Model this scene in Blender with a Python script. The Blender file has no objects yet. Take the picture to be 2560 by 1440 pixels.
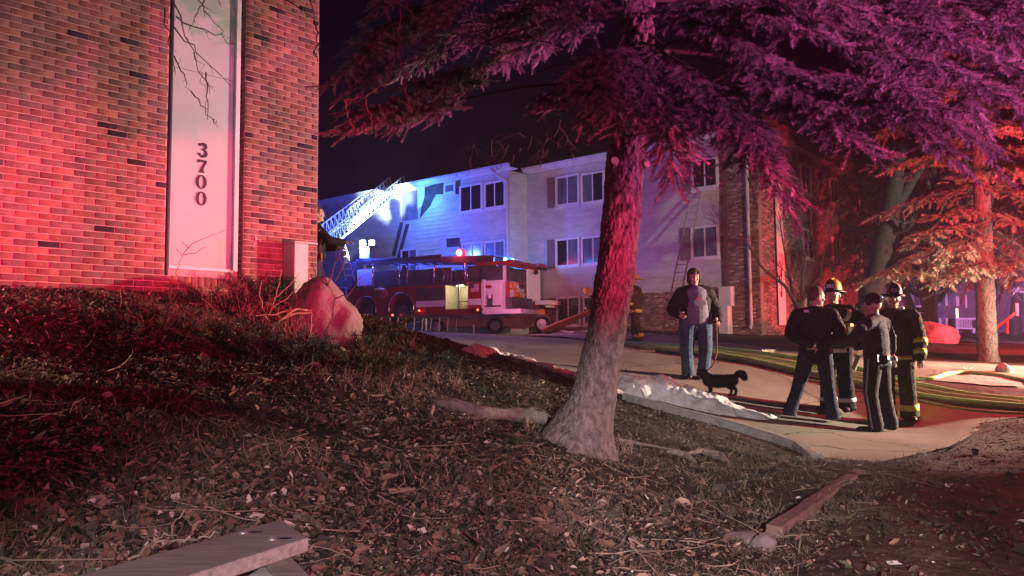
import bpy, bmesh, math, random
import numpy as np
from mathutils import Vector, Matrix, Euler, noise as mnoise

random.seed(7)
RNG = np.random.default_rng(11)
SC = bpy.context.scene
COL = SC.collection

# ------------------------------------------------------------------ camera
CAM = Vector((0.0, 0.0, 1.5))
PITCH, ROLL, FPX = math.radians(4.1), math.radians(-0.5), 2000.0
cam_d = bpy.data.cameras.new("camera")
cam = bpy.data.objects.new("camera", cam_d)
COL.objects.link(cam)
cam_d.sensor_width = 36.0
cam_d.lens = 36.0 * FPX / 2560.0
cam_d.clip_start = 0.05
cam_d.clip_end = 2000.0
RM = Matrix.Rotation(math.radians(90) + PITCH, 3, 'X') @ Matrix.Rotation(ROLL, 3, 'Z')
cam.matrix_world = Matrix.Translation(CAM) @ RM.to_4x4()
SC.camera = cam
SC.render.resolution_x, SC.render.resolution_y = 1024, 576
SC.view_settings.view_transform = 'Standard'
SC.view_settings.look = 'None'
SC.view_settings.exposure = 0.0
SC.view_settings.gamma = 1.0
SC.view_settings.use_curve_mapping = False

# ------------------------------------------------------------------ world: night sky
W = bpy.data.worlds.new("World")
SC.world = W
W.use_nodes = True
wn = W.node_tree
bg = wn.nodes['Background']
sky = wn.nodes.new('ShaderNodeTexSky')
sky.sky_type = 'NISHITA'
sky.sun_disc = False
sky.sun_elevation = math.radians(-4)
sky.sun_rotation = math.radians(200)
mx = wn.nodes.new('ShaderNodeMix'); mx.data_type = 'RGBA'; mx.blend_type = 'MULTIPLY'
mx.inputs[0].default_value = 1.0
mx.inputs[7].default_value = (0.75, 0.22, 0.55, 1)
wn.links.new(sky.outputs[0], mx.inputs[6])
wn.links.new(mx.outputs[2], bg.inputs[0])
bg.inputs[1].default_value = 0.055

# ------------------------------------------------------------------ lamps (vehicle beacons, scene lights, porch lamp, added fills)
def point(name, loc, power, color, radius=0.1):
    d = bpy.data.lights.new(name, 'POINT'); d.energy = power; d.color = color; d.shadow_soft_size = radius
    o = bpy.data.objects.new(name, d); o.location = loc; COL.objects.link(o); return o

def spot(name, loc, target, power, color, angle=60, blend=0.5, radius=0.08):
    d = bpy.data.lights.new(name, 'SPOT'); d.energy = power; d.color = color
    d.spot_size = math.radians(angle); d.spot_blend = blend; d.shadow_soft_size = radius
    o = bpy.data.objects.new(name, d); o.location = loc; COL.objects.link(o)
    o.rotation_euler = (Vector(target) - Vector(loc)).to_track_quat('-Z', 'Y').to_euler()
    return o
SC.view_settings.exposure = 0.0
# emergency vehicles parked just outside the frame to the right, a police car behind the photographer, a porch lamp, and fills added for single surfaces
RED = (1,.060,.085)
point('beacon_red_right', (9.2, 13.0, 4.0), 1250, RED, .15)
spot('spruce_fill', (15.0, 13.0, 2.6), (10.2, 16.9, 3.6), 2000, (1,.70,.74), 36, .8, .10)  # white fill added for the right-hand spruce
spot('engine_work_light', (14.0, 12.4, 2.4), (3.7, 12.2, .4), 17000, (1,.78,.62), 60, .7, .10)
spot('driveway_fill', (14.0, 11.6, 2.0), (.5, 20.0, 1.6), 9000, (1,.86,.58), 34, .8, .08)  # warm fill added for the far part of the driveway
spot('engine_flood', (15.5, 12.0, 3.1), (8.1, 30.2, 4.6), 7200, (.72,.82,.68), 32, .5, .10)
spot('engine_red_flood', (17.5, 22.0, 2.0), (10.2, 30.5, 2.0), 6200, RED, 34, .8, .10)
spot('backdrop_red_fill', (17.0, 20.0, 2.5), (15.0, 42.0, 9.0), 16000, RED, 80, .8, .10)  # red fill added for the background trees
spot('police_red_a', (6.3, -0.5, 1.35), (-5.2, 7.0, 2.80), 12000, (1,.035,.13), 12.5, .95, .06)
spot('police_red_b', (6.4, -0.6, 1.35), (-4.2, 8.1, 2.80), 12000, (1,.035,.13), 12.5, .95, .06)
spot('police_red_c', (6.5, -0.7, 1.35), (-3.1, 9.3, 2.80), 12000, (1,.045,.15), 12.5, .95, .06)
spot('police_red_wide', (5.5, -1.0, 1.4), (-3.9, 7.8, 3.6), 1000, (1,.04,.22), 56, .8, .06)
spot('police_magenta', (8.8, 3.2, 1.3), (4.5, 5.4, 4.2), 7500, (1,.11,.42), 60, .9, .06)
spot('police_purple', (4.2, -3.5, 1.6), (3.3, 5.8, 4.0), 6200, (1,.15,.58), 36, .9, .08)
spot('wall_fill', (-.8, -2.5, 2.6), (-3.9, 8.3, 4.6), 950, (.92,.82,.84), 30, .9, .08)  # neutral fill added for the upper wall and panel
point('purple_fill', (-1.5, -3.0, 3.2), 70, (.85,.12,.6), .3)  # weak purple fill added to tint the shadows on the bank
spot('porch_lamp', (.8, -2.2, 2.2), (.8, 2.2, -1.4), 1150, (1,.80,.90), 74, .25, .04)
spot('trunk_base_fill', (.9, -2.2, 2.2), (1.5, 7.0, .15), 1500, (1,.86,.86), 22, .55, .04)  # extra spot added to brighten the trunk base and the snow
spot('lawn_red_fill', (13.5, 17.5, 3.2), (11.5, 24.0, .6), 2600, (1,.05,.10), 96, .9, .10)  # grazing red fill added for the lawn
spot('townhouse_fill', (19.0, 24.0, 3.0), (25.0, 47.0, 2.6), 20000, (.70,.32,1), 44, .7, .10)  # purple fill added so the distant townhouse shows


# ------------------------------------------------------------------ pixel -> world helpers (used once, to measure real positions)
def ray(px, py):
    d = RM @ Vector(((px - 1280.0) / FPX, -(py - 720.0) / FPX, -1.0))
    return d
def P(px, py, D):
    d = ray(px, py)
    return CAM + d * (D / d.y)

# ------------------------------------------------------------------ terrain
CTRL = [(50,720,7.57),(400,738,8.54),(792,762,9.96),(-400,700,6.3),(-900,690,5.2),(300,985,5.0),(0,1440,2.6),(-500,1440,2.2),
 (600,830,7.6),(100,860,6.2),
 (900,1440,3.2),(900,1100,5.2),(900,905,8.5),(1000,842,13.5),(1080,1010,6.4),(1450,1108,6.2),(1160,880,14),(1440,945,11),
 (1280,965,8.4),(1700,1038,9.3),(2050,1143,8.2),(1280,1440,3.6),(1900,1440,3.8),(2560,1440,4.1),(1700,1250,5.4),(1930,1350,4.6),
 (2150,1200,6.6),(2560,1200,6.7),(3300,1200,6.9),(2400,1060,10.6),(2560,1010,11.2),(3300,1000,11.5),(2050,1050,10.9),(2200,1078,10.6),
 (2270,1066,11.3),(2110,1030,11.9),(1745,938,13.2),(1650,870,16.5),(1900,902,14.5),(2300,980,12.2),(2560,920,14),(2250,900,16),
 (2000,880,19),(1780,852,25),(1600,855,22.5),(1237,836,26),(1000,826,26),(900,826,19.5),(1400,828,33.5),(1905,838,29.5),
 (2470,900,17),(2330,858,27),(2130,852,24),(2450,835,42),(2560,850,36),(2900,880,20),(1050,846,34),(1240,842,32.5),(880,840,36.5),(1340,838,33.5)]
cp = np.array([tuple(P(*c)) for c in CTRL])
extra = np.array([(0,0,0.15),(3,0,0.1),(-3,0,.5),(6,0,0.05),(12,2,0.1),(-10,2,1.6),(0,-6,0.1),(10,-8,0.0),(-10,-8,1.2),
                  (-6,44,2.6),(8,48,2.0),(-25,20,3.0),(-25,60,3.5),(30,20,1.2),(35,60,2.2),(0,90,3.2),(60,60,2.5),(-60,60,3.5),(60,-8,0),(-60,-8,2)])
cp = np.vstack([cp, extra])
def _phi(r2):
    return np.where(r2 > 1e-12, 0.5 * r2 * np.log(np.maximum(r2, 1e-12)), 0.0)
_n = len(cp)
_d2 = ((cp[:,None,:2] - cp[None,:,:2])**2).sum(-1)
_A = np.zeros((_n+3, _n+3)); _A[:_n,:_n] = _phi(_d2) + np.eye(_n) * 0.15
_A[:_n,_n] = 1; _A[:_n,_n+1:] = cp[:,:2]; _A[_n,:_n] = 1; _A[_n+1:,:_n] = cp[:,:2].T
_w = np.linalg.solve(_A, np.concatenate([cp[:,2], np.zeros(3)]))
def Hn(x, y):
    x = np.asarray(x, float); y = np.asarray(y, float); sh = x.shape
    xf = np.clip(x.ravel(), -70, 70); yf = np.clip(y.ravel(), -10, 95)
    out = np.zeros_like(xf)
    for i in range(0, len(xf), 20000):
        a = xf[i:i+20000]; b = yf[i:i+20000]
        r2 = (a[:,None]-cp[None,:,0])**2 + (b[:,None]-cp[None,:,1])**2
        out[i:i+20000] = _phi(r2) @ _w[:_n] + _w[_n] + _w[_n+1]*a + _w[_n+2]*b
    return out.reshape(sh)
def H(x, y): return float(Hn(np.array([x]), np.array([y]))[0])
def G(px, py, dmin=2.2, dmax=60):
    """where the line of sight through a photo pixel meets the ground"""
    d = ray(px, py)
    ys = np.geomspace(dmin, dmax, 260)
    xs = CAM.x + d.x/d.y*ys; zs = CAM.z + d.z/d.y*ys
    f = zs - Hn(xs, ys)
    k = np.where(f <= 0)[0]
    if len(k) == 0: i = len(ys)-1; y = ys[i]
    elif k[0] == 0: y = ys[0]
    else:
        i = k[0]; t = f[i-1] / (f[i-1]-f[i]); y = ys[i-1] + t*(ys[i]-ys[i-1])
    x = CAM.x + d.x/d.y*y
    return Vector((x, y, H(x, y)))
def plane_hit(px, py, p0, n):
    d = ray(px, py); t = (Vector(p0) - CAM).dot(n) / d.dot(n)
    return CAM + d * t

# ------------------------------------------------------------------ value noise (numpy)
def vnoise(x, y, scale, seed=0):
    x = np.asarray(x)*scale; y = np.asarray(y)*scale
    xi = np.floor(x).astype(np.int64); yi = np.floor(y).astype(np.int64); xf = x-xi; yf = y-yi
    def h(a, b):
        v = (a*374761393 + b*668265263 + seed*1442695041) & 0x7fffffff
        v = ((v ^ (v >> 13)) * 1274126177) & 0x7fffffff
        return ((v ^ (v >> 16)) & 0xffff) / 65535.0
    u = xf*xf*(3-2*xf); v = yf*yf*(3-2*yf)
    return (h(xi,yi)*(1-u)+h(xi+1,yi)*u)*(1-v) + (h(xi,yi+1)*(1-u)+h(xi+1,yi+1)*u)*v
def fbm(x, y, scale, seed=0, o=4):
    s = 0; a = .5
    for k in range(o): s = s + a*vnoise(x, y, scale*2**k, seed+k); a *= .5
    return s

# ------------------------------------------------------------------ materials
def mat(name, col, rough=.8, spec=.3, metal=0, nscale=None, namt=.3, bump=0, bscale=None, col2=None, attr=None,
        emis=None, estr=0, dist=.01, stretch=None, coords='Object', trans=0, detail=6):
    m = bpy.data.materials.new(name); m.use_nodes = True
    nt = m.node_tree; b = nt.nodes['Principled BSDF']; L = nt.links
    b.inputs['Roughness'].default_value = rough
    b.inputs['Specular IOR Level'].default_value = spec
    b.inputs['Metallic'].default_value = metal
    b.inputs['Base Color'].default_value = (*col, 1)
    if trans: b.inputs['Transmission Weight'].default_value = trans
    if emis: b.inputs['Emission Color'].default_value = (*emis, 1); b.inputs['Emission Strength'].default_value = estr
    vec = None
    if nscale or bump:
        tc = nt.nodes.new('ShaderNodeTexCoord'); mp = nt.nodes.new('ShaderNodeMapping')
        if coords == 'World':
            ge = nt.nodes.new('ShaderNodeNewGeometry'); L.new(ge.outputs['Position'], mp.inputs[0])
        else: L.new(tc.outputs[coords], mp.inputs[0])
        vec = mp.outputs[0]
        if stretch: mp.inputs['Scale'].default_value = stretch
    src = None
    if attr:
        at = nt.nodes.new('ShaderNodeAttribute'); at.attribute_name = attr; src = at.outputs['Color']
    if nscale:
        n = nt.nodes.new('ShaderNodeTexNoise'); n.inputs['Scale'].default_value = nscale; n.inputs['Detail'].default_value = detail
        n.inputs['Roughness'].default_value = .65
        L.new(vec, n.inputs['Vector'])
        r = nt.nodes.new('ShaderNodeValToRGB'); L.new(n.outputs[0], r.inputs[0])
        r.color_ramp.elements[0].position = .32; r.color_ramp.elements[1].position = .68
        c2 = col2 if col2 else tuple(min(1, c*(1+namt)) for c in col)
        c1 = col if col2 else tuple(c*(1-namt) for c in col)
        if src:
            r.color_ramp.elements[0].color = (1-namt,)*3+(1,); r.color_ramp.elements[1].color = (min(1.6,1+namt),)*3+(1,)
            x = nt.nodes.new('ShaderNodeMix'); x.data_type = 'RGBA'; x.blend_type = 'MULTIPLY'; x.inputs[0].default_value = 1
            L.new(src, x.inputs[6]); L.new(r.outputs[0], x.inputs[7]); src = x.outputs[2]
        else:
            r.color_ramp.elements[0].color = (*c1, 1); r.color_ramp.elements[1].color = (*c2, 1); src = r.outputs[0]
    if src: L.new(src, b.inputs['Base Color'])
    if bump:
        n2 = nt.nodes.new('ShaderNodeTexNoise'); n2.inputs['Scale'].default_value = bscale or (nscale or 10)*3
        n2.inputs['Detail'].default_value = 8; L.new(vec, n2.inputs['Vector'])
        bp = nt.nodes.new('ShaderNodeBump'); bp.inputs['Strength'].default_value = bump; bp.inputs['Distance'].default_value = dist
        L.new(n2.outputs[0], bp.inputs['Height']); L.new(bp.outputs[0], b.inputs['Normal'])
    return m

# ------------------------------------------------------------------ mesh builder
class MB:
    def __init__(s, M=None):
        s.v = []; s.f = []; s.m = []; s.M = M; s.mi = 0; s.np = []
    def add(s, verts, faces):
        o = len(s.v)
        if s.M is not None: verts = [s.M @ Vector(v) for v in verts]
        s.v.extend([tuple(v) for v in verts])
        for f in faces: s.f.append(tuple(i+o for i in f)); s.m.append(s.mi)
        return s
    def box(s, a, b):
        x0,y0,z0 = a; x1,y1,z1 = b
        return s.add([(x0,y0,z0),(x1,y0,z0),(x1,y1,z0),(x0,y1,z0),(x0,y0,z1),(x1,y0,z1),(x1,y1,z1),(x0,y1,z1)],
              [(0,3,2,1),(4,5,6,7),(0,1,5,4),(1,2,6,5),(2,3,7,6),(3,0,4,7)])
    def cbox(s, c, d, rot=None):
        hx,hy,hz = [q/2 for q in d]
        vs = [Vector((i*hx,j*hy,k*hz)) for k in (-1,1) for (i,j) in ((-1,-1),(1,-1),(1,1),(-1,1))]
        if rot is not None: vs = [rot @ v for v in vs]
        c = Vector(c); vs = [v+c for v in vs]
        return s.add(vs, [(0,3,2,1),(4,5,6,7),(0,1,5,4),(1,2,6,5),(2,3,7,6),(3,0,4,7)])
    def bar(s, p, q, w, h=None, up=(0,0,1)):
        p = Vector(p); q = Vector(q); d = (q-p); L = d.length; d.normalize(); h = h or w
        u = Vector(up)
        if abs(d.dot(u)) > .98: u = Vector((1,0,0))
        x = d.cross(u).normalized(); y = x.cross(d)
        R = Matrix((x, d, y)).transposed()
        return s.cbox((p+q)/2, (w, L, h), R)
    def tube(s, pts, r, n=6, caps=True, ell=None):
        pts = [Vector(p) for p in pts]
        if not hasattr(r, '__len__'): r = [r]*len(pts)
        vs = []; fs = []; px = None
        for i, p in enumerate(pts):
            t = (pts[min(i+1, len(pts)-1)] - pts[max(i-1, 0)])
            if t.length < 1e-9: t = Vector((0,0,1))
            t.normalize()
            if px is None:
                a = Vector((1,0,0)) if abs(t.x) < .9 else Vector((0,1,0)); x = (a - t*a.dot(t)).normalized()
            else: x = (px - t*px.dot(t)).normalized()
            px = x; y = t.cross(x)
            ri = r[i]; rx, ry = (ri if hasattr(ri, '__len__') else (ri, ri))
            for k in range(n):
                a = 2*math.pi*k/n
                vs.append(p + x*math.cos(a)*rx + y*math.sin(a)*ry)
        for i in range(len(pts)-1):
            for k in range(n):
                k2 = (k+1) % n
                fs.append((i*n+k, i*n+k2, (i+1)*n+k2, (i+1)*n+k))
        if caps:
            fs.append(tuple(range(n-1,-1,-1))); fs.append(tuple((len(pts)-1)*n+k for k in range(n)))
        return s.add(vs, fs)
    def ellipsoid(s, c, r, rot=None, nu=12, nv=8):
        vs = []; fs = []; c = Vector(c)
        if not hasattr(r, '__len__'): r = (r,r,r)
        for j in range(nv+1):
            th = math.pi*j/nv
            for i in range(nu):
                ph = 2*math.pi*i/nu
                v = Vector((r[0]*math.sin(th)*math.cos(ph), r[1]*math.sin(th)*math.sin(ph), r[2]*math.cos(th)))
                if rot is not None: v = rot @ v
                vs.append(c+v)
        for j in range(nv):
            for i in range(nu):
                i2 = (i+1) % nu
                fs.append((j*nu+i, (j+1)*nu+i, (j+1)*nu+i2, j*nu+i2))
        return s.add(vs, fs)
    def prism(s, poly, z0, z1):
        n = len(poly)
        vs = [(x,y,z0) for x,y in poly] + [(x,y,z1) for x,y in poly]
        fs = [tuple(range(n-1,-1,-1)), tuple(range(n,2*n))] + [(i,(i+1)%n,n+(i+1)%n,n+i) for i in range(n)]
        return s.add(vs, fs)
    def mesh(s, name, mats, smooth=False):
        me = bpy.data.meshes.new(name); me.from_pydata(s.v, [], s.f)
        for m in (mats if isinstance(mats, (list, tuple)) else [mats]): me.materials.append(m)
        if any(s.m): me.polygons.foreach_set('material_index', s.m)
        if smooth: me.polygons.foreach_set('use_smooth', [True]*len(me.polygons))
        me.update(); return me
    def build(s, name, mats, parent=None, smooth=False, bevel=0):
        me = s.mesh(name, mats, smooth)
        if bevel:
            bm = bmesh.new(); bm.from_mesh(me)
            bmesh.ops.remove_doubles(bm, verts=bm.verts, dist=1e-5)
            bmesh.ops.bevel(bm, geom=bm.edges[:], offset=bevel, segments=1, affect='EDGES', clamp_overlap=True)
            bm.to_mesh(me); bm.free()
        return link(name, me, parent)

def link(name, me, parent=None):
    o = bpy.data.objects.new(name, me); COL.objects.link(o)
    if parent is not None: o.parent = parent
    return o
def tag(o, label=None, cat=None, group=None, kind=None):
    if label: o['label'] = label
    if cat: o['category'] = cat
    if group: o['group'] = group
    if kind: o['kind'] = kind
    return o
def thing(name, label, cat, group=None, M=None, loc=(0,0,0)):
    o = bpy.data.objects.new(name, None); COL.objects.link(o)
    o.empty_display_size = .2
    if M is not None: o.matrix_world = M
    else: o.location = loc
    return tag(o, label, cat, group)
def frame(origin, xdir, ydir=None):
    """matrix: local x along xdir (horizontal), z up, y = z cross x"""
    x = Vector((xdir[0], xdir[1], 0)).normalized(); z = Vector((0,0,1)); y = z.cross(x)
    M = Matrix((x, y, z)).transposed().to_4x4(); M.translation = Vector(origin); return M
def rawmesh(name, v, f, mats, smooth=False, colors=None, matidx=None):
    """numpy arrays: v (n,3); f (m,3) or (m,4)"""
    me = bpy.data.meshes.new(name)
    nv, nf, k = len(v), len(f), f.shape[1]
    me.vertices.add(nv); me.vertices.foreach_set('co', np.ascontiguousarray(v, dtype=np.float32).ravel())
    me.loops.add(nf*k); me.loops.foreach_set('vertex_index', np.ascontiguousarray(f, dtype=np.int32).ravel())
    me.polygons.add(nf); me.polygons.foreach_set('loop_start', np.arange(0, nf*k, k, dtype=np.int32))
    me.polygons.foreach_set('loop_total', np.full(nf, k, dtype=np.int32))
    for m in (mats if isinstance(mats, (list, tuple)) else [mats]): me.materials.append(m)
    if matidx is not None: me.polygons.foreach_set('material_index', np.asarray(matidx, dtype=np.int32))
    if smooth: me.polygons.foreach_set('use_smooth', np.ones(nf, dtype=bool))
    me.update(calc_edges=True)
    if colors is not None:
        a = me.attributes.new('tint', 'FLOAT_COLOR', 'FACE' if len(colors) == nf else 'POINT')
        c = np.ones((len(colors), 4), dtype=np.float32); c[:, :3] = colors
        a.data.foreach_set('color', c.ravel())
    return me
def rep(tv, tf, pos, R, scl, extra=None):
    """replicate template (tv,tf) with rotation matrices R (n,3,3), scale (n,) or (n,3), position (n,3)"""
    n = len(pos); scl = np.asarray(scl)
    if scl.ndim == 1: scl = scl[:,None]
    v = tv[None]*scl[:,None,:] if scl.shape[1] == 3 else tv[None]*scl[:,:,None]
    v = np.einsum('nij,nkj->nki', R, v) + pos[:,None,:]
    f = tf[None] + (np.arange(n)*len(tv))[:,None,None]
    return v.reshape(-1,3), f.reshape(-1, tf.shape[1])
def basis(d, roll=None):
    """rotation matrices taking +Z to directions d (n,3)"""
    d = d/np.linalg.norm(d,axis=1,keepdims=True); n = len(d)
    a = RNG.normal(size=(n,3)); x = np.cross(a, d); x /= np.linalg.norm(x,axis=1,keepdims=True)
    y = np.cross(d, x)
    return np.stack([x,y,d], axis=2)
def yawtilt(n, tilt):
    """random yaw, with a random tilt up to `tilt` radians"""
    up = np.stack([RNG.normal(0,tilt,n), RNG.normal(0,tilt,n), np.ones(n)],1)
    return basis(up)
# ------------------------------------------------------------------ materials for the setting
M_ground = mat('soil', (.05,.04,.03), .95, .15, nscale=4.5, namt=.45, bump=.9, bscale=22, dist=.03, attr='tint')
M_conc = mat('worn_concrete', (.20,.175,.14), .85, .25, nscale=1.1, col2=(.31,.27,.215), bump=.35, bscale=60, dist=.004)
def add_cracks(m, scale, width, dark):
    nt = m.node_tree; L = nt.links; b = nt.nodes['Principled BSDF']
    tc = nt.nodes.new('ShaderNodeTexCoord'); nz = nt.nodes.new('ShaderNodeTexNoise'); nz.inputs['Scale'].default_value = 1.3
    nz.inputs['Detail'].default_value = 6
    L.new(tc.outputs['Object'], nz.inputs['Vector'])
    ad = nt.nodes.new('ShaderNodeMix'); ad.data_type = 'RGBA'; ad.blend_type = 'ADD'; ad.inputs[0].default_value = .9
    L.new(tc.outputs['Object'], ad.inputs[6]); L.new(nz.outputs['Color'], ad.inputs[7])
    vo = nt.nodes.new('ShaderNodeTexVoronoi'); vo.feature = 'DISTANCE_TO_EDGE'; vo.inputs['Scale'].default_value = scale
    L.new(ad.outputs[2], vo.inputs['Vector'])
    cr = nt.nodes.new('ShaderNodeValToRGB'); cr.color_ramp.elements[0].position = 0; cr.color_ramp.elements[1].position = width
    cr.color_ramp.elements[0].color = (dark,dark,dark,1); cr.color_ramp.elements[1].color = (1,1,1,1)
    L.new(vo.outputs['Distance'], cr.inputs[0])
    old = b.inputs['Base Color'].links[0].from_socket
    x = nt.nodes.new('ShaderNodeMix'); x.data_type = 'RGBA'; x.blend_type = 'MULTIPLY'; x.inputs[0].default_value = 1
    L.new(old, x.inputs[6]); L.new(cr.outputs[0], x.inputs[7]); L.new(x.outputs[2], b.inputs['Base Color'])
add_cracks(M_conc, .42, .012, .25)
M_brick = mat('brick', (.3,.1,.07), .9, .2, nscale=5, namt=.36, bump=.6, bscale=70, dist=.005, attr='tint', coords='World', detail=9)
M_brick_far = mat('brick_far', (.3,.1,.07), .9, .2, attr='tint')
M_mortar = mat('mortar', (.47,.29,.28), .95, .1, nscale=6, namt=.2, bump=.4, bscale=120, dist=.003)
M_mortar2 = mat('mortar_far', (.26,.20,.19), .95, .1, nscale=12, namt=.2)
M_white = mat('white_paint', (.62,.60,.58), .55, .4, nscale=2.2, namt=.08, bump=.05)
M_panel = mat('stucco_panel', (.38,.45,.41), .85, .2, nscale=1.4, namt=.07, bump=.15, bscale=160, dist=.002)
M_siding = mat('siding', (.46,.45,.42), .7, .3, nscale=1.3, namt=.17, stretch=(1,1,2.5), bump=.15, detail=9)
M_black = mat('black_paint', (.015,.013,.014), .5, .4)
M_glass = mat('window_glass', (.012,.013,.018), .06, .6)
M_glassb = mat('window_glass_curtained', (.10,.11,.14), .18, .5, nscale=3, namt=.4, stretch=(4,4,.4))
M_shutter = mat('shutter_paint', (.17,.12,.12), .7, .3, nscale=20, namt=.15)
M_roof = mat('asphalt_shingle', (.035,.03,.03), .9, .2, nscale=30, namt=.3)
M_wood = mat('weathered_wood', (.15,.12,.10), .85, .2, nscale=6, col2=(.26,.215,.18), stretch=(1,14,14), bump=.5, bscale=30, dist=.004)
M_metal = mat('galvanised_metal', (.45,.45,.46), .4, .5, metal=.7, nscale=15, namt=.15)
M_soot = mat('soot', (.05,.045,.05), .9, .1, nscale=3, namt=.5)

# ------------------------------------------------------------------ road outline (real ground positions)
PAIRS = [((-12,30),(-16,47)),((-6.5,23),(-8,41)),((-3.6,19.5),(-1,34.4)),((-.84,14),(3.3,31.8)),((.3,12),(5.6,28.3)),((.88,11),(6.1,25)),
 ((1.95,9.3),(6.8,20)),((3.16,8.2),(7.8,16.6)),((3.6,8.05),(8.6,15.3)),((4.9,9.1),(9.5,14.5)),((6.1,10.6),(11,14.0)),((7.2,10.6),(14,13.6)),((12,10),(20,13.6)),((30,8),(30,14.2))]
_near = np.array([p[0] for p in PAIRS], float); _far = np.array([p[1] for p in PAIRS], float)
RING = np.vstack([_near, _far[::-1]])
def in_poly(x, y, poly):
    x = np.asarray(x); y = np.asarray(y); ins = np.zeros(x.shape, bool); n = len(poly)
    for i in range(n):
        x0,y0 = poly[i]; x1,y1 = poly[(i+1) % n]
        c = ((y0 > y) != (y1 > y)) & (x < (x1-x0)*(y-y0)/((y1-y0) if y1 != y0 else 1e-9)+x0)
        ins ^= c
    return ins
def edge_dist(x, y, poly):
    d = np.full(np.shape(x), 1e9); n = len(poly)
    for i in range(n):
        ax,ay = poly[i]; bx,by = poly[(i+1) % n]; vx,vy = bx-ax, by-ay
        t = np.clip(((x-ax)*vx+(y-ay)*vy)/(vx*vx+vy*vy+1e-9), 0, 1)
        d = np.minimum(d, np.hypot(x-ax-t*vx, y-ay-t*vy))
    return d

# ---- ground sheet
def ground_z(x, y):
    z = Hn(x, y)
    x = np.asarray(x, float); y = np.asarray(y, float)
    near = np.clip((16-y)/8, 0, 1)
    amp = .10*near + .04
    rut = np.clip((x-1.2)/1.5,0,1)*np.clip((11-y)/3,0,1)
    n = (np.abs(fbm(x*.6+y*.9, y*.5-x*.4, 3.2, 41, 3)-.45)*-.12+.02)*rut*near + (fbm(x, y, .9, 3)-.47)*amp*1.3 + (fbm(x, y, 5.0, 9)-.47)*.055*near + (fbm(x+y*.15, y, 16.0, 19, 3)-.43)*.022*near
    ins = in_poly(x, y, RING); d = edge_dist(x, y, RING)
    k = np.where(ins, 0, np.clip(d/.5, 0, 1))
    return z + n*k - np.where(ins, np.clip(d/.15, 0, 1)*.08+.012, 0)
def build_ground():
    v = np.linspace(-1, 1, 471); t = .95*v + 1.6*v**3
    y = np.concatenate([np.linspace(-8, 1.2, 40)[:-1], 1.2 + (np.geomspace(1.0, 240, 520)-1.0)])
    T, Y = np.meshgrid(t, y); X = T*(np.maximum(Y, 0)*.95+3.2)
    Z = ground_z(X, Y)
    vs = np.stack([X.ravel(), Y.ravel(), Z.ravel()], 1)
    R, C = X.shape; i = np.arange(R*C).reshape(R, C)
    f = np.stack([i[:-1,:-1].ravel(), i[:-1,1:].ravel(), i[1:,1:].ravel(), i[1:,:-1].ravel()], 1)
    xx, yy = vs[:,0], vs[:,1]
    k = 1/(1+np.exp(-(((xx-1.8)*2.0-(yy-4.6)*1.4)/2.44 + (fbm(xx,yy,1.2,31)-.47)*1.6)*3.2)); far = np.clip((yy-12)/4,0,1)
    c = (1-k)[:,None]*np.array([[.040,.030,.024]])+k[:,None]*np.array([[.105,.070,.050]]); c = c*(1-far[:,None])+np.array([[.09,.06,.045]])*far[:,None]
    o = link('ground', rawmesh('ground', vs, f, M_ground, True, colors=c)); tag(o, kind='structure'); return o
ground = build_ground()
def build_road():
    def res(pts, n):
        seg = np.r_[0, np.cumsum(np.hypot(*np.diff(pts, axis=0).T))]
        return seg
    n = 14*16; m = 60
    u = np.linspace(0, len(_near)-1, n)
    def cr(P_, u):
        i = np.clip(u.astype(int), 0, len(P_)-2); f = (u-i)[:,None]
        p0 = P_[np.maximum(i-1,0)]; p1 = P_[i]; p2 = P_[i+1]; p3 = P_[np.minimum(i+2,len(P_)-1)]
        lin = p1*(1-f)+p2*f
        return lin
    A = cr(_near, u); B = cr(_far, u)
    A = A + (RNG.normal(size=A.shape)*.003)
    w = np.linspace(0, 1, m)[None,:,None]
    Pn = A[:,None]*(1-w)+B[:,None]*w
    X = Pn[...,0]; Y = Pn[...,1]; Z = Hn(X, Y) + (fbm(X, Y, 1.4, 5)-.47)*.03
    vs = np.stack([X.ravel(), Y.ravel(), Z.ravel()], 1); i = np.arange(n*m).reshape(n, m)
    f = np.stack([i[:-1,:-1].ravel(), i[1:,:-1].ravel(), i[1:,1:].ravel(), i[:-1,1:].ravel()], 1)[:, ::-1]
    o = link('driveway', rawmesh('driveway', vs, f, M_conc, True)); tag(o, kind='structure'); return o
road = build_road()

# ---- kerb along the near edge: lengths of concrete kerb
def kerb():
    pts = [(px,py) for px,py in ((1560,1000),(1640,1022),(1705,1040),(1790,1060),(1870,1083),(1940,1104),(1995,1124),(2040,1146))]
    w = [G(*p) for p in pts]
    mb = MB()
    rows = []
    for i, p in enumerate(w):
        t = (w[min(i+1,len(w)-1)]-w[max(i-1,0)]); t.z = 0; t.normalize(); s = Vector((t.y,-t.x,0))
        hgt = .085 if i < len(w)-1 else .03
        prof = [(-.08,-.1),(-.075,hgt-.02),(-.055,hgt),(.045,hgt+.005),(.065,hgt-.02),(.07,-.1)]
        rows.append([p + s*a + Vector((0,0,b)) for a,b in prof])
    vs = [q for r in rows for q in r]; n = 6; fs = []
    for i in range(len(rows)-1):
        for k in range(n): fs.append((i*n+k, i*n+(k+1)%n, (i+1)*n+(k+1)%n, (i+1)*n+k))
    fs += [tuple(range(n)), tuple((len(rows)-1)*n+k for k in range(n-1,-1,-1))]
    mb.add(vs, fs)
    m = mat('kerb_concrete', (.30,.29,.26), .85, .2, nscale=14, namt=.3, bump=.6, bscale=50, dist=.01)
    o = mb.build('kerb', m, smooth=False, bevel=.006); tag(o, kind='structure')
kerb()

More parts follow.
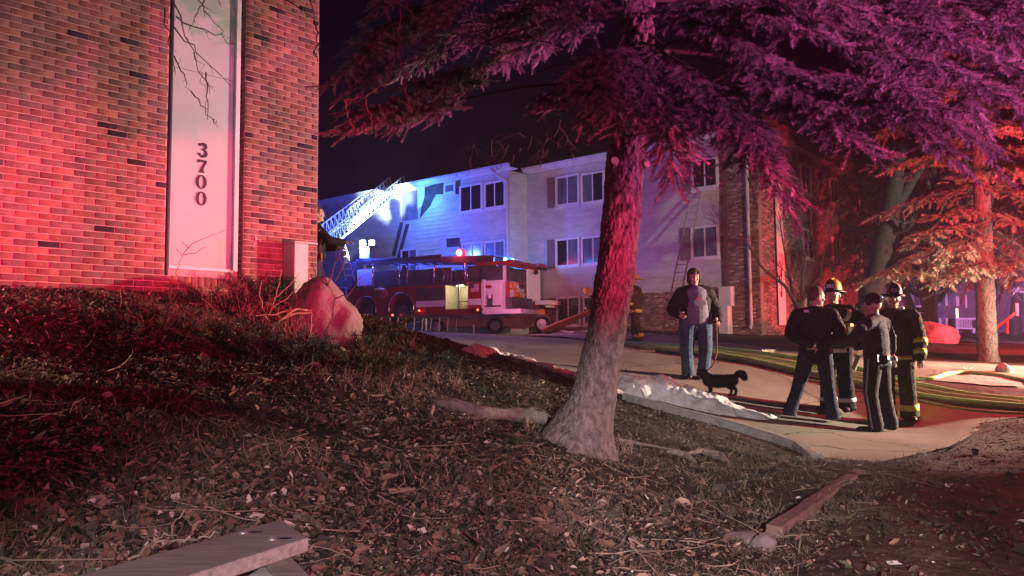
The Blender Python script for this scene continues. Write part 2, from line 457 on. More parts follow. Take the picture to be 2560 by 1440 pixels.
# ------------------------------------------------------------------ brick helpers
LPAL = [((.235,.10,.085),7),((.26,.115,.095),5),((.21,.085,.07),6),((.19,.10,.095),5),((.30,.16,.135),.4),((.165,.085,.08),4),((.038,.024,.032),1.9),((.10,.058,.06),1.3)]
def pick(pal):
    r = random.random()*sum(w for _, w in pal)
    for c, w in pal:
        r -= w
        if r <= 0: break
    k = random.uniform(.88, 1.12)
    return tuple(q*k for q in c)
def brick_template(L, Hh, D, ch=.004):
    x,z = L/2, Hh/2; c = ch
    v = [(-x,0,-z),(x,0,-z),(x,0,z),(-x,0,z),(-x,-D+c,-z),(x,-D+c,-z),(x,-D+c,z),(-x,-D+c,z),(-x+c,-D,-z+c),(x-c,-D,-z+c),(x-c,-D,z-c),(-x+c,-D,z-c)]
    f = [(0,1,5,4),(1,2,6,5),(2,3,7,6),(3,0,4,7),(4,5,9,8),(5,6,10,9),(6,7,11,10),(7,4,8,11),(8,9,10,11)]
    return np.array(v, float), np.array(f)
def courses(u0, u1, z0, z1, holes, bw=.203, bh=.0673, j=.010, off=0.0):
    """bricks of a running bond clipped to a rectangle with rectangular holes: (uc, zc, length)"""
    out = []; r = 0; z = z0
    while z + bh*.6 < z1:
        zc = z + bh/2
        spans = [(u0, u1)]
        for (a,b,c,d) in holes:
            if c - bh*.3 < zc < d + bh*.3:
                ns = []
                for (p,q) in spans:
                    if b <= p or a >= q: ns.append((p,q)); continue
                    if a > p: ns.append((p,a))
                    if b < q: ns.append((b,q))
                spans = ns
        st = off + (bw/2 if r % 2 else 0)
        for p,q in spans:
            k = math.floor((p-st)/bw)
            while True:
                a = max(p, st + k*bw); b = min(q, st + (k+1)*bw); k += 1
                if a >= q: break
                if b - a > .03: out.append(((a+b)/2, zc, b-a-j))
        z += bh; r += 1
    return out
def brick_field(bricks, name, M, parent, material, pal, D=.012, bh=.0673, j=.010, split=0, rank=None, jit=.0015):
    """joined bricks as one 'stuff' part; the `split` best ranked become parts of their own"""
    own = set()
    if split:
        order = sorted(range(len(bricks)), key=lambda i: rank(bricks[i]), reverse=True)[:split]
        own = set(order)
    tv, tf = brick_template(1, bh-j, D)
    cols = []; V = []; F = []; o = 0
    lib = {}
    for i, (u,z,L) in enumerate(bricks):
        c = pick(pal)
        if i in own:
            key = (round(L, 2), random.randrange(40))
            if key not in lib:
                v2, f2 = brick_template(key[0], bh-j, D)
                lib[key] = rawmesh('brick', v2, f2, material, colors=np.tile(np.array(pick(pal)), (len(f2),1)))
            b = bpy.data.objects.new('brick', lib[key]); COL.objects.link(b); b.parent = parent
            b.matrix_local = Matrix.Translation((u, random.uniform(-.002,.002), z)) @ Matrix.Rotation(random.uniform(-.006,.006), 4, 'Y')
            continue
        v2, f2 = brick_template(L, bh-j, D)
        v2 = v2 + np.array([u, random.uniform(-jit,jit), z]); V.append(v2); F.append(f2+o); o += len(v2); cols.append(np.tile(np.array(c), (len(f2),1)))
    if V:
        me = rawmesh(name, np.vstack(V), np.vstack(F), material, colors=np.vstack(cols))
        ob = link(name, me, parent); tag(ob, kind='stuff'); return ob

# ------------------------------------------------------------------ LEFT BUILDING
thL = math.radians(43)
A0 = P(50, 720, 7.57); A0.z = 0
ML = frame(A0, (math.sin(thL), math.cos(thL)))
MLi = ML.inverted(); nL = Vector((ML[0][1], ML[1][1], 0))
def LW(px, py, M=None):
    M = M or ML
    h = plane_hit(px, py, M.translation, Vector((M[0][1], M[1][1], M[2][1])))
    q = M.inverted() @ h
    return q.x, q.z
uR = LW(793, 500)[0]
pu0 = LW(412, 600)[0]; pu1 = LW(608, 600)[0]; pzb = LW(424, 690)[1]
baseL = LW(50, 735)[1] - .25
bldL = thing('apartment_building', 'near brick apartment building at left with tall pale panel numbered 3700', 'building', M=ML)
topL = 6.2
REC = .11
hole = (pu0, pu1, pzb, topL+1)
mb = MB()   # mortar wall with the recess left open
uL = -3.2
for a,b,c,d in ((uL,pu0,baseL-.6,topL),(pu1,uR,baseL-.6,topL),(pu0,pu1,baseL-.6,pzb)):
    mb.box((a,.0,c),(b,.25,d))
mb.box((pu0,REC,pzb),(pu1,.25,topL))
mb.box((uR-.25,.25,baseL-.6),(uR,9,topL)); mb.box((uL,.25,baseL-.6),(uL+.25,9,topL)); mb.box((uL,8.75,baseL-.6),(uR,9,topL))
mb.build('wall', M_mortar, bldL)
MB().box((uL-.3,-.4,topL),(uR+.3,9.3,topL+.25)).build('roof', M_roof, bldL)
bl = courses(uL, uR-.004, baseL-.3, topL, [hole], off=.03)
def rank_px(b):
    w = ML @ Vector((b[0],0,b[1])); l = RM.transposed() @ (w-CAM)
    x = -l.x/l.z*FPX+1280; y = 720+l.y/l.z*FPX
    vis = 0 <= x <= 2560 and 0 <= y <= 745
    return (1 if vis else 0)*100 - w.y
brick_field(bl, 'brickwork', ML, bldL, M_brick, LPAL, split=300, rank=rank_px)
# end wall bricks round the corner, seen edge on
mb = MB()
z = baseL-.3; r = 0
while z < topL-.1:
    L0 = .097 if r % 2 else .2
    y = .0
    while y < 3:
        mb.box((uR-.004,y+.004,z),(uR+.010,y+L0-.006,z+.0573)); y += L0; L0 = .203
    z += .0673; r += 1
o = mb.build('brickwork', mat('end_brick', (.26,.11,.08), .9, .2, nscale=5, namt=.5), bldL); tag(o, kind='stuff')
# recess: brick returns, rowlock sill, panel, trims
mb = MB(); z = pzb
while z < topL-.1:
    mb.box((pu0-.001,.012,z+.005),(pu0+.006,REC,z+.062)); mb.box((pu1-.008,.012,z+.005),(pu1+.001,REC,z+.062)); z += .0673
o = mb.build('reveal_brickwork', mat('reveal_brick', (.2,.08,.07), .9, .2, nscale=6, namt=.5), bldL); tag(o, kind='stuff')
pa0 = LW(429, 500)[0]+.015; pa1 = LW(583, 500)[0]+.02
pzt = LW(500, 668)[1]
MB().box((pa0,REC-.045,pzt),(pa1,REC-.02,topL)).build('panel', M_panel, bldL)
MB().box((pa0-.01,REC-.07,pzt-.03),(pa1+.01,REC-.02,pzt+.002)).build('panel_trim', M_white, bldL)
MB().box((pa1+.004,REC-.095,pzt-.02),(pa1+.055,REC-.02,topL)).build('panel_trim', M_white, bldL)
MB().tube([(pu0+.045,.045,pzb+.01),(pu0+.045,.045,topL)], .022, 8).build('dark_tube', M_black, bldL)  # dark upright tube at the left side of the recess
zj = LW(500, 178)[1]
MB().box((pa0,REC-.047,zj),(pa1-.01,REC-.0435,zj+.004)).build('panel_joint', M_black, bldL)
k = pu0+.07
zb2 = pzb-.002
while k < pu1-.01:
    w = .075
    me = rawmesh('sill_brick', *[q for q in ((lambda v,f: (v[:, [0,1,2]]*np.array([1,1,1]), f))(*brick_template(w-.01, .1, .13)))], M_brick, colors=np.tile(np.array(pick(LPAL[:6])),(9,1)))
    b = bpy.data.objects.new('sill_brick', me); COL.objects.link(b); b.parent = bldL; b.matrix_local = Matrix.Translation((k+w/2, REC+.0, zb2-.045)) ; k += w
# house number
def number(text, M, us, zs, size, depth, parent, material, name='house_number', bold=.012, sx=1.0):
    for ch, u, z in zip(text, us, zs):
        c = bpy.data.curves.new(name, 'FONT'); c.body = ch; c.size = size*1.42; c.extrude = depth; c.offset = bold*size; c.align_x = 'CENTER'; c.resolution_u = 3
        t = bpy.data.objects.new('tmp', c); COL.objects.link(t)
        bpy.context.view_layer.update()
        me = bpy.data.meshes.new_from_object(t.evaluated_get(bpy.context.evaluated_depsgraph_get()))
        bpy.data.objects.remove(t); me.name = name; me.materials.clear(); me.materials.append(material)
        ob = link(name, me, parent)
        ob.matrix_local = Matrix.Translation((u, parent.get('_y', 0), z)) @ Matrix.Rotation(math.radians(90), 4, 'X') @ Matrix.Diagonal((sx,1,1,1))
bldL['_y'] = REC-.055
nz = [LW(500, y)[1] for y in (388, 428, 469, 511)]
nu = [LW(x, y)[0]+.03 for x, y in ((507,370),(506,410),(503,450),(503,490))]
def serif(ch, name, material):
    """bold serif numerals modelled as outlines"""
    mb = MB()
    def stroke(pts, ws):
        P2 = [Vector((x,y)) for x,y in pts]; L=[];R=[]
        for i,p in enumerate(P2):
            t = (P2[min(i+1,len(P2)-1)]-P2[max(i-1,0)]).normalized(); n = Vector((-t.y,t.x)); w = ws[i] if hasattr(ws,'__len__') else ws
            L.append(p+n*w/2); R.append(p-n*w/2)
        n_ = len(P2); vs = []
        for yy in (0,-.012):
            vs += [(p.x,yy,p.y) for p in L]+[(p.x,yy,p.y) for p in R]
        fs = []
        for i in range(n_-1):
            fs += [(i,i+1,n_+i+1,n_+i),(2*n_+i,3*n_+i,3*n_+i+1,2*n_+i+1),(i,2*n_+i,2*n_+i+1,i+1),(n_+i,n_+i+1,3*n_+i+1,3*n_+i)]
        mb.add(vs, fs)
    S = .158
    if ch == '0':
        n = 24; mb_o = [( .062*math.cos(a), S/2+S/2*math.sin(a)) for a in [2*math.pi*i/n for i in range(n+1)]]
        mb_i = [( .030*math.cos(a), S/2+(S/2-.011)*math.sin(a)) for a in [2*math.pi*i/n for i in range(n+1)]]
        vs = []
        for yy in (0,-.012): vs += [(x,yy,z) for x,z in mb_o]+[(x,yy,z) for x,z in mb_i]
        m = n+1; fs = []
        for i in range(n): fs += [(2*m+i,2*m+i+1,3*m+i+1,3*m+i),(i,i+1,2*m+i+1,2*m+i),(m+i+1,m+i,3*m+i,3*m+i+1)]
        mb.add(vs, fs)
    if ch == '3':
        arc = lambda cx,cy,rx,ry,a0,a1,n: [(cx+rx*math.cos(math.radians(a0+(a1-a0)*i/n)), cy+ry*math.sin(math.radians(a0+(a1-a0)*i/n))) for i in range(n+1)]
        p = arc(-.002,.118,.036,.030,150,-75,12); stroke(p, [.012+.020*math.sin(math.pi*min(1,i/12)) for i in range(13)])
        p = arc(-.004,.044,.042,.038,78,-150,14); stroke(p, [.010+.026*math.sin(math.pi*min(1,i/14)) for i in range(15)])
        stroke([(-.014,.086),(.012,.086)], .012)
        stroke([(-.045,.134),(-.022,.134)], .026); stroke([(-.052,.028),(-.028,.028)], .026)
    if ch == '7':
        stroke([(-.046,.143),(.048,.143)], .026); stroke([(-.046,.158),(-.046,.118)], .014)
        stroke([(.040,.138),(.012,.085),(-.004,.045),(-.008,.006)], [.022,.024,.032,.040]); stroke([(-.038,.006),(.022,.006)], .012)
    return mb.mesh(name, material)
for ch, u, z in zip('3700', nu, nz):
    ob = link('house_number', serif(ch, 'house_number', M_black), bldL); ob.matrix_local = Matrix.Translation((u, REC-.046, z))
    if ch == '7': ob.scale = (1,1,.93)

# ------------------------------------------------------------------ SECOND BUILDING
d1 = Vector((-.768,.640,0)); d2 = Vector((.640,.768,0))
C0 = P(1905, 838, 29.5); C0.z = 0
MF1 = frame(C0, -d1); MF3 = frame(C0, d2)
u_br = LW(1800, 600, MF1)[0]; u_end = LW(1320, 600, MF1)[0]
z_sid = (LW(1365,742,MF1)[1]+LW(1660,735,MF1)[1])/2
z_eave = (LW(1335,425,MF1)[1]+LW(1511,399,MF1)[1]+LW(1905,342,MF1)[1])/3
ptJ = MF1 @ Vector((u_end,0,0))
lo, hi = 0, 6
for _ in range(40):
    w = (lo+hi)/2; p = ptJ - d2*w
    if (p.x)/(p.y)*FPX + 1280 < 1276: hi = w
    else: lo = w
C2 = ptJ - d2*w
MF2 = frame(C2, -d1)
u2_end = -16.0
bld2 = thing('apartment_building', 'far three-storey apartment block with pale lap siding, brick corner tower and numbers 3120', 'building', M=Matrix.Translation(C0))
bld2i = Matrix.Translation(C0).inverted()
def onface(o, M): o.matrix_local = bld2i @ M @ (o.matrix_local if o.matrix_local != Matrix.Identity(4) else Matrix.Identity(4)); return o
def F(M, mb, name, m, **k):
    o = mb.build(name, m, bld2, **k); o.matrix_local = bld2i @ M; return o
zb = -.3 + 1.2
w3 = 12.8
# solid walls
F(MF1, MB().box((u_end-.2,.0,zb-2),(0,.3,z_eave)), 'wall', M_mortar2)
F(MF2, MB().box((u2_end,.0,zb-2),(0,.3,z_eave)).box((-.3,.3,zb-2),(0,w+.1,z_eave)), 'wall', M_siding)
F(MF3, MB().box((0,.02,zb-2),(w3,.3,z_eave)).box((w3-.3,.3,zb-2),(w3,12,z_eave)), 'wall', M_mortar2)
# lap siding boards: each course is a board of its own
def siding(M, u0, u1, z0, z1, parent, ex=.2):
    lib = {}
    z = z0
    while z < z1-.02:
        h = min(ex, z1-z)
        mb = MB()
        a, b = u0, u1
        mb.add([(a,0,z),(b,0,z),(b,0,z+h),(a,0,z+h),(a,-.030,z),(b,-.030,z),(b,-.006,z+h),(a,-.006,z+h)],
               [(0,3,2,1),(4,5,6,7),(0,1,5,4),(3,7,6,2),(0,4,7,3),(1,2,6,5)])
        o = F(M, mb, 'siding_board', M_siding); z += ex
siding(MF1, u_end, u_br, z_sid, z_eave-.02, bld2)
siding(MF2, u2_end, -.02, z_sid, z_eave-.02, bld2)
# brick fields of the far building
BPAL = [((.24,.12,.10),4),((.30,.17,.14),3),((.17,.09,.08),4),((.42,.30,.26),1),((.10,.06,.06),2.5)]
bx = lambda M, br, nm, D=.012: (lambda o: setattr(o, 'matrix_local', bld2i @ M))(brick_field(br, nm, M, bld2, M_brick_far, BPAL, D=D))
bx(MF1, courses(u_br, 0, zb-.6, z_eave, []), 'brickwork')
bx(MF1, courses(u_end, u_br, zb-.6, z_sid-.01, []), 'brickwork')
pn = [LW(1945,800,MF3)[0], LW(1966,800,MF3)[0], LW(1950,812,MF3)[1], LW(1950,432,MF3)[1]]
MF3b = MF3 @ Matrix.Translation((0,.02,0))
bx(MF3b, courses(.0, w3, zb-.6, z_eave, [(pn[0],pn[1],pn[2],pn[3])]), 'brickwork')
F(MF3, MB().box((pn[0],-.0,pn[2]),(pn[1],.03,pn[3])), 'panel', M_white)
F(MF3, MB().box((pn[0]-.06,-.05,pn[2]),(pn[0]-.005,.02,pn[3])), 'panel_trim', M_black)
# building number on the panel
bld2['_y'] = 0
for ch, py in zip('3120', (691,706,724,742)):
    c = bpy.data.curves.new('house_number', 'FONT'); c.body = ch; c.size = .36; c.extrude = .01; c.offset = .008; c.align_x = 'CENTER'
    t = bpy.data.objects.new('tmp', c); COL.objects.link(t); bpy.context.view_layer.update()
    me = bpy.data.meshes.new_from_object(t.evaluated_get(bpy.context.evaluated_depsgraph_get())); bpy.data.objects.remove(t)
    me.name = 'house_number'; me.materials.clear(); me.materials.append(M_black)
    u, z = LW(1953, py, MF3)
    o = link('house_number', me, bld2); o.matrix_local = bld2i @ MF3 @ Matrix.Translation((u,-.012,z)) @ Matrix.Rotation(math.radians(90),4,'X')
# windows
def window(M, x0, y0, x1, y1, parent, glass=(None,None), div=True, open_left=False, rect=None, inv=None):
    if rect: a,b,c,d = rect
    else:
        a = LW(x0,(y0+y1)/2,M)[0]; b = LW(x1,(y0+y1)/2,M)[0]; xm = (x0+x1)/2
        d = LW(xm,y0,M)[1]; c = LW(xm,y1,M)[1]
    fr = .09
    mb = MB()
    mb.box((a,-.085,c),(a+fr,-.005,d)); mb.box((b-fr,-.085,c),(b,-.005,d)); mb.box((a+fr,-.085,d-fr),(b-fr,-.005,d)); mb.box((a+fr,-.085,c),(b-fr,-.005,c+fr))
    m_ = (a+b)/2
    if div: mb.box((m_-.025,-.07,c+fr),(m_+.025,-.005,d-fr))
    inv = inv if inv is not None else bld2i
    w_ = mb.build('window', M_white, parent); w_.matrix_local = inv @ M
    for i,(p,q) in enumerate(((a+fr,m_-.025),(m_+.025,b-fr)) if div else ((a+fr,b-fr),)):
        MB().box((p,-.05 if i else -.042,c+fr),(q,-.036 if i else -.034,d-fr)).build('pane', glass[i] or M_glass, w_)
    MB().box((a-.03,-.11,c-.06),(b+.03,-.004,c-.002)).build('sill', M_white, w_)
    return (a,b,c,d)
def shutter(M, a, b, c, d, parent):
    mb = MB().box((a,-.06,c),(b,-.032,d)); k = c+.08
    while k < d-.1: mb.box((a+.05,-.072,k),(b-.05,-.06,k+.05)); k += .09
    o = mb.build('shutter', M_shutter, parent); o.matrix_local = bld2i @ M
gb = M_glassb
ws = []
for r in ((1391,438,1450,514,(gb,gb)),(1454,430,1513,508,(gb,None)),(1391,595,1451,667,(None,gb)),(1455,590,1515,662,(gb,gb)),(1730,396,1797,472,(None,None)),(1729,564,1799,647,(gb,gb)),(1393,741,1453,815,(None,None)),(1460,739,1520,813,(None,None))):
    ws.append(window(MF1, *r[:4], bld2, r[4]))
for i in (0,2,4,5):
    a,b,c,d = ws[i]; shutter(MF1, a-.47, a-.08, c, d, bld2)
for r in ((1151,461,1208,530,(None,None)),(1212,453,1266,521,(None,None)),(1157,606,1209,676,(gb,gb)),(1213,601,1266,671,(gb,gb)),(1004,622,1046,690,(None,gb)),(1112,458,1140,484,(gb,gb))):
    window(MF2, *r[:4], bld2, r[4], div=r[0] != 1112)
# dark boarded opening with soot stains
a,z1_ = LW(1007,482,MF2); b,z0_ = LW(1046,547,MF2)
F(MF2, MB().box((a,-.05,z0_),(b,-.031,z1_)), 'boarded_opening', mat('board', (.12,.13,.16), .7, .3, nscale=2, namt=.4))
def soot(M, pts):
    q = [LW(x,y,M) for x,y in pts]; n = len(q)
    mb = MB().add([(u,-.034,z) for u,z in q], [tuple(range(n-1,-1,-1))]); F(M, mb, 'soot_stain', M_soot)
soot(MF2, [(1062,470),(1110,452),(1110,486),(1092,486),(1084,500),(1076,516),(1064,530),(1050,548),(1054,520),(1060,500)])
soot(MF2, [(1141,452),(1152,450),(1152,486),(1141,486)])
soot(MF2, [(1092,600),(1116,596),(1150,594),(1155,640),(1145,640),(1118,632),(1096,640)][2:4]+[(1150,616),(1118,619),(1117,597)])
for x0,y0,x1,y1 in ((1001,556,980,640),(1016,560,992,650)):
    soot(MF2, [(x0,y0),(x0+9,y0),(x1+9,y1),(x1,y1)])
# pale sheet painting the bright glow at the lit damaged hole
q = [LW(x,y,MF2) for x,y in ((1046,468),(1064,466),(1063,492),(1056,516),(1047,524))]
F(MF2, MB().add([(u,-.09,z) for u,z in q]+[(u,-.04,z) for u,z in q], [(4,3,2,1,0),(5,6,7,8,9)]+[(i,(i+1)%5,5+(i+1)%5,5+i) for i in range(5)]), 'glow_patch', mat('glow_pale', (.75,.78,.8), .8, .2))
# eaves: fascia, soffit, gutter and roof planes
def eave(M, u0, u1, out=.45):
    F(M, MB().box((u0,-out,z_eave),(u1,.1,z_eave+.04)), 'soffit', M_white)
    F(M, MB().box((u0,-out-.03,z_eave-.02),(u1,-out-.001,z_eave+.20)), 'fascia', M_white)
    F(M, MB().box((u0,-out-.13,z_eave+.09),(u1,-out-.032,z_eave+.19)), 'gutter', M_white)
eave(MF1, u_end+.1, .45); eave(MF2, u2_end, .4); 
F(MF3, MB().box((-.45,-.45,z_eave+.003),(w3+.4,.1,z_eave+.043)), 'soffit', M_siding)
F(MF3, MB().box((-.45,-.48,z_eave-.018),(w3+.4,-.451,z_eave+.55)), 'fascia', mat('brown_fascia', (.16,.10,.09), .8, .2, nscale=3, namt=.2))
rr = MB()
rise = 2.2
A_ = MF1 @ Vector((.45,-.48,z_eave+.2)); B_ = MF1 @ Vector((u_end-.4,-.48,z_eave+.2)); 
A2 = A_ + d2*6 + Vector((0,0,rise)); B2 = B_ + d2*6 + Vector((0,0,rise)); A2 += d1*3.2
A3 = A_ + d2*13.5; B3 = B_ + d2*13.5
rr.add([A_,B_,B2,A2,A3,B3], [(0,3,2,1),(0,4,3),(4,5,2,3)])
E0 = MF2 @ Vector((.4,-.48,z_eave+.2)); E1 = MF2 @ Vector((u2_end,-.48,z_eave+.2)); E2 = E1 + d2*5.2 + Vector((0,0,1.3)); E3 = E0 + d2*5.2 + Vector((0,0,1.3)) + d1*2.8; E4 = E0 + d2*10
rr.add([E0,E1,E2,E3,E4], [(0,3,2,1),(0,4,3)])
o = rr.build('roof', M_roof, bld2); o.matrix_local = bld2i
# downspouts
def downspout(M, px, ptop, pbot, kink, name='downspout'):
    u, zt = LW(px, ptop, M); _, z0 = LW(px, pbot, M)
    mb = MB(); mb.tube([(u-kink,-.50,z_eave+.08),(u-kink*.8,-.45,z_eave-.1),(u,-.10,z_eave-.5),(u,-.09,z_eave-.8),(u,-.09,z0+.15),(u,-.22,z0)], .065, 8)
    F(M, mb, name, mat('spout_white', (.5,.46,.44), .5, .4), smooth=True)
downspout(MF1, 1868, 390, 822, .35); downspout(MF2, 1270, 470, 800, .55)
F(MF1, MB().box((LW(1815,600,MF1)[0]-.09,-.06,LW(1815,760,MF1)[1]),(LW(1815,600,MF1)[0]+.09,-.013,z_eave-.3)), 'tree_shadow_band', mat('shadow_brown', (.12,.05,.05), .7, .3))  # dark band painted as the tree shadow on the brick tower
# windows and bay strips of the end elevation (dim)
MF3i = MF3
mdk = mat('bay_panel', (.20,.15,.17), .8, .2, nscale=2, namt=.2)
for x0,x1,yt,yb in ((1998,2027,395,800),(2072,2094,430,800),(2134,2148,500,800)):
    a = LW(x0,640,MF3)[0]; b = LW(x1,640,MF3)[0]
    F(MF3, MB().box((a,-.10,LW(x0,yb,MF3)[1]),(b,.018,z_eave-.02)), 'bay_panel', mdk)
    for k in range(3):
        zc = z_sid-1.35+k*2.72
        window(MF3 @ Matrix.Translation((0,-.1,0)), 0,0,0,0, bld2, rect=(a+.1,b-.1,zc,zc+1.25), div=(b-a) > 1.2)
# meter cabinets on the brick tower
a,zt = LW(1804,718,MF1); b,z0 = LW(1838,765,MF1)
mtr = thing('meter_cabinet', 'white electric meter cabinet on its pedestal against the far brick tower', 'utility box', M=MF1 @ Matrix.Translation((a,0,0)))
MB().box((0,-.32,z0),(b-a,-.013,zt)).build('cabinet', M_white, mtr, bevel=.01)
MB().box((.04,-.335,z0+.05),(b-a-.04,-.321,zt-.05)).build('door', M_white, mtr)
_, zz = LW(1820,824,MF1)
MB().box((.02,-.40,zz-.3),(b-a-.12,-.013,z0-.003)).build('pedestal', M_white, mtr, bevel=.01)
# ------------------------------------------------------------------ vegetation
M_bark = mat('spruce_bark', (.075,.06,.055), .95, .2, nscale=26, col2=(.30,.25,.23), stretch=(1,1,.5), bump=1.0, bscale=46, dist=.03, detail=10)
M_bark2 = mat('grey_bark', (.07,.06,.055), .95, .2, nscale=9, col2=(.14,.12,.11), bump=.6, bscale=40, dist=.01)
M_twig = mat('twig_bark', (.075,.055,.045), .9, .2)
M_twigpale = mat('dead_twig', (.34,.26,.19), .9, .2)
M_needle = mat('spruce_needles', (.09,.12,.09), .6, .35, attr='tint')
M_needle_far = mat('spruce_needles_far', (.15,.17,.13), .6, .35, attr='tint')
M_juniper = mat('juniper_foliage', (.05,.07,.035), .75, .2, attr='tint')
M_leaf = mat('dead_leaves', (.2,.12,.07), .75, .3, attr='tint')
M_cut = mat('cut_wood', (.50,.42,.36), .8, .2, nscale=20, namt=.15)

M_bark3 = mat('dark_bark', (.030,.025,.023), .95, .15, nscale=9, col2=(.06,.05,.046), bump=.6, bscale=40, dist=.01)
def trunk_mesh(path, radii, nseg, nround, bark, flare=None, seed=0, lump=.0):
    """path of centres, radii; returns a displaced bark tube"""
    path = np.array([tuple(p) for p in path]); radii = np.array(radii)
    s = np.r_[0, np.cumsum(np.linalg.norm(np.diff(path, axis=0), axis=1))]
    ss = np.linspace(0, s[-1], nseg)
    pc = np.stack([np.interp(ss, s, path[:,k]) for k in range(3)], 1)
    for _ in range(6): pc[1:-1] = (pc[:-2]+pc[1:-1]*2+pc[2:])/4
    rc = np.interp(ss, s, radii)
    a = np.linspace(0, 2*np.pi, nround, endpoint=False)
    A, S = np.meshgrid(a, ss)
    U = A*rc.mean()*1.0
    # bark plates: cellular relief stretched along the trunk, seamless round it
    def cell(x, y, sc):
        return fbm(np.cos(A)*3+seed, np.sin(A)*3+y*1.2, 1.0, 5, 3)
    pl = vn3(np.cos(A)*rc[:,None], np.sin(A)*rc[:,None], S*.42, 42, seed)
    pl2 = vn3(np.cos(A)*rc[:,None], np.sin(A)*rc[:,None], S*.55, 100, seed+3)
    lo_ = vn3(np.cos(A)*rc[:,None], np.sin(A)*rc[:,None], S, 5, seed+7)
    ridge = np.clip((pl-.45)*9, 0, 1)*np.clip((S-.9)/1.2,.15,1)*(.45+.75*np.clip(np.cos(A)+.2,0,1))
    R = rc[:,None]*(1+lump*(lo_-.5)) + bark*(ridge*.7 + pl2*.6 - .5)
    if flare is not None:
        h = ss-ss[0]
        for (ang, amt, wid, hh) in flare:
            d = np.abs((A-ang+np.pi)%(2*np.pi)-np.pi)
            R = R + amt*np.exp(-(d/wid)**2)*np.exp(-(S/hh))
    t = np.gradient(pc, axis=0); t /= np.linalg.norm(t,axis=1,keepdims=True)
    X = np.tile(np.array([1.,0,0]),(nseg,1)); X -= t*(X*t).sum(1,keepdims=True); X /= np.linalg.norm(X,axis=1,keepdims=True)
    Y = np.cross(t, X)
    V = pc[:,None]+X[:,None]*(np.cos(A)*R)[...,None]+Y[:,None]*(np.sin(A)*R)[...,None]
    i = np.arange(nseg*nround).reshape(nseg,nround); j = np.roll(i,-1,1)
    f = np.stack([i[:-1].ravel(), j[:-1].ravel(), j[1:].ravel(), i[1:].ravel()],1)
    return V.reshape(-1,3), f
def vn3(x, y, z, sc, seed):
    """cheap 3-D value noise"""
    x,y,z = np.broadcast_arrays(x,y,z); x=x*sc+50; y=y*sc+50; z=z*sc+50
    xi,yi,zi = [np.floor(q).astype(np.int64) for q in (x,y,z)]; u,v,w=[q-np.floor(q) for q in (x,y,z)]
    u=u*u*(3-2*u); v=v*v*(3-2*v); w=w*w*(3-2*w)
    def h(a,b,c):
        k=(a*374761393+b*668265263+c*2147483647+seed*97531)&0x7fffffff; k=((k^(k>>13))*1274126177)&0x7fffffff
        return ((k^(k>>16))&0xffff)/65535.
    r=0
    for dx in (0,1):
        for dy in (0,1):
            for dz in (0,1):
                r=r+h(xi+dx,yi+dy,zi+dz)*(u if dx else 1-u)*(v if dy else 1-v)*(w if dz else 1-w)
    return r

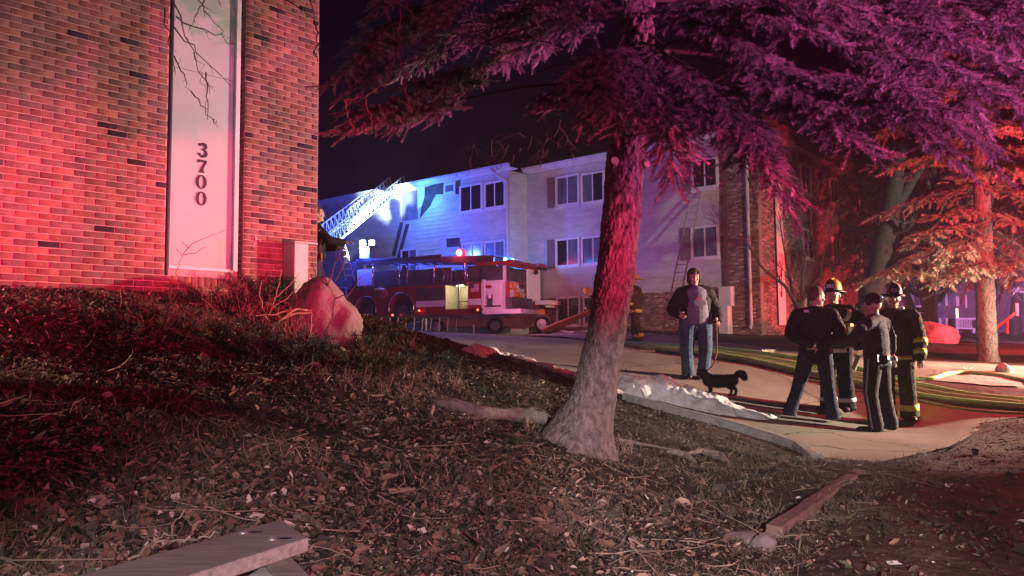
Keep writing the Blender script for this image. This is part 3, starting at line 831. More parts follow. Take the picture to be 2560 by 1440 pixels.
def sprig_template(n, L, nl, w, seed=1, spread=.9):
    """a twig with needles all round: thin triangles"""
    r = np.random.default_rng(seed)
    t = np.linspace(.02,1,n); base = np.stack([np.zeros(n),np.zeros(n),t*L],1)
    ph = r.uniform(0,2*np.pi,n); el = np.radians(r.uniform(35,65,n))*(1-.55*t)
    d = np.stack([np.cos(ph)*np.sin(el*spread+.25), np.sin(ph)*np.sin(el*spread+.25), np.cos(el*spread+.25)],1)
    side = np.cross(d, np.array([0,0,1.])); side /= np.linalg.norm(side,axis=1,keepdims=True)+1e-9
    ln = nl*r.uniform(.75,1.15,n)*(1-.35*t)
    v = np.stack([base-side*w/2, base+side*w/2, base+d*ln[:,None]],1).reshape(-1,3)
    f = np.arange(n*3).reshape(-1,3)
    return v, f
class Foliage:
    def __init__(s): s.pos=[]; s.dir=[]; s.scl=[]; s.tw=[]
    def bough(s, a, b, droop=.25, lat=.45, spacing=.085, sp2=.055, size=1.0, up=(0,0,1), hang=.5):
        a=np.array(a,float); b=np.array(b,float); L=np.linalg.norm(b-a); n=max(4,int(L/spacing))
        t=np.linspace(.0,1,n+1); line=a+(b-a)*t[:,None]; line[:,2]+= droop*L*(np.sin(np.pi*t*.9)*.6)
        line += np.cumsum(RNG.normal(0,.006*L/1.5,(n+1,3)),0)
        s.tw.append((line, .012*max(.6,L)))
        ax=(b-a)/L; sd=np.cross(ax,np.array(up)); sd/=np.linalg.norm(sd)+1e-9
        for i in range(1,n+1):
            tt=t[i]
            if tt<.12: continue
            ll=lat*(1-tt)**.55*(.45+.55*min(1,tt*3))*RNG.uniform(.6,1.2)
            if i==n: dirs=[(ax,lat*.5)]
            else: dirs=[(sd*k+ax*RNG.uniform(.5,1.1)+np.array([0,0,-hang*RNG.uniform(.2,1.2)]),ll) for k in (-1,1)]
            for d,l in dirs:
                d=d/np.linalg.norm(d); m=max(2,int(l/sp2)); p=line[i]
                pts=[p]
                for k in range(m):
                    d=d+np.array([0,0,-.05*hang])+RNG.normal(0,.06,3); d/=np.linalg.norm(d); p=p+d*sp2
                    pts.append(p)
                    s.pos.append(p); s.dir.append(d+RNG.normal(0,.22,3)); s.scl.append(size*RNG.uniform(.75,1.2))
                    if k<m-1:
                        q=np.cross(d,np.array([0,0,1.])); q/=np.linalg.norm(q)+1e-9
                        for kk in (-1,1):
                            if RNG.random()<.92:
                                s.pos.append(p); s.dir.append(d*.8+q*kk+RNG.normal(0,.2,3)+np.array([0,0,-.15])); s.scl.append(size*RNG.uniform(.6,1.1)*(1-.4*k/m))
                s.tw.append((np.array(pts),.005))
    def cluster(s, a, b, k=3, j=.28, **kw):
        a=np.array(a,float); b=np.array(b,float); s.bough(a,b,**kw); L=np.linalg.norm(b-a)
        for i in range(k):
            t0=RNG.uniform(.15,.7); p=a+(b-a)*t0+RNG.normal(0,.05,3); d=(b-a)/L*RNG.uniform(.35,.6)*L+RNG.normal(0,j,3)*L*.45; d[2]+=RNG.normal(.02,.05)*L
            kk=dict(kw); kk['lat']=kw.get('lat',.45)*.8; s.bough(p,p+d,**kk)
    def mesh(s, name, tmpl, material, base, var=.25, tip=None):
        pos=np.array(s.pos); d=np.array(s.dir); n=len(pos)
        v,f=rep(tmpl[0],tmpl[1],pos,basis(d),np.array(s.scl))
        k=len(tmpl[1]); c=np.array(base)[None]*(1+RNG.uniform(-var,var,(n,1)))*(1+RNG.uniform(-.08,.08,(n,3)))
        if tip is not None:
            m=RNG.random(n)<.25; c[m]=np.array(tip)[None]*(1+RNG.uniform(-var,var,(m.sum(),1)))
        return rawmesh(name,v,f,material,colors=np.repeat(c,k,0))
    def twigs(s, mb):
        for line,r in s.tw:
            m=len(line); st=max(1,m//6); L=[tuple(q) for q in line[::st]]
            if len(L)<2: L=[tuple(line[0]),tuple(line[-1])]
            mb.tube(L,[r*(1-.75*i/(len(L)-1)) for i in range(len(L))],4,False)

# ---- big spruce in the middle
tp = [G(1448,1112)-Vector((0,0,.12)), P(1465,1060,6.2), P(1484,1000,6.22), P(1507,880,6.25), P(1524,780,6.25), P(1541,660,6.25), P(1556,470,6.25), P(1571,300,6.25), P(1590,100,6.25), P(1600,-150,6.25), P(1606,-700,6.25), P(1610,-1500,6.25)]
tr = [.25,.205,.172,.155,.150,.149,.145,.138,.13,.12,.10,.05]
spruce = thing('spruce_tree', 'big leaning spruce with flaking bark rising before the driveway in the middle', 'tree', loc=tp[0])
sloc = Vector(tp[0])
v,f = trunk_mesh(tp, tr, 700, 130, .026, flare=[(math.radians(190),.22,.6,.20),(math.radians(250),.10,.4,.16),(math.radians(300),.06,.35,.2),(math.radians(345),.10,.5,.14),(math.radians(90),.15,.6,.2)], seed=2, lump=.10)
v = v-np.array(sloc)
link('trunk', rawmesh('trunk', v, f, M_bark, True), spruce)
for (px,py,r,dy,s_) in ((1537,402,.031,-.17,0),(1616,409,.031,-.10,.155)):
    c = P(px,py,6.25-.19 if px < 1600 else 6.17)-sloc
    dirv = Vector((.05,-1,.1)) if px < 1600 else Vector((.45,-.8,.2)); dirv.normalize()
    mb = MB(); mb.tube([c-dirv*.09, c-dirv*.005], [r*1.25, r*1.1], 14); mb.mi = 1; mb.tube([c-dirv*.004, c+dirv*.008], [r*1.0, r*.97], 14)
    mb.build('cut_stub', [M_bark, M_cut], spruce)
NT = sprig_template(84, .135, .036, .0048, 3, spread=1.0)
fo = Foliage()
B = lambda x0,y0,d0,x1,y1,d1,**k: fo.cluster(P(x0,y0,d0),P(x1,y1,d1),**k)
for a in [(1600,110,6.1,1905,330,4.9),(1600,170,6,1725,365,5.1),(1640,200,5.8,1890,395,5.2),(1600,120,6,1440,205,5.3),(1590,180,6,1475,300,5.6),
          (1600,40,6.2,1960,110,4.7),(1780,-40,5.8,2070,70,4.7),(1880,-100,5.6,2100,30,4.6),(1700,100,6,2000,200,5.0),
          (1700,190,6.0,2160,370,4.5),(1900,200,5.6,2370,300,4.2),(1800,160,6.0,2080,335,4.9),(2050,170,5.2,2420,345,4.3),(2150,120,5.4,2510,265,4.4),
          (2180,60,5.6,2560,180,4.5),(1960,240,5.2,2120,345,4.6),(1750,260,5.6,1930,390,5.0),(1640,120,6.0,1560,240,5.7),
          (1560,90,5.9,1500,260,5.4),(1620,100,5.9,1600,290,5.5),(1600,140,5.9,1660,330,5.5),(1560,140,5.9,1545,300,5.5),(1650,160,5.9,1800,330,5.2),(1420,-60,6.0,1480,20,5.4),(1300,-120,6.2,1420,40,5.8)]:
    B(*a, lat=.27, droop=.10, spacing=.075, hang=.40, k=2, j=.22)
for a in [(2050,-60,6.5,2400,130,5.6),(2200,-80,6.8,2560,80,6.0),(2300,20,7,2620,220,6.4),(1950,40,7,2350,190,6.4),(2250,100,7.2,2600,330,6.8),(2100,-150,6.4,2300,30,5.4),(2400,-100,6.2,2620,60,5.2)]:
    B(*a, lat=.42, droop=.1, k=3, hang=.35)
# darker boughs on the far left side of the tree
for a in [(1520,-60,6.2,1180,110,7.0),(1540,40,6.3,1250,170,7.2),(1450,210,6.3,1370,250,5.9),(1300,120,6.6,960,300,6.0),(1250,200,6.6,930,290,5.9),(1180,270,6.4,870,330,5.9),
          (1300,-80,6.4,920,100,6.0),(1100,30,6.2,890,210,5.8),(1100,-120,6.0,940,40,5.6),(1180,-80,6.0,1090,80,5.7),(980,60,5.8,850,190,5.6),(1420,100,7.2,1180,200,7.8),(1350,0,7.6,1040,160,8.2),(1480,-30,7.5,1300,90,8.0)]:
    B(*a, lat=.33, droop=.10, k=1, j=.12, spacing=.09, hang=.35)
link('crown', fo.mesh('crown', NT, M_needle, (.18,.18,.17), .3, (.28,.27,.27)), spruce).matrix_local = Matrix.Translation(-sloc)
mb = MB(); fo.twigs(mb)
for (x0,y0,d0,x1,y1,d1_,r) in ((1600,175,6.1,1480,150,6.0,.014),(1480,150,6,1300,205,6.3,.009),(1590,170,6.1,1760,80,5.4,.016),(1760,80,5.4,1950,20,5.0,.012),(1600,120,6.2,2050,190,6.2,.02),(2050,190,6.2,2300,215,5.6,.012),
     (1590,60,6.2,1800,250,6.0,.012),(1560,20,6.2,1200,110,6.6,.016),(1550,200,6.2,1100,260,7,.014),(1600,0,6.2,2400,20,6.4,.02)):
    a = P(x0,y0,d0); b = P(x1,y1,d1_); mid = (a+b)/2+Vector((0,0,.05)); mb.tube([a,mid,b],[r,r*.8,r*.5],6,False)
link('branches', mb.mesh('branches', M_twig), spruce).matrix_local = Matrix.Translation(-sloc)

# dangling dead twiglets and pendulous stems on the left boughs
def wander(a, b, n=8, j=.03):
    a = Vector(a); b = Vector(b); L = (b-a).length; out = []
    for i in range(n+1):
        t = i/n; q = a.lerp(b, t)
        if 0 < i < n: q += Vector([random.gauss(0, j*L) for _ in range(3)])
        out.append(q)
    return out
def withered(name, label, segs, r0, material, cat='branch', group=None, n=8, j=.03, sub=.5):
    """a bare branch: main strokes given as pixel/depth pairs, with side twigs"""
    mb = MB(); o0 = P(*segs[0][0])
    for (a,b) in segs:
        A_ = P(*a); B_ = P(*b); w = wander(A_, B_, n, j); r = r0*(a[3] if len(a) > 3 else 1)
        mb.tube([p-o0 for p in w], [r*(1-.7*i/n) for i in range(n+1)], 5, False)
        L = (B_-A_).length
        for k in range(int(n*sub)):
            p = w[random.randrange(2, n)]; d = (B_-A_).normalized()+Vector([random.gauss(0,.7) for _ in range(3)]); d.normalize()
            q = wander(p, p+d*L*random.uniform(.08,.28), 4, .08); mb.tube([x-o0 for x in q], [r*.42,r*.36,r*.3,r*.22,r*.15], 4, False)
    o = mb.build(name, material); o.location = o0; tag(o, label, cat, group); return o
withered('hanging_branch', 'bare thin branches hanging before the pale panel numbered 3700',
    [((415,-40,5.6),(525,235,5.7)),((440,40,5.6),(590,110,5.9)),((412,20,5.6),(440,190,5.8)),((430,60,5.7),(575,215,5.9)),((436,140,5.7),(478,228,5.8)),((478,228,5.8),(545,320,5.9)),((520,-20,5.7),(478,65,5.8)),((515,180,5.7),(518,300,5.8)),((470,-30,5.6),(560,80,5.9)),((505,-60,5.6),(552,12,5.7))],
    .006, M_twig)
withered('hanging_branch', 'reddish bare branch hanging at the upper right corner of the near brick wall', [((690,-20,7.2),(790,50,7.4)),((770,-60,7.2),(788,60,7.3)),((788,55,7.3),(796,130,7.3)),((796,110,7.3),(784,130,7.3)),((784,128,7.3),(796,152,7.3))], .010, M_twig, sub=.3)
withered('hanging_branch', 'long thin bare twigs dangling under the dark spruce boughs right of the near brick corner',
    [((990,0,5.6),(1052,58,5.6)),((1052,58,5.6),(1098,105,5.6)),((995,130,5.6),(1012,220,5.6)),((1010,180,5.6),(1045,215,5.6)),((1012,220,5.6),(1030,282,5.6)),((860,250,5.6),(885,330,5.6)),((910,245,5.6),(932,310,5.6)),((990,0,5.6),(940,50,5.6)),((995,130,5.6),(960,215,5.6)),((1000,20,5.6),(995,135,5.6)),((860,250,5.6),(910,245,5.6)),((910,245,5.6),(995,180,5.6))],
    .005, mat('pink_twig', (.30,.20,.17), .9, .2), sub=.35)
withered('hanging_branch', 'arching bare twigs of the spruce above the ridge of the far roof',
    [((1470,215,7.5),(1180,420,8.5)),((1440,290,7.5),(1300,420,8.2)),((1420,330,7.6),(1345,400,8)),((1400,300,7.6),(1440,400,8)),((1380,320,7.6),(1350,420,8)),((1330,340,7.8),(1210,400,8.2)),((1300,370,7.8),(1240,425,8.2)),((1290,330,8),(1130,410,8.8))],
    .006, M_twig, sub=1.6, j=.05)

# ---- generic bare tree
def grow(mb, p, d, L, r, depth, o, spread=.5, up=.15, n=4, minr=.004, kids=(2,3)):
    pts = [p]; q = p.copy(); dd = d.copy()
    for i in range(n):
        dd = (dd + Vector([random.gauss(0,.11) for _ in range(3)]) + Vector((0,0,up*.25))).normalized(); q = q + dd*(L/n); pts.append(q)
    mb.tube([x-o for x in pts], [max(minr, r*(1-.42*i/n)) for i in range(n+1)], 7 if depth > 2 else 5 if depth > 1 else 3, False)
    if depth <= 0: return
    for k in range(random.randint(*kids)):
        t = random.uniform(.35,1); a = pts[min(n, int(t*n)+1)]
        nd = (dd + Vector([random.gauss(0,spread) for _ in range(3)]) + Vector((0,0,up))).normalized()
        grow(mb, a, nd, L*random.uniform(.55,.82), max(minr, r*random.uniform(.42,.62)), depth-1, o, spread, up, n, minr, kids)
def bare(name, label, strokes, depth, material, group=None, spread=.5, up=.15, minr=.005, kids=(2,3)):
    """strokes: list of polylines [(px,py,D,r)...]; each stroke end sprouts"""
    o = None; mb = MB(); mt = MB()
    for st in strokes:
        pts = [G(*s[:2]) if s[2] == 0 else P(*s[:3]) for s in st]
        if o is None: o = pts[0].copy()
        rs = [s[3] for s in st]
        fine = []; fr = []
        for i in range(len(pts)-1):
            for k in range(4):
                t = k/4; fine.append(pts[i].lerp(pts[i+1],t)-o+Vector([random.gauss(0,.02*rs[i]*6) for _ in range(3)])*(1 if k else 0)); fr.append(rs[i]*(1-t)+rs[i+1]*t)
        fine.append(pts[-1]-o); fr.append(rs[-1]); mb.tube(fine, fr, 12, False)
        d = (pts[-1]-pts[-2]).normalized(); Ls = (pts[-1]-pts[-2]).length
        if depth:
            for k in range(3): grow(mt, pts[-1], (d+Vector([random.gauss(0,spread*.6) for _ in range(3)])).normalized(), Ls*random.uniform(.5,.8), rs[-1]*.8, depth-1, o, spread, up, minr=minr, kids=kids)
            for i in range(max(1,len(pts)-3), len(pts)-1): grow(mt, pts[i], (d+Vector([random.gauss(0,spread) for _ in range(3)])).normalized(), Ls*.5, rs[i]*.45, depth-1, o, spread, up, minr=minr, kids=kids)
    t = thing(name, label, 'tree', group, loc=o)
    mb.build('trunk', material, t, smooth=True)
    if depth: mt.build('crown', material, t)
    return t
random.seed(21)
bare('bare_tree', 'slender bare tree with forked trunk in front of the far brick tower and panel 3120',
     [[(1986,848,0,.085),(1988,800,20,.07),(1996,768,20,.06)],[(1996,768,20,.05),(1960,712,19.8,.04),(1905,668,19.6,.03),(1862,600,19.4,.018)],[(1996,768,20,.045),(2015,735,20,.035),(2050,690,20,.025),(2062,620,20,.014)],
      [(1992,775,20,.045),(1975,700,20.2,.03),(1960,620,20.2,.02),(1950,560,20.2,.012)],[(2004,755,20,.035),(2005,680,20,.025),(2025,590,20,.014)]], 4, M_bark2, spread=.42, up=.22, minr=.004)
bare('leaning_tree', 'thick dark bare tree leaning right behind the two firefighters in helmets',
     [[(2150,862,0,.40),(2160,800,22,.34),(2188,700,22,.31),(2215,580,22,.28),(2238,450,22,.24),(2250,320,22,.19)],[(2186,700,22,.2),(2260,655,21.5,.15),(2340,610,21,.11),(2420,600,20.5,.07)],[(2225,540,22,.18),(2300,420,22,.13),(2380,300,22,.09)]], 4, M_bark3, spread=.55, up=.1, minr=.009)
# dark woodland beyond (each its own tree)
for i,(px,D,r,h) in enumerate(((2330,44,.3,15),(2420,52,.35,17),(2540,40,.3,15),(2250,56,.3,17),(2640,50,.35,17),(2130,60,.3,18),(2480,36,.22,12),(2700,34,.3,14),(1000,62,.3,15),(1150,70,.35,16),(860,66,.3,15))):
    g = P(px,840,D); z = H(g.x,g.y); 
    lab = ['bare tree standing behind the far purple townhouse, ','bare tree beyond the white porch railing, ','bare tree far beyond the roof of the far block, '][0 if i in (0,3,5) else 1 if i < 8 else 2]
    ex = ['left of its white window column','right of its white window column','nearest the right edge','just right of the leaning dark trunk','past the right edge, tallest','hidden partly by the brick end wall','slim, above the porch steps','at the right edge, heavy trunk','over the ladder tips','over the soot marks','beside the near brick corner'][i]
    o = Vector((g.x,g.y,z)); mb = MB(); random.seed(50+i)
    t = thing('bare_tree', lab+ex, 'tree', 'bare trees in the dark background', loc=o)
    grow(mb, o-Vector((0,0,.3)), Vector((random.gauss(0,.06),0,1)).normalized(), h*.33, r, 5, o, .5, .12, 4, .02, (3,4))
    mb.build('crown', M_bark3, t)

# ---- right-hand spruce and background evergreens
def evergreen(name, label, foot, ztop, r0, boughs=None, zlow=1.4, reach=3.0, n=60, tmpl=None, size=2.0, base=(.16,.15,.11), lean=(0,0), trunk_r=.2, group=None, sp=.17, seed=0, hang=.7, spacing=.2, mat_=None):
    o = Vector(foot); t = thing(name, label, 'tree', group, loc=o)
    top = o + Vector((lean[0],lean[1],ztop))
    path = [o-Vector((0,0,.2)), o+Vector((0,0,.15)), o.lerp(top,.35), o.lerp(top,.7), top]
    v,f = trunk_mesh(path, [trunk_r*1.5,trunk_r*1.12,trunk_r*.9,trunk_r*.55,.02], 160, 36, .02, seed=seed, lump=.12)
    link('trunk', rawmesh('trunk', v-np.array(o), f, M_bark, True), t)
    F_ = Foliage(); rg = random.Random(seed)
    for k in range(n):
        z = zlow + (ztop-zlow)*((k+.5)/n)**.9; L = reach*(1-(z-zlow)/(ztop-zlow+.4))**.75*rg.uniform(.75,1.1)
        a = k*2.399+rg.uniform(-.3,.3); c = o.lerp(top, z/ztop)
        F_.bough(c, c+Vector((math.cos(a)*L, math.sin(a)*L, -L*rg.uniform(.08,.35))), droop=.12, lat=.7*min(1,L/2), spacing=spacing, sp2=sp, size=size, hang=hang)
    if boughs:
        for b in boughs: F_.bough(P(*b[:3]), P(*b[3:6]), droop=.12, lat=.6, spacing=spacing, sp2=sp, size=size, hang=hang)
    link('crown', F_.mesh('crown', tmpl, mat_ or M_needle_far, base, .3), t).matrix_local = Matrix.Translation(-o)
    mb = MB(); F_.twigs(mb); link('branches', mb.mesh('branches', M_twig), t).matrix_local = Matrix.Translation(-o)
    return t
FT = sprig_template(44, .13, .044, .012, 5, spread=1.0)
g = G(2470,905)
evergreen('spruce_tree', 'pale-barked spruce standing on the red-lit lawn at the right', g, 9.0, 0, zlow=3.3, reach=2.6, n=34, tmpl=FT, size=1.9, base=(.32,.27,.22), trunk_r=.17, seed=4, lean=(.1,0),
   boughs=[(2460,640,16.5,2290,690,15.5),(2460,600,16.5,2200,700,15.8),(2470,560,16.5,2300,600,15.5),(2450,520,16.5,2340,540,15.6),(2480,560,16.5,2590,660,15.5),(2470,640,16.5,2400,700,15.3),(2480,500,16.5,2410,440,15.8),(2480,620,16.5,2550,690,15.5),(2440,450,16.8,2350,330,16.2),(2470,640,16.6,2350,700,15.6),(2470,520,16,2560,560,15.2),(2460,590,16,2380,640,15)])
for i,(px,D,h,lab) in enumerate(((2620,26,13,'tall dark spruce at the right edge behind the pale-barked spruce'),(2330,34,14,'dark spruce beyond the roofline, behind the leaning bare trunk'),(2080,46,15,'dark spruce showing over the roof of the brick end wall'),(2760,22,13,'dark spruce just past the right edge'))):
    g = P(px,850,D); o = Vector((g.x,g.y,H(g.x,g.y)))
    evergreen('spruce_tree', lab, o, h, 0, zlow=2.6, reach=4.2, n=56, tmpl=FT, size=3.2, base=(.09,.10,.08), trunk_r=.25, seed=30+i, sp=.34, spacing=.36, group='dark spruces in the background')
# ------------------------------------------------------------------ leaf litter, sticks, dead grass
def scatter(n, ymin=1.9, ymax=15, power=1.0, tmin=-.75, tmax=.75, keep=None):
    xs=[];ys=[]; c=0
    while c<n:
        u=RNG.random(n*2); y=ymin*(ymax/ymin)**u; y = y if power==1 else ymin+(ymax-ymin)*u**power
        t=RNG.uniform(tmin,tmax,n*2); x=t*y*1.02
        m=~in_poly(x,y,RING)
        if keep is not None: m&=keep(x,y)
        q=MLi  # keep clear of the brick building
        lx=q[0][0]*x+q[0][1]*y+q[0][3]; ly=q[1][0]*x+q[1][1]*y+q[1][3]
        m&=~((ly>-.02)&(lx<uR+.02)&(ly<9))
        xs.append(x[m]); ys.append(y[m]); c+=m.sum()
    return np.concatenate(xs)[:n], np.concatenate(ys)[:n]
def gz(x, y): return ground_z(x, y)
LP = np.array([(.19,.12,.08),(.36,.27,.20),(.09,.065,.05),(.24,.15,.10),(.62,.52,.44),(.06,.05,.04),(.12,.12,.07)])
LW_ = np.array([4,1.5,5,3,.45,5,1.5]); LW_ = LW_/LW_.sum()
def leaf_field(name, n, size, label, cat, keep=None, ymin=1.9, ymax=13, prob=None):
    lt = np.array([(0,-.5,0),(.32,-.15,.10),(.25,.25,.06),(0,.55,.02),(-.28,.2,.09),(-.30,-.2,.05),(0,0,-.02)])
    lf = np.array([(6,0,1),(6,1,2),(6,2,3),(6,3,4),(6,4,5),(6,5,0)])
    x, y = scatter(n, ymin, ymax, keep=keep)
    z = gz(x, y)+RNG.uniform(.0,.02,n)
    R = yawtilt(n, .80); s = (size*RNG.lognormal(0,.50,n))[:,None]*np.stack([RNG.uniform(.4,1.1,n),RNG.uniform(.8,1.5,n),RNG.uniform(.5,2.4,n)],1)
    v, f = rep(lt, lf, np.stack([x,y,z],1), R, s); v = v + RNG.normal(0,.0016,v.shape)
    c = LP[RNG.choice(len(LP), n, p=LW_)]*RNG.uniform(.65,1.15,(n,1))
    o = link(name, rawmesh(name, v, f, M_leaf, colors=np.repeat(c, 6, 0))); tag(o, kind='stuff'); return o
dirt = lambda x,y: ((x-1.8)*2.0-(y-4.6)*1.4 > 0)
patchy = lambda x,y: (fbm(x,y,.8,21)+RNG.uniform(-.25,.25,len(x)) > .45)
left_side = lambda x,y: (RNG.random(len(x)) < np.clip(1.15-(x/y+.10)*2.2, .10, 1)) & patchy(x,y)
leaf_field('leaf_litter', 100000, .0225, '', '', keep=left_side)
leaf_field('leaf_litter', 1500, .045, '', '', keep=lambda x,y: (x/y<.05))
# soil clods and pebbles
def clods(n, size, keep=None, ymin=1.9, ymax=14):
    ct = np.array([(1,0,0),(-1,0,0),(0,1,0),(0,-1,0),(0,0,.7),(0,0,-.6)],float)*.5
    cf = np.array([(0,2,4),(2,1,4),(1,3,4),(3,0,4),(2,0,5),(1,2,5),(3,1,5),(0,3,5)])
    x,y = scatter(n,ymin,ymax,keep=keep); z = gz(x,y)
    v,f = rep(ct,cf,np.stack([x,y,z],1),yawtilt(n,.6),size*RNG.lognormal(0,.5,(n,1))*RNG.uniform(.6,1.4,(n,3)))
    c = np.array([(.07,.055,.045)])*RNG.uniform(.6,2.1,(n,1))
    o = link('soil_clods', rawmesh('soil_clods', v, f, M_leaf, colors=np.repeat(c,8,0))); tag(o,kind='stuff')
clods(9000, .012, keep=lambda x,y: ~dirt(x,y))
clods(2200, .012, keep=lambda x,y: dirt(x,y), ymax=11)
# dead grass blades in tufts
def grass(n, h, keep=None, ymin=1.9, ymax=13, lean=1.0, tint=(.20,.16,.10)):
    gt = np.array([(-.03,0,0),(.03,0,0),(-.022,.12,.5),(.022,.12,.5),(0,.42,.9)])
    gf = np.array([(0,1,3),(0,3,2),(2,3,4)])
    x,y = scatter(n,ymin,ymax,keep=keep); x = x+RNG.normal(0,.03,n); z = gz(x,y)-.004
    v,f = rep(gt,gf,np.stack([x,y,z],1),yawtilt(n,lean),(h*RNG.lognormal(0,.4,n))[:,None]*np.array([[.9,1,1]]))
    c = np.array([tint])*RNG.uniform(.5,1.4,(n,1))*(1+RNG.uniform(-.12,.12,(n,3)))
    o = link('dead_grass', rawmesh('dead_grass', v, f, M_leaf, colors=np.repeat(c,3,0))); tag(o,kind='stuff')
grass(36000, .045, keep=lambda x,y: (fbm(x,y,1.3,5) > .50)&~dirt(x,y))
grass(34000, .036, keep=lambda x,y: (x/y>-.1)&(fbm(x,y,2.3,8) > .42)&~dirt(x,y), lean=2.2, tint=(.17,.14,.10))
def sticks(n, lmin, lmax, r, keep=None, ymin=2.0, ymax=12):
    x,y = scatter(n,ymin,ymax,keep=keep); V=[];F=[];o=0
    cs=[]
    for i in range(n):
        a = random.uniform(0,2*math.pi); L = random.uniform(lmin,lmax); k = 5; px,py = x[i],y[i]
        pts=[]
        for j in range(k):
            pts.append((px,py)); a += random.gauss(0,.25); px += math.cos(a)*L/k; py += math.sin(a)*L/k
        pa = np.array(pts); zz = gz(pa[:,0],pa[:,1])+.008; zz = zz+np.linspace(0,1,k)*random.uniform(0,.05)*L/.3
        rr = r*random.uniform(.5,1.3)
        for j in range(k):
            q = rr*(1-.6*j/k); nx,ny = -math.sin(a)*q, math.cos(a)*q
            V += [(pa[j,0]+nx,pa[j,1]+ny,zz[j]),(pa[j,0]-nx,pa[j,1]-ny,zz[j]),(pa[j,0],pa[j,1],zz[j]+q*1.5)]
        for j in range(k-1):
            b=o+j*3
            F += [(b,b+3,b+5,b+2),(b+2,b+5,b+4,b+1),(b+1,b+4,b+3,b)]
        o += k*3; c = random.uniform(.5,1.3); cs += [(.30*c,.235*c,.17*c)]*(3*(k-1))
    o_ = link('fallen_twigs', rawmesh('fallen_twigs', np.array(V), np.array(F), M_leaf, colors=np.array(cs))); tag(o_,kind='stuff')
nd = lambda x,y: ~dirt(x,y)
sticks(800, .06, .35, .0030, keep=nd); sticks(120, .3, .9, .0045, keep=nd)

# larger single leaves and scraps that can be picked out
def flat_scrap(name, label, cat, px, py, w, l, col, rot=.4, curl=.3, group=None, h=.02):
    g = G(px,py); mb = MB(); n = 7; rg = random.Random(px*3+py)
    vs=[];
    for i in range(n):
        for j in range(n):
            u=i/(n-1)-.5; v_=j/(n-1)-.5
            e = 1-.25*abs(rg.gauss(0,.4)) if (i in (0,n-1) or j in (0,n-1)) else 1
            vs.append((u*w*e, v_*l*e, h+curl*w*(abs(u)**1.5*2+rg.uniform(-.12,.12))))
    mb.add(vs, [(i*n+j,(i+1)*n+j,(i+1)*n+j+1,i*n+j+1) for i in range(n-1) for j in range(n-1)])
    o = mb.build(name, mat(name+'_surface', col, .8, .3)); o.matrix_world = Matrix.Translation(g)@Matrix.Rotation(rot,4,'Z')
    m = o.modifiers.new('s','SOLIDIFY'); m.thickness = .003
    return tag(o,label,cat,group)
for a in [('dead_leaf','big orange leaf lying alone on the litter below the junipers','leaf',490,965,.075,.09,(.62,.32,.14)),
          ('dead_leaf','pale brown curled leaf at the foot of the junipers, left one of the pair','leaf',945,998,.07,.09,(.45,.32,.20)),
          ('dead_leaf','orange-tan broad leaf below the middle junipers, left of the root','leaf',1008,975,.11,.12,(.50,.30,.17)),
          ('dead_leaf','orange-tan broad leaf nearest the exposed root','leaf',1040,992,.11,.13,(.50,.31,.18)),
          ('dead_leaf','small orange leaf lying against the root burl of the big spruce','leaf',1318,1066,.07,.08,(.5,.24,.13)),
          ('dead_leaf','long tan leaf on the litter at bottom centre-left','leaf',1005,1240,.08,.13,(.35,.24,.16)),
          ('paper_scrap','small white paper scrap at the edge of the broken pavement','litter',2303,1140,.07,.09,(.75,.73,.70)),
          ('paper_scrap','white paper scrap on the bare dirt right of the timber','litter',2372,1221,.05,.12,(.7,.68,.66)),
          ('paper_scrap','pinkish white scrap in the leaf litter under the brick wall','litter',388,912,.11,.07,(.75,.70,.68)),
          ('paper_scrap','crumpled white paper on the driveway behind the police officers','litter',1922,884,.26,.20,(.8,.78,.75)),
          ('paper_scrap','small white wrapper on the soil right of the spruce roots','litter',1858,1209,.025,.07,(.8,.8,.8)),
          ('paper_scrap','white scrap on the lawn edge beside the rounded kerb stone','litter',2420,926,.14,.16,(.85,.83,.8)),
          ('paper_scrap','white crumpled cup at the crest of the driveway in front of the tan sedan','litter',1270,838,.22,.3,(.8,.76,.7)),
          ('paper_scrap','pale pebble-like scrap at the bottom right corner area of dirt','litter',2235,1420,.05,.06,(.6,.58,.56))]:
    flat_scrap(*a, rot=random.uniform(0,3))

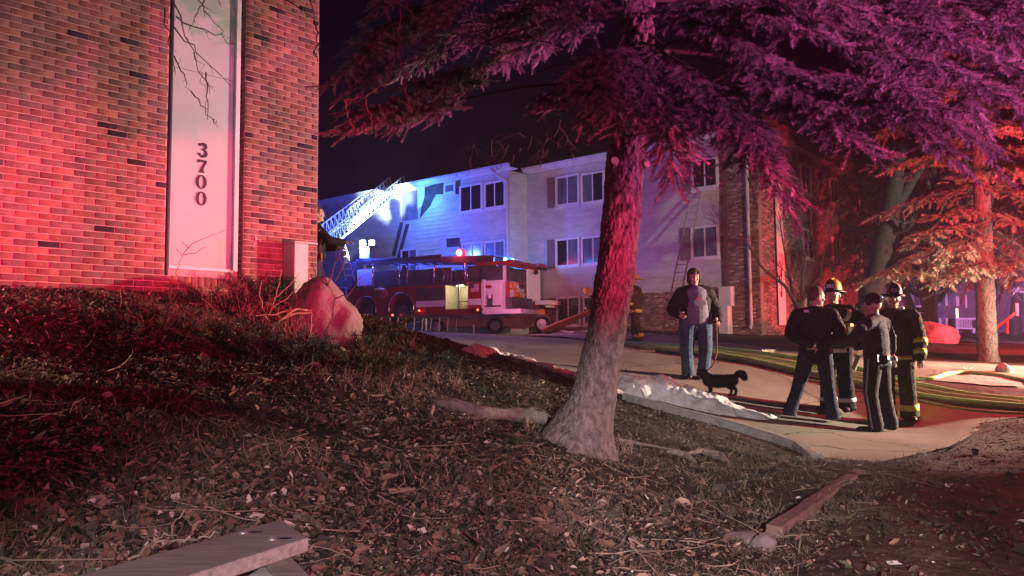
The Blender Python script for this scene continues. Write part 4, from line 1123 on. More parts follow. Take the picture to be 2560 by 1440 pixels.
# ------------------------------------------------------------------ rocks
def rock(name, label, cat, px, py, size, col, seed, peak=(0,0), sub=5, group=None, mt=None, sink=.2, D=None):
    g = G(px,py) if D is None else P(px,py,D)
    if D is not None: g.z = H(g.x,g.y)
    bm = bmesh.new(); bmesh.ops.create_icosphere(bm, subdivisions=sub, radius=1)
    o = Vector((seed*7.1,seed*3.3,seed))
    rg = random.Random(seed*13); cuts = []
    for _ in range(11):
        a = rg.uniform(0,6.28); zz = rg.uniform(-.1,.95); rr = math.sqrt(max(0,1-zz*zz)); cuts.append((Vector((rr*math.cos(a),rr*math.sin(a),zz)), rg.uniform(.74,.92)))
    for v in bm.verts:
        p = v.co.copy(); n = p.normalized()
        ql = 1.0
        for cn,co_ in cuts:
            dd = n.dot(cn)
            if dd*ql > co_: ql = ql*.25 + (co_/dd)*.75
        q = ql+.08*mnoise.noise(n*1.3+o)+.06*mnoise.noise(n*2.6+o)+.03*mnoise.noise(n*9+o)+.008*mnoise.noise(n*25+o)
        p = n*q
        if p.z > 0: p.x += peak[0]*p.z**1.3; p.y += peak[1]*p.z; 
        v.co = Vector((p.x*size[0], p.y*size[1], p.z*size[2]))
    me = bpy.data.meshes.new(name); bm.to_mesh(me); bm.free()
    me.polygons.foreach_set('use_smooth',[True]*len(me.polygons))
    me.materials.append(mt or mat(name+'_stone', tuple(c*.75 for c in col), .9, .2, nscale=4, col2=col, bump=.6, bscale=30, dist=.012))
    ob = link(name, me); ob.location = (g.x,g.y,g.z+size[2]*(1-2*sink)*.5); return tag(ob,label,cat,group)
rock('boulder','large rounded granite boulder by the near brick corner, pointed at its top','boulder',812,842,(.42,.37,.47),(.27,.19,.19),3,peak=(-.10,0),sink=.12)
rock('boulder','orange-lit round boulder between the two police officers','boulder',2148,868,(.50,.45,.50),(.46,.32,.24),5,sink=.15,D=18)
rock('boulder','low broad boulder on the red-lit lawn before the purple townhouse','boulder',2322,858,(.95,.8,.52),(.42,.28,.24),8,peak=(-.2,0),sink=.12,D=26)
rock('kerb_stone','small rounded stone at the lawn edge under the pale-barked spruce','stone',2510,930,(.13,.12,.12),(.40,.33,.28),11,sub=4,sink=.2)
rock('flat_stone','broken flat paving stone at the lower end of the landscape timber','stone',1858,1352,(.13,.09,.035),(.22,.17,.155),14,sub=4,sink=.0)
rock('broken_block','short grey broken block at the near end of the landscape timber','block',1912,1368,(.07,.05,.06),(.20,.165,.155),23,sub=4,sink=.15)

# ------------------------------------------------------------------ roots
def root(pts, r, name='exposed_root', label=None, group=None, bark=.006):
    w = [G(px,py) for px,py in pts]; 
    fine=[];rr=[]
    for i in range(len(w)-1):
        for k in range(5): fine.append(w[i].lerp(w[i+1],k/5)); rr.append(r[i]+(r[i+1]-r[i])*k/5)
    fine.append(w[-1]); rr.append(r[-1])
    fine = [p+Vector((0,0,rr[i]*.6)) for i,p in enumerate(fine)]
    v,f = trunk_mesh(fine, rr, 120, 20, bark, lump=.35, seed=int(pts[0][0]))
    return v,f
M_root = mat('root_bark', (.15,.12,.105), .95, .15, nscale=22, col2=(.32,.27,.24), bump=.8, bscale=50, dist=.01)
def roots(label, sets):
    V=[];Fc=[];o=0
    t = thing('exposed_root', label, 'root', 'exposed roots of the big spruce', loc=G(*sets[0][0][0]))
    for pts,r in sets:
        v,f = root(pts,r); ob = link('root_limb', rawmesh('root_limb', v-np.array(t.location), f, M_root, True), t)
roots('thick pale root running left from the big spruce through the soil', [([(1362,1058),(1290,1048),(1200,1042),(1130,1022),(1080,1008)],[.06,.055,.05,.05,.02]),([(1375,1060),(1345,1036),(1322,1034),(1312,1062),(1322,1085)],[.04,.038,.034,.028,.015]),([(1085,1012),(1075,1040),(1100,1068)],[.02,.018,.008])])
roots('pair of pale forked roots surfacing right of the big spruce', [([(1668,1130),(1712,1142),(1740,1158)],[.012,.028,.012]),([(1705,1140),(1752,1132),(1800,1140),(1832,1168)],[.012,.026,.026,.012]),([(1760,1136),(1800,1150),(1838,1172)],[.02,.024,.01])])
roots('thin roots spreading in front of the spruce foot', [([(1392,1104),(1330,1120),(1240,1118),(1160,1106)],[.016,.012,.009,.005]),([(1540,1100),(1600,1112),(1700,1128)],[.016,.012,.006]),([(1350,1110),(1280,1128),(1200,1138)],[.01,.008,.004])])

# ------------------------------------------------------------------ junipers
JT = sprig_template(20, .09, .03, .006, 9, spread=.55)
def juniper(label, px, py, rad, hgt, n, tint=(.07,.085,.045), seed=0, pz=.0):
    g = G(px,py); F_ = Foliage(); rg = np.random.default_rng(seed)
    mb = MB()
    for k in range(n):
        a = rg.uniform(0,2*np.pi); el = rg.uniform(.15,1.15); L = rad*rg.uniform(.45,1.1)
        d = np.array([math.cos(a)*math.cos(el), math.sin(a)*math.cos(el)*.8, math.sin(el)*hgt/rad])
        st = np.array([math.cos(a)*rad*.25*rg.random(), math.sin(a)*rad*.25*rg.random(), -.02])
        p = st.copy(); m = int(L/.035)
        pts=[p.copy()]
        for i in range(m):
            t=i/m; d2_ = d/np.linalg.norm(d)+np.array([0,0,.25*t])*.0+rg.normal(0,.08,3); d2_/=np.linalg.norm(d2_); p=p+d2_*.035
            pts.append(p.copy())
            if t>.25:
                for q in range(3):
                    F_.pos.append(p.copy()); F_.dir.append(d2_+rg.normal(0,.55,3)+np.array([0,0,.2])); F_.scl.append(rg.uniform(.6,1.15))
        mb.tube(pts[::3],.005,3,False)
    t = thing('juniper_shrub', label, 'shrub', 'low juniper shrubs on the bank', loc=g)
    link('foliage', F_.mesh('foliage', JT, M_juniper, tint, .35, tuple(c*1.7 for c in tint)), t)
    mb.build('stems', M_twig, t)
for a in [('dark juniper against the near brick wall below the white box',655,752,.42,.26,52),
          ('juniper spreading under the left half of the numbered panel',540,768,.38,.18,38),
          ('juniper in front of the boulder, low and dark',905,868,.40,.16,44),
          ('upright-tipped juniper on the bank left of the reddish brush',450,835,.42,.24,52),
          ('broad juniper in the middle of the bank, right of the upright-tipped one',590,880,.48,.22,60),
          ('blue-green juniper in mid bank under the snapped stem',700,905,.44,.20,54),
          ('olive juniper below the boulder with bare stalks at its front',890,930,.46,.22,60),
          ('olive-brown juniper lowest on the bank, left of the exposed root',985,938,.40,.18,48),
          ('bluish juniper at the right end of the group near the exposed root',1075,925,.34,.16,40),
          ('small reddish juniper at the driveway crest right of the boulder',945,832,.40,.13,34),
          ('sparse juniper at the left of the group below the dark brick band',330,842,.36,.16,32)]:
    tint = (.085,.080,.04) if 'olive' in a[0] else (.06,.085,.075) if 'blue' in a[0] or 'bluish' in a[0] else (.12,.07,.045) if 'reddish' in a[0] else (.07,.08,.045)
    juniper(*a, tint=tint, seed=a[1])
# dead brush and tall stalks
def brush(label, px, py, w, h, n, r, material, seed, lean=.35):
    random.seed(seed); g = G(px,py); mb = MB()
    for k in range(n):
        x = random.uniform(-w,w); y = random.uniform(-w,w)*.5; p = Vector((x,y,H(g.x+x,g.y+y)-g.z-.01))
        d = Vector((random.gauss(0,lean),random.gauss(0,lean),1)).normalized(); L = h*random.uniform(.4,1.1); pts=[p]
        for i in range(5):
            d = (d+Vector([random.gauss(0,.16) for _ in range(3)])).normalized(); p = p+d*L/5; pts.append(p)
            if random.random()<.7:
                e = (d+Vector([random.gauss(0,.7) for _ in range(3)])).normalized(); mb.tube([p,p+e*L*.12,p+e*L*.22+Vector((0,0,.01))],[r*.6,r*.5,r*.3],3,False)
        mb.tube(pts,[r*(1-.13*i) for i in range(6)],3,False)
    o = mb.build('dead_brush', material); o.location = g; tag(o,label,'brush',None,'stuff'); return o
M_pink = mat('red_brown_stalk', (.30,.15,.10), .85, .2)
brush('', 650, 805, .55, .34, 120, .004, M_pink, 1, .7)
brush('', 560, 770, .30, .36, 26, .004, M_twigpale, 2, .3)
brush('', 740, 820, .35, .5, 30, .004, M_pink, 3, .7)
brush('', 1060, 960, .4, .24, 60, .003, M_twigpale, 4, .6)
brush('', 880, 970, .5, .24, 50, .003, M_twigpale, 5, .7)
brush('', 830, 850, .3, .5, 12, .005, M_twigpale, 6, .3)
brush('', 960, 850, .5, .2, 60, .003, M_pink, 7, .6)
brush('', 1545, 1128, .12, .22, 12, .003, M_twigpale, 8, .3)
brush('', 900, 1180, .5, .12, 30, .003, M_twigpale, 10, .8)
brush('', 1640, 1230, .9, .10, 60, .0025, M_twigpale, 12, .8)
def snag(label, strokes, r, material):
    o0 = P(*strokes[0][0]); mb = MB()
    for st in strokes:
        w = [P(*q)-o0 for q in st]; pts=[]
        for i in range(len(w)-1):
            for k in range(4): pts.append(w[i].lerp(w[i+1],k/4)+Vector([random.gauss(0,.004) for _ in range(3)]))
        pts.append(w[-1]); m=len(pts); mb.tube(pts,[r*(1-.6*i/m) for i in range(m)],5)
    o = mb.build('snapped_stem', material); o.location = o0; tag(o,label,'branch')
snag('pale snapped sapling bent over left in front of the boulder', [[(776,862,7.4),(778,820,7.4),(779,776,7.4)],[(779,776,7.4),(740,772,7.3),(690,785,7.2),(640,790,7.1)],[(779,782,7.4),(735,783,7.3),(690,805,7.2),(660,830,7.1)],[(740,772,7.3),(700,800,7.2),(670,836,7.1)]], .010, M_twigpale)
snag('wiry branched sapling rising before the boulder to the brick corner', [[(805,845,7.6),(830,800,7.6),(838,745,7.6),(820,715,7.6)],[(820,715,7.6),(800,660,7.6),(803,600,7.6)],[(820,715,7.6),(838,655,7.6),(845,612,7.6)],[(838,745,7.6),(870,735,7.6),(905,690,7.6)],[(820,715,7.6),(790,690,7.6),(780,650,7.6)],[(838,655,7.6),(860,630,7.6)],[(838,700,7.6),(862,660,7.6),(850,628,7.6)]], .007, M_twig)
snag('tall thin bare shrub stems between white box and boulder', [[(672,790,7.9),(690,740,7.9),(704,675,7.9)],[(690,745,7.9),(735,700,7.9),(752,680,7.9)],[(680,768,7.9),(720,745,7.9),(748,712,7.9)],[(668,800,7.9),(648,740,7.9),(655,700,7.9)]], .006, M_twigpale)
snag('curved forked twig standing before the lower edge of the numbered panel', [[(440,690,7.4),(448,655,7.4),(458,636,7.4)],[(458,636,7.4),(480,610,7.4),(520,592,7.4),(565,575,7.4)],[(458,636,7.4),(490,632,7.4),(515,618,7.4)],[(470,622,7.4),(455,604,7.4)],[(455,640,7.4),(440,620,7.4)]], .0035, M_twig)
# pale vine trailing over the timber bottom left
snag('pale forked vine lying over the grey foreground timber', [[(325,1395,2.35),(390,1355,2.5),(470,1350,2.45)],[(470,1350,2.45),(430,1352,2.5),(400,1368,2.4)],[(380,1362,2.5),(400,1340,2.55),(440,1338,2.5)],[(410,1360,2.5),(440,1300,2.7),(478,1275,2.8)],[(475,1345,2.45),(482,1318,2.6),(440,1265,2.9)],[(482,1318,2.6),(515,1298,2.7)],[(470,1350,2.45),(500,1345,2.4),(545,1332,2.4)]], .0045, M_twigpale)
for q,(bx_,by_) in enumerate(((1385,1108),(1440,1118),(1500,1120),(1350,1085),(1545,1105))): brush('', bx_, by_, .13, .05, 34, .0022, M_twigpale, 60+q, 1.6)
random.seed(5)

# ------------------------------------------------------------------ snow
M_snow = mat('dirty_snow', (.50,.45,.40), .9, .1, nscale=5, col2=(.95,.95,.97), bump=.5, bscale=60, dist=.012, detail=10)
def snow(label, spine, hw, hh, seed):
    w = [G(*p) for p in spine]; n = 300; m = 90
    k = np.linspace(0,len(w)-1,n); wx=np.interp(k,range(len(w)),[p.x for p in w]); wy=np.interp(k,range(len(w)),[p.y for p in w])
    hwv=np.interp(k,range(len(w)),hw); hhv=np.interp(k,range(len(w)),hh)
    tx=np.gradient(wx); ty=np.gradient(wy); L=np.hypot(tx,ty); nx=-ty/L; ny=tx/L
    s=np.linspace(-1,1,m); S,K=np.meshgrid(s,np.arange(n))
    wob=1+.5*(fbm(K*.03,S*0+seed,1.0,seed)-.5)*2
    X=wx[:,None]+nx[:,None]*S*hwv[:,None]*wob; Y=wy[:,None]+ny[:,None]*S*hwv[:,None]*wob
    prof=np.clip(1-np.abs(S)**2.4,0,1)**.8
    Z=Hn(X,Y)-.03+(hhv[:,None]+.03)*prof*(.45+1.1*fbm(X,Y,3.6,seed))+ (fbm(X,Y,13,seed+3)-.5)*.06*prof
    i=np.arange(n*m).reshape(n,m); f=np.stack([i[:-1,:-1].ravel(),i[1:,:-1].ravel(),i[1:,1:].ravel(),i[:-1,1:].ravel()],1)
    o=link('snow_pile', rawmesh('snow_pile',np.stack([X.ravel(),Y.ravel(),Z.ravel()],1),f,M_snow,True)); tag(o,label,'snow','old snow along the kerb')
snow('large melting snow pile on the kerb right of the big spruce', [(1520,978),(1580,985),(1680,1000),(1780,1022),(1880,1040),(1950,1040)], [.05,.34,.50,.46,.30,.05],[.0,.22,.25,.17,.07,.0],3)
snow('thin strip of dirty snow along the kerb left of the big spruce', [(1150,874),(1190,884),(1270,892),(1340,912),(1400,932),(1450,950)], [.05,.22,.25,.2,.22,.1],[.0,.10,.07,.05,.10,.02],6)

# ------------------------------------------------------------------ timbers
def beam(name, label, cat, a, b, w, h, m, parent=None, lift=0):
    a = Vector(a); b = Vector(b); d = b-a; L = d.length; n = 14
    x = d.normalized(); s = Vector((x.y,-x.x,0)).normalized(); u = s.cross(x).normalized()
    if u.z < 0: u = -u
    vs=[]; 
    for i in range(n+1):
        c = a+d*i/n
        for (p,q) in ((-w/2,-h/2),(w/2,-h/2),(w/2,h/2),(-w/2,h/2)): vs.append(c+s*(p+random.gauss(0,.0025))+u*(q+random.gauss(0,.003)+lift))
    fs=[(i*4+k,i*4+(k+1)%4,(i+1)*4+(k+1)%4,(i+1)*4+k) for i in range(n) for k in range(4)]+[(3,2,1,0),(n*4,n*4+1,n*4+2,n*4+3)]
    mb = MB().add([v-a for v in vs],fs); o = mb.build(name,m,parent,bevel=.004); o.location = a
    if label: tag(o,label,cat)
    return o
M_wood2 = mat('wet_timber', (.16,.10,.075), .85, .2, nscale=5, col2=(.30,.20,.16), bump=.6, bscale=30, dist=.006)
beam('landscape_timber','long weathered landscape timber half sunk beside the dirt path','timber', G(1935,1345)+Vector((0,0,.012)), G(2150,1196)+Vector((0,0,.012)), .095, .12, M_wood2)
ztop = 1.0; 
def PZ(px,py,z):
    d = ray(px,py); t = (z-CAM.z)/d.z; return CAM+d*t
c1 = PZ(703,1298,ztop); c2 = PZ(772,1344,ztop); e1 = PZ(190,1440,ztop); c3 = c1+(e1-c1)*1.9; c4 = c2+(e1-c1)*1.9
rail = thing('timber_rail','grey weathered timber with two bolts, nearest the camera at bottom left','timber', loc=c1)
th = .036
def slab(poly, z1, th, name, m, parent, org, bev=.003):
    n=len(poly); vs=[(p.x-org.x,p.y-org.y,z1-org.z) for p in poly]+[(p.x-org.x,p.y-org.y,z1-th-org.z) for p in poly]
    mb=MB().add(vs,[tuple(range(n)),tuple(range(2*n-1,n-1,-1))]+[(i,n+i,n+(i+1)%n,(i+1)%n) for i in range(n)])
    o=mb.build(name,m,parent,bevel=bev); return o
M_rail = mat('rail_wood', (.20,.16,.135), .8, .25, nscale=9, col2=(.38,.31,.27), stretch=(3,3,3), bump=.55, bscale=34, dist=.004)
nt = M_rail.node_tree
for n_ in nt.nodes:
    if n_.type=='MAPPING':
        n_.inputs['Rotation'].default_value=(0,0,math.atan2((e1-c1).y,(e1-c1).x)*-1); n_.inputs['Scale'].default_value=(.5,6,6)
slab([c1,c2,c4,c3], ztop, th, 'top_board', M_rail, rail, c1)
k2 = PZ(650,1392,ztop-th); k3=PZ(716,1376,ztop-th); dv=(PZ(800,1460,ztop-th)-k3)*1.5
slab([k2,k3,k3+dv,k2+dv], ztop-th-.002, .09, 'cross_board', M_rail, rail, c1)
for px,py in ((607,1332),(680,1348)):
    b = PZ(px,py,ztop+.002)-c1
    MB().ellipsoid(b,(.012,.012,.006),nu=12,nv=6).build('bolt_head', M_metal, rail, smooth=True)
    MB().ellipsoid(b+Vector((.03,.012,-.001)),(.022,.008,.0022),nu=10,nv=4).build('gouge', M_black, rail)
blk = PZ(690,1428,ztop-th-.01)
o = slab([blk+Vector((-.06,-.05,0)),blk+Vector((.05,-.04,0)),blk+Vector((.03,.04,0)),blk+Vector((-.05,.035,0))], blk.z, .05, 'pale_block', mat('pale_block',(.42,.42,.38),.8,.2,nscale=20,namt=.2), rail, c1)

# ------------------------------------------------------------------ utility box and broken covers at the near wall
ub,zt_ = LW(706,612); _,zl = LW(706,745)
cab = thing('utility_box','white utility pedestal with open lid standing against the near brick wall','utility box', M=ML @ Matrix.Translation((ub,0,0)))
M_box = mat('box_paint',(.55,.48,.45),.5,.4,nscale=6,namt=.1)
MB().box((0,-.27,zl-.3),(.19,-.015,zt_)).build('cabinet', M_box, cab, bevel=.006)
MB().box((-.01,-.29,zt_+.002),(.31,-.01,zt_+.022)).build('lid', M_box, cab, bevel=.003)
o = MB().cbox((.30,-.22,zl+.05),(.20,.02,.34),Euler((-.3,.42,.1)).to_matrix()).build('fallen_cover', M_box, cab, bevel=.003)
o = MB().cbox((.16,-.32,zl+.0),(.20,.02,.26),Euler((-.35,-.25,-.2)).to_matrix()).build('fallen_cover', M_box, cab, bevel=.003)
MB().tube([(.24,-.10,zt_-.3),(.27,-.12,zt_-.42),(.26,-.14,zt_-.52)],.012,6).build('cable', M_black, cab)
for px,py,s_ in ((636,590,.014),(638,598,.02),(648,602,.016),(634,610,.008)):
    u,z = LW(px,py); MB().cbox((u-ub,-.02,z),(s_,.012,s_*1.6)).build('mortar_patch', M_white, cab)

# ------------------------------------------------------------------ hoses on the driveway
M_hose = mat('green_hose',(.42,.72,.32),.6,.4,nscale=60,namt=.15); M_hosed = mat('dark_hose',(.10,.10,.07),.7,.3); M_hosey = mat('tan_hose',(.45,.42,.26),.7,.3)
def hose(label, pts, r, m, flat=.75):
    w = [G(*p) for p in pts]; o0 = w[0]; fine=[]
    n=len(w)
    for i in range(n-1):
        p0=w[max(i-1,0)];p1=w[i];p2=w[i+1];p3=w[min(i+2,n-1)]
        for k in range(10):
            t=k/10; q=.5*((2*p1)+(p2-p0)*t+(2*p0-5*p1+4*p2-p3)*t*t+(3*p1-p0-3*p2+p3)*t**3); q.z=H(q.x,q.y)+r*.75+(float(fbm(np.array([q.x]),np.array([q.y]),1.4,5)[0])-.47)*.03; fine.append(q-o0)
    q=w[-1].copy(); q.z+=r*.75; fine.append(q-o0)
    o=MB().tube(fine,r,10).build('fire_hose',m,smooth=True); o.location=o0; tag(o,label,'fire hose','hoses across the driveway')
hose('uppermost green fire hose, curving behind the kneecaps of the officers to the right edge',[(1560,858),(1700,866),(1900,885),(2100,915),(2240,944),(2330,948),(2372,937),(2420,935),(2490,942),(2560,955),(2700,985)],.036,M_hose)
hose('second green fire hose from the top, running straight to the right edge',[(1560,862),(1700,872),(1900,896),(2100,930),(2300,965),(2430,990),(2560,1003),(2750,1020)],.036,M_hose)
hose('tan fire hose between the two bright green ones',[(1560,866),(1700,877),(1900,904),(2100,940),(2300,978),(2430,998),(2560,1012),(2750,1030)],.034,M_hosey)
hose('third green fire hose, lowest of the thick ones',[(1600,872),(1750,884),(1900,908),(2100,950),(2300,990),(2430,1008),(2560,1019),(2750,1036)],.036,M_hose)
hose('dark fire hose just above the lone thin line',[(1640,880),(1750,892),(1900,916),(2100,962),(2300,1000),(2430,1015),(2560,1026),(2750,1042)],.026,M_hosed)
hose('thin pale line lying apart, nearest the police officers',[(2020,950),(2150,978),(2280,998),(2380,1018),(2470,1030),(2560,1035),(2750,1050)],.016,M_hosey)
hose('thin dark line at the crest of the driveway left of the big spruce',[(1240,838),(1340,842),(1440,848),(1560,860)],.03,M_hosed)
hose('short white hose lying by the basement window of the far block',[(1402,829),(1425,832),(1450,831),(1478,828)],.035,M_white)
# slab patch and mulch strip by the hoses
def patch(name, pts, m, dz=.006, label=None):
    w=[G(*p) for p in pts]; cx=sum(p.x for p in w)/len(w); cy=sum(p.y for p in w)/len(w)
    vs=[(cx,cy)]+[(p.x,p.y) for p in w]
    bm=bmesh.new(); vv=[bm.verts.new((x,y,0)) for x,y in vs]
    for i in range(1,len(vv)): bm.faces.new((vv[0],vv[i],vv[i%(len(vv)-1)+1]))
    bmesh.ops.subdivide_edges(bm,edges=bm.edges[:],cuts=5,use_grid_fill=True)
    xs=np.array([v.co.x for v in bm.verts]);ys=np.array([v.co.y for v in bm.verts]); z=Hn(xs,ys)+(fbm(xs,ys,1.4,5)-.47)*.03+dz+RNG.uniform(0,.006,len(xs))
    for v,q in zip(bm.verts,z): v.co.z=q
    me=bpy.data.meshes.new(name); bm.to_mesh(me); bm.free(); me.materials.append(m); o=link(name,me); tag(o,kind='structure'); return o
patch('wet_mulch_strip',[(2300,957),(2340,954),(2430,965),(2560,975),(2600,990),(2560,998),(2480,988),(2400,975)],mat('mulch',(.10,.045,.035),.9,.2,nscale=18,namt=.6,bump=.8),.012)
patch('concrete_slab',[(2330,952),(2375,941),(2430,940),(2500,946),(2550,958),(2560,970),(2480,966),(2400,958)],mat('pale_concrete',(.42,.37,.31),.85,.2,nscale=6,namt=.15),.018)

# ------------------------------------------------------------------ ladder leaning on the far wall
def ladder(name, label, A, B_, width, side, rung=.33, rail=(.03,.075), m=None, group=None, fly=None):
    A=Vector(A); B_=Vector(B_); d=(B_-A).normalized(); s=Vector(side).normalized(); nrm=d.cross(s)
    t=thing(name,label,'ladder',group,loc=A)
    for k in (-1,1):
        MB().bar(s*k*width/2, B_-A+s*k*width/2, rail[0], rail[1], up=nrm).build('rail',m,t)
    n=int((B_-A).length/rung)
    for i in range(1,n+1):
        p=d*(i*rung-.1); MB().tube([p-s*width/2,p+s*width/2],.017,6).build('rung',m,t)
    return t
M_alu = mat('aluminium',(.45,.42,.40),.45,.5,metal=.4)
topw = plane_hit(1744,482,MF1.translation,Vector((MF1[0][1],MF1[1][1],0))); topw = topw - Vector((MF1[0][1],MF1[1][1],0))*.1
ft = P(1670,838,29.0); ft.z = H(ft.x,ft.y)
ladder('extension_ladder','extension ladder leaning on the far pale wall up to the right-hand window',ft,topw,.44,-d1,m=M_alu)
# ------------------------------------------------------------------ ladder truck seen from the side and rear
M_tred = mat('fire_engine_red',(.28,.015,.02),.3,.5,nscale=3,namt=.15)
M_tdark = mat('dark_metal_panel',(.10,.085,.095),.5,.5,metal=.3,nscale=4,namt=.25)
M_twhite = mat('reflective_white',(.72,.70,.70),.45,.5,nscale=5,namt=.06)
M_chrome = mat('chrome',(.65,.65,.66),.22,.5,metal=.9)
M_tyre = mat('tyre_rubber',(.018,.017,.018),.85,.2)
M_orange = mat('orange_gear',(.62,.26,.06),.8,.2,nscale=10,namt=.2)
M_inside = mat('locker_interior',(.42,.40,.30),.6,.3,nscale=5,namt=.15)
def emis(name, col, s): return mat(name, col, .5, .3, emis=col, estr=s)
M_redlamp = emis('red_beacon_glow',(1,.30,.34),9); M_bluelamp = emis('blue_beacon_glow',(.35,.8,1),25); M_smallred = emis('red_marker_glow',(1,.08,.05),9)
M_whitelamp = emis('floodlight_glow',(.72,.9,1),110); M_warm = emis('locker_lamp_glow',(1,.9,.6),10); M_pinkglow = M_twhite
T0 = P(1345, 838, 31.7)
MT = frame(T0, (.873,-.488))
TU = lambda px,py: LW(px,py,MT)
truck = thing('fire_truck','dark red ladder fire truck with open lit locker and red and blue beacons','fire truck', M=MT)
def tb(name, px0, py0, px1, py1, y0, y1, m, bevel=0, parent=None):
    """box whose camera-side face covers a pixel rectangle of the truck's side plane"""
    a,z1 = TU(px0,(py0+py1)/2)[0], TU((px0+px1)/2,py0)[1]; b,z0 = TU(px1,(py0+py1)/2)[0], TU((px0+px1)/2,py1)[1]
    o = MB().box((a,y0,z0),(b,y1,z1)).build(name, m, parent or truck, bevel=bevel); return (a,b,z0,z1,o)
zz0 = 0
uA,_ = TU(868,760); uB,_ = TU(1113,760); zt_l = TU(990,713)[1]; zb_l = TU(990,800)[1]
# lower body with two wheel arches
def arches_body():
    cs = [(TU(914,770)[0], .58), (TU(1003,770)[0], .66)]
    zc = TU(960,772)[1]
    mb = MB()
    xs = np.linspace(uA,uB,90); lower=[]
    for x in xs:
        z = zb_l
        for c,r in cs:
            if abs(x-c) < r: z = max(z, zc+math.sqrt(r*r-(x-c)**2))
        lower.append(z)
    for i in range(len(xs)-1):
        a,b = xs[i],xs[i+1]; z0,z1 = lower[i],lower[i+1]
        mb.add([(a,0,z0),(b,0,z1),(b,0,zt_l),(a,0,zt_l),(a,2.5,z0),(b,2.5,z1),(b,2.5,zt_l),(a,2.5,zt_l)],[(0,1,2,3),(7,6,5,4),(0,4,5,1),(3,2,6,7)])
    mb.build('body', M_tred, truck)
    for c,r in cs:
        m2 = MB(); pts=[(c+(r+.02)*math.cos(a),-.02,zc+(r+.02)*math.sin(a)) for a in np.linspace(-.25,math.pi+.25,26)]
        m2.tube(pts,.03,6).build('wheel_arch', M_chrome, truck, smooth=True)
        wheel(truck, (c,.16,zc-.16), .52, .30, (.20,.19,.20))
def wheel(parent, c, r, w, hub, side=-1):
    c = Vector(c); n=36
    t = MB(); ring=[]
    prof=[(r*.62,0),(r*.66,-.03*1),(r*.90,-.04),(r*.985,-.01),(r,.03),(r,w-.03),(r*.9,w)]
    vs=[];fs=[]
    for i in range(n):
        a=2*math.pi*i/n
        for (q,y) in prof: vs.append((c.x+q*math.cos(a),c.y+y,c.z+q*math.sin(a)))
    m=len(prof)
    for i in range(n):
        for k in range(m-1): fs.append((i*m+k,((i+1)%n)*m+k,((i+1)%n)*m+k+1,i*m+k+1))
    t.add(vs,fs); wh=t.build('wheel', M_tyre, parent, smooth=True)
    h=MB(); h.tube([(c.x,c.y+.06,c.z),(c.x,c.y+.02,c.z)],[r*.62,r*.62],28); 
    for k in range(6):
        a=2*math.pi*k/6; h.bar((c.x,c.y-.0,c.z),(c.x+r*.58*math.cos(a),c.y+.01,c.z+r*.58*math.sin(a)),r*.13,.04,up=(0,1,0))
    h.tube([(c.x,c.y+.03,c.z),(c.x,c.y-.05,c.z)],[r*.2,r*.14],14)
    h.build('rim', mat('rim_metal',hub,.35,.5,metal=.8), wh)
    return wh
arches_body()
tb('stripe',1040,752,1112,767,-.012,-.002,M_twhite)
tb('side_rail',868,710,1216,716,-.06,-.001,M_chrome)
tb('running_board',1040,786,1262,797,-.12,.3,M_tdark)
tb('locker_door',1042,720,1069,751,-.02,-.003,M_tdark,.0); tb('locker_door',1072,719,1110,751,-.02,-.003,M_tdark)
# fuel/lamp housing between the arches
a,z = TU(958,733); mb=MB(); mb.ellipsoid((a,-.05,z),(.30,.10,.22),nu=16,nv=10); mb.build('light_housing', mat('red_lens',(.30,.03,.04),.3,.5), truck, smooth=True)
tb('light_cover',942,721,956,726,-.17,-.05,M_twhite)
# open locker, lit inside
a0,z1 = TU(1114,713); a1,z0 = TU(1178,771)
lk = MB(); d=.85
lk.add([(a0,d,z0),(a1,d,z0),(a1,d,z1),(a0,d,z1)],[(0,1,2,3)]).add([(a0,0,z0),(a0,d,z0),(a0,d,z1),(a0,0,z1)],[(0,1,2,3)]).add([(a1,0,z0),(a1,d,z0),(a1,d,z1),(a1,0,z1)],[(3,2,1,0)])
lk.add([(a0,0,z0),(a1,0,z0),(a1,d,z0),(a0,d,z0)],[(0,1,2,3)]).add([(a0,0,z1),(a1,0,z1),(a1,d,z1),(a0,d,z1)],[(3,2,1,0)])
lk.build('locker', M_inside, truck)
am=(a0+a1)/2
MB().box((am-.03,.02,z0+.01),(am+.03,.08,z1-.01)).build('locker_post', M_inside, truck)
MB().box((am+.035,.05,z0+.30),(a1-.01,.8,z0+.33)).build('shelf', M_inside, truck)
MB().box((am-.12,.04,z1-.06),(am+.22,.10,z1-.03)).build('locker_lamp', M_warm, truck)
mb=MB(); mb.tube([(a1-.22,.3,z0+.34),(a1-.22,.3,z0+.62)],.09,10); mb.mi=1; mb.tube([(a1-.22,.3,z0+.63),(a1-.22,.3,z0+.8)],.05,10); mb.build('extinguisher',[M_orange,M_twhite],truck)
L_ = point('locker_lamp_light', MT @ Vector((am+.05,.25,z1-.15)), 28, (1,.88,.55), .05)
MB().box((a0,.9,z0),(a1,2.5,z1)).box((a0,0,z1),(TU(1262,700)[0],2.5,z1+.05)).box((a0,0,z0-.22),(a1,2.5,z0-.01)).build('body', M_tred, truck)
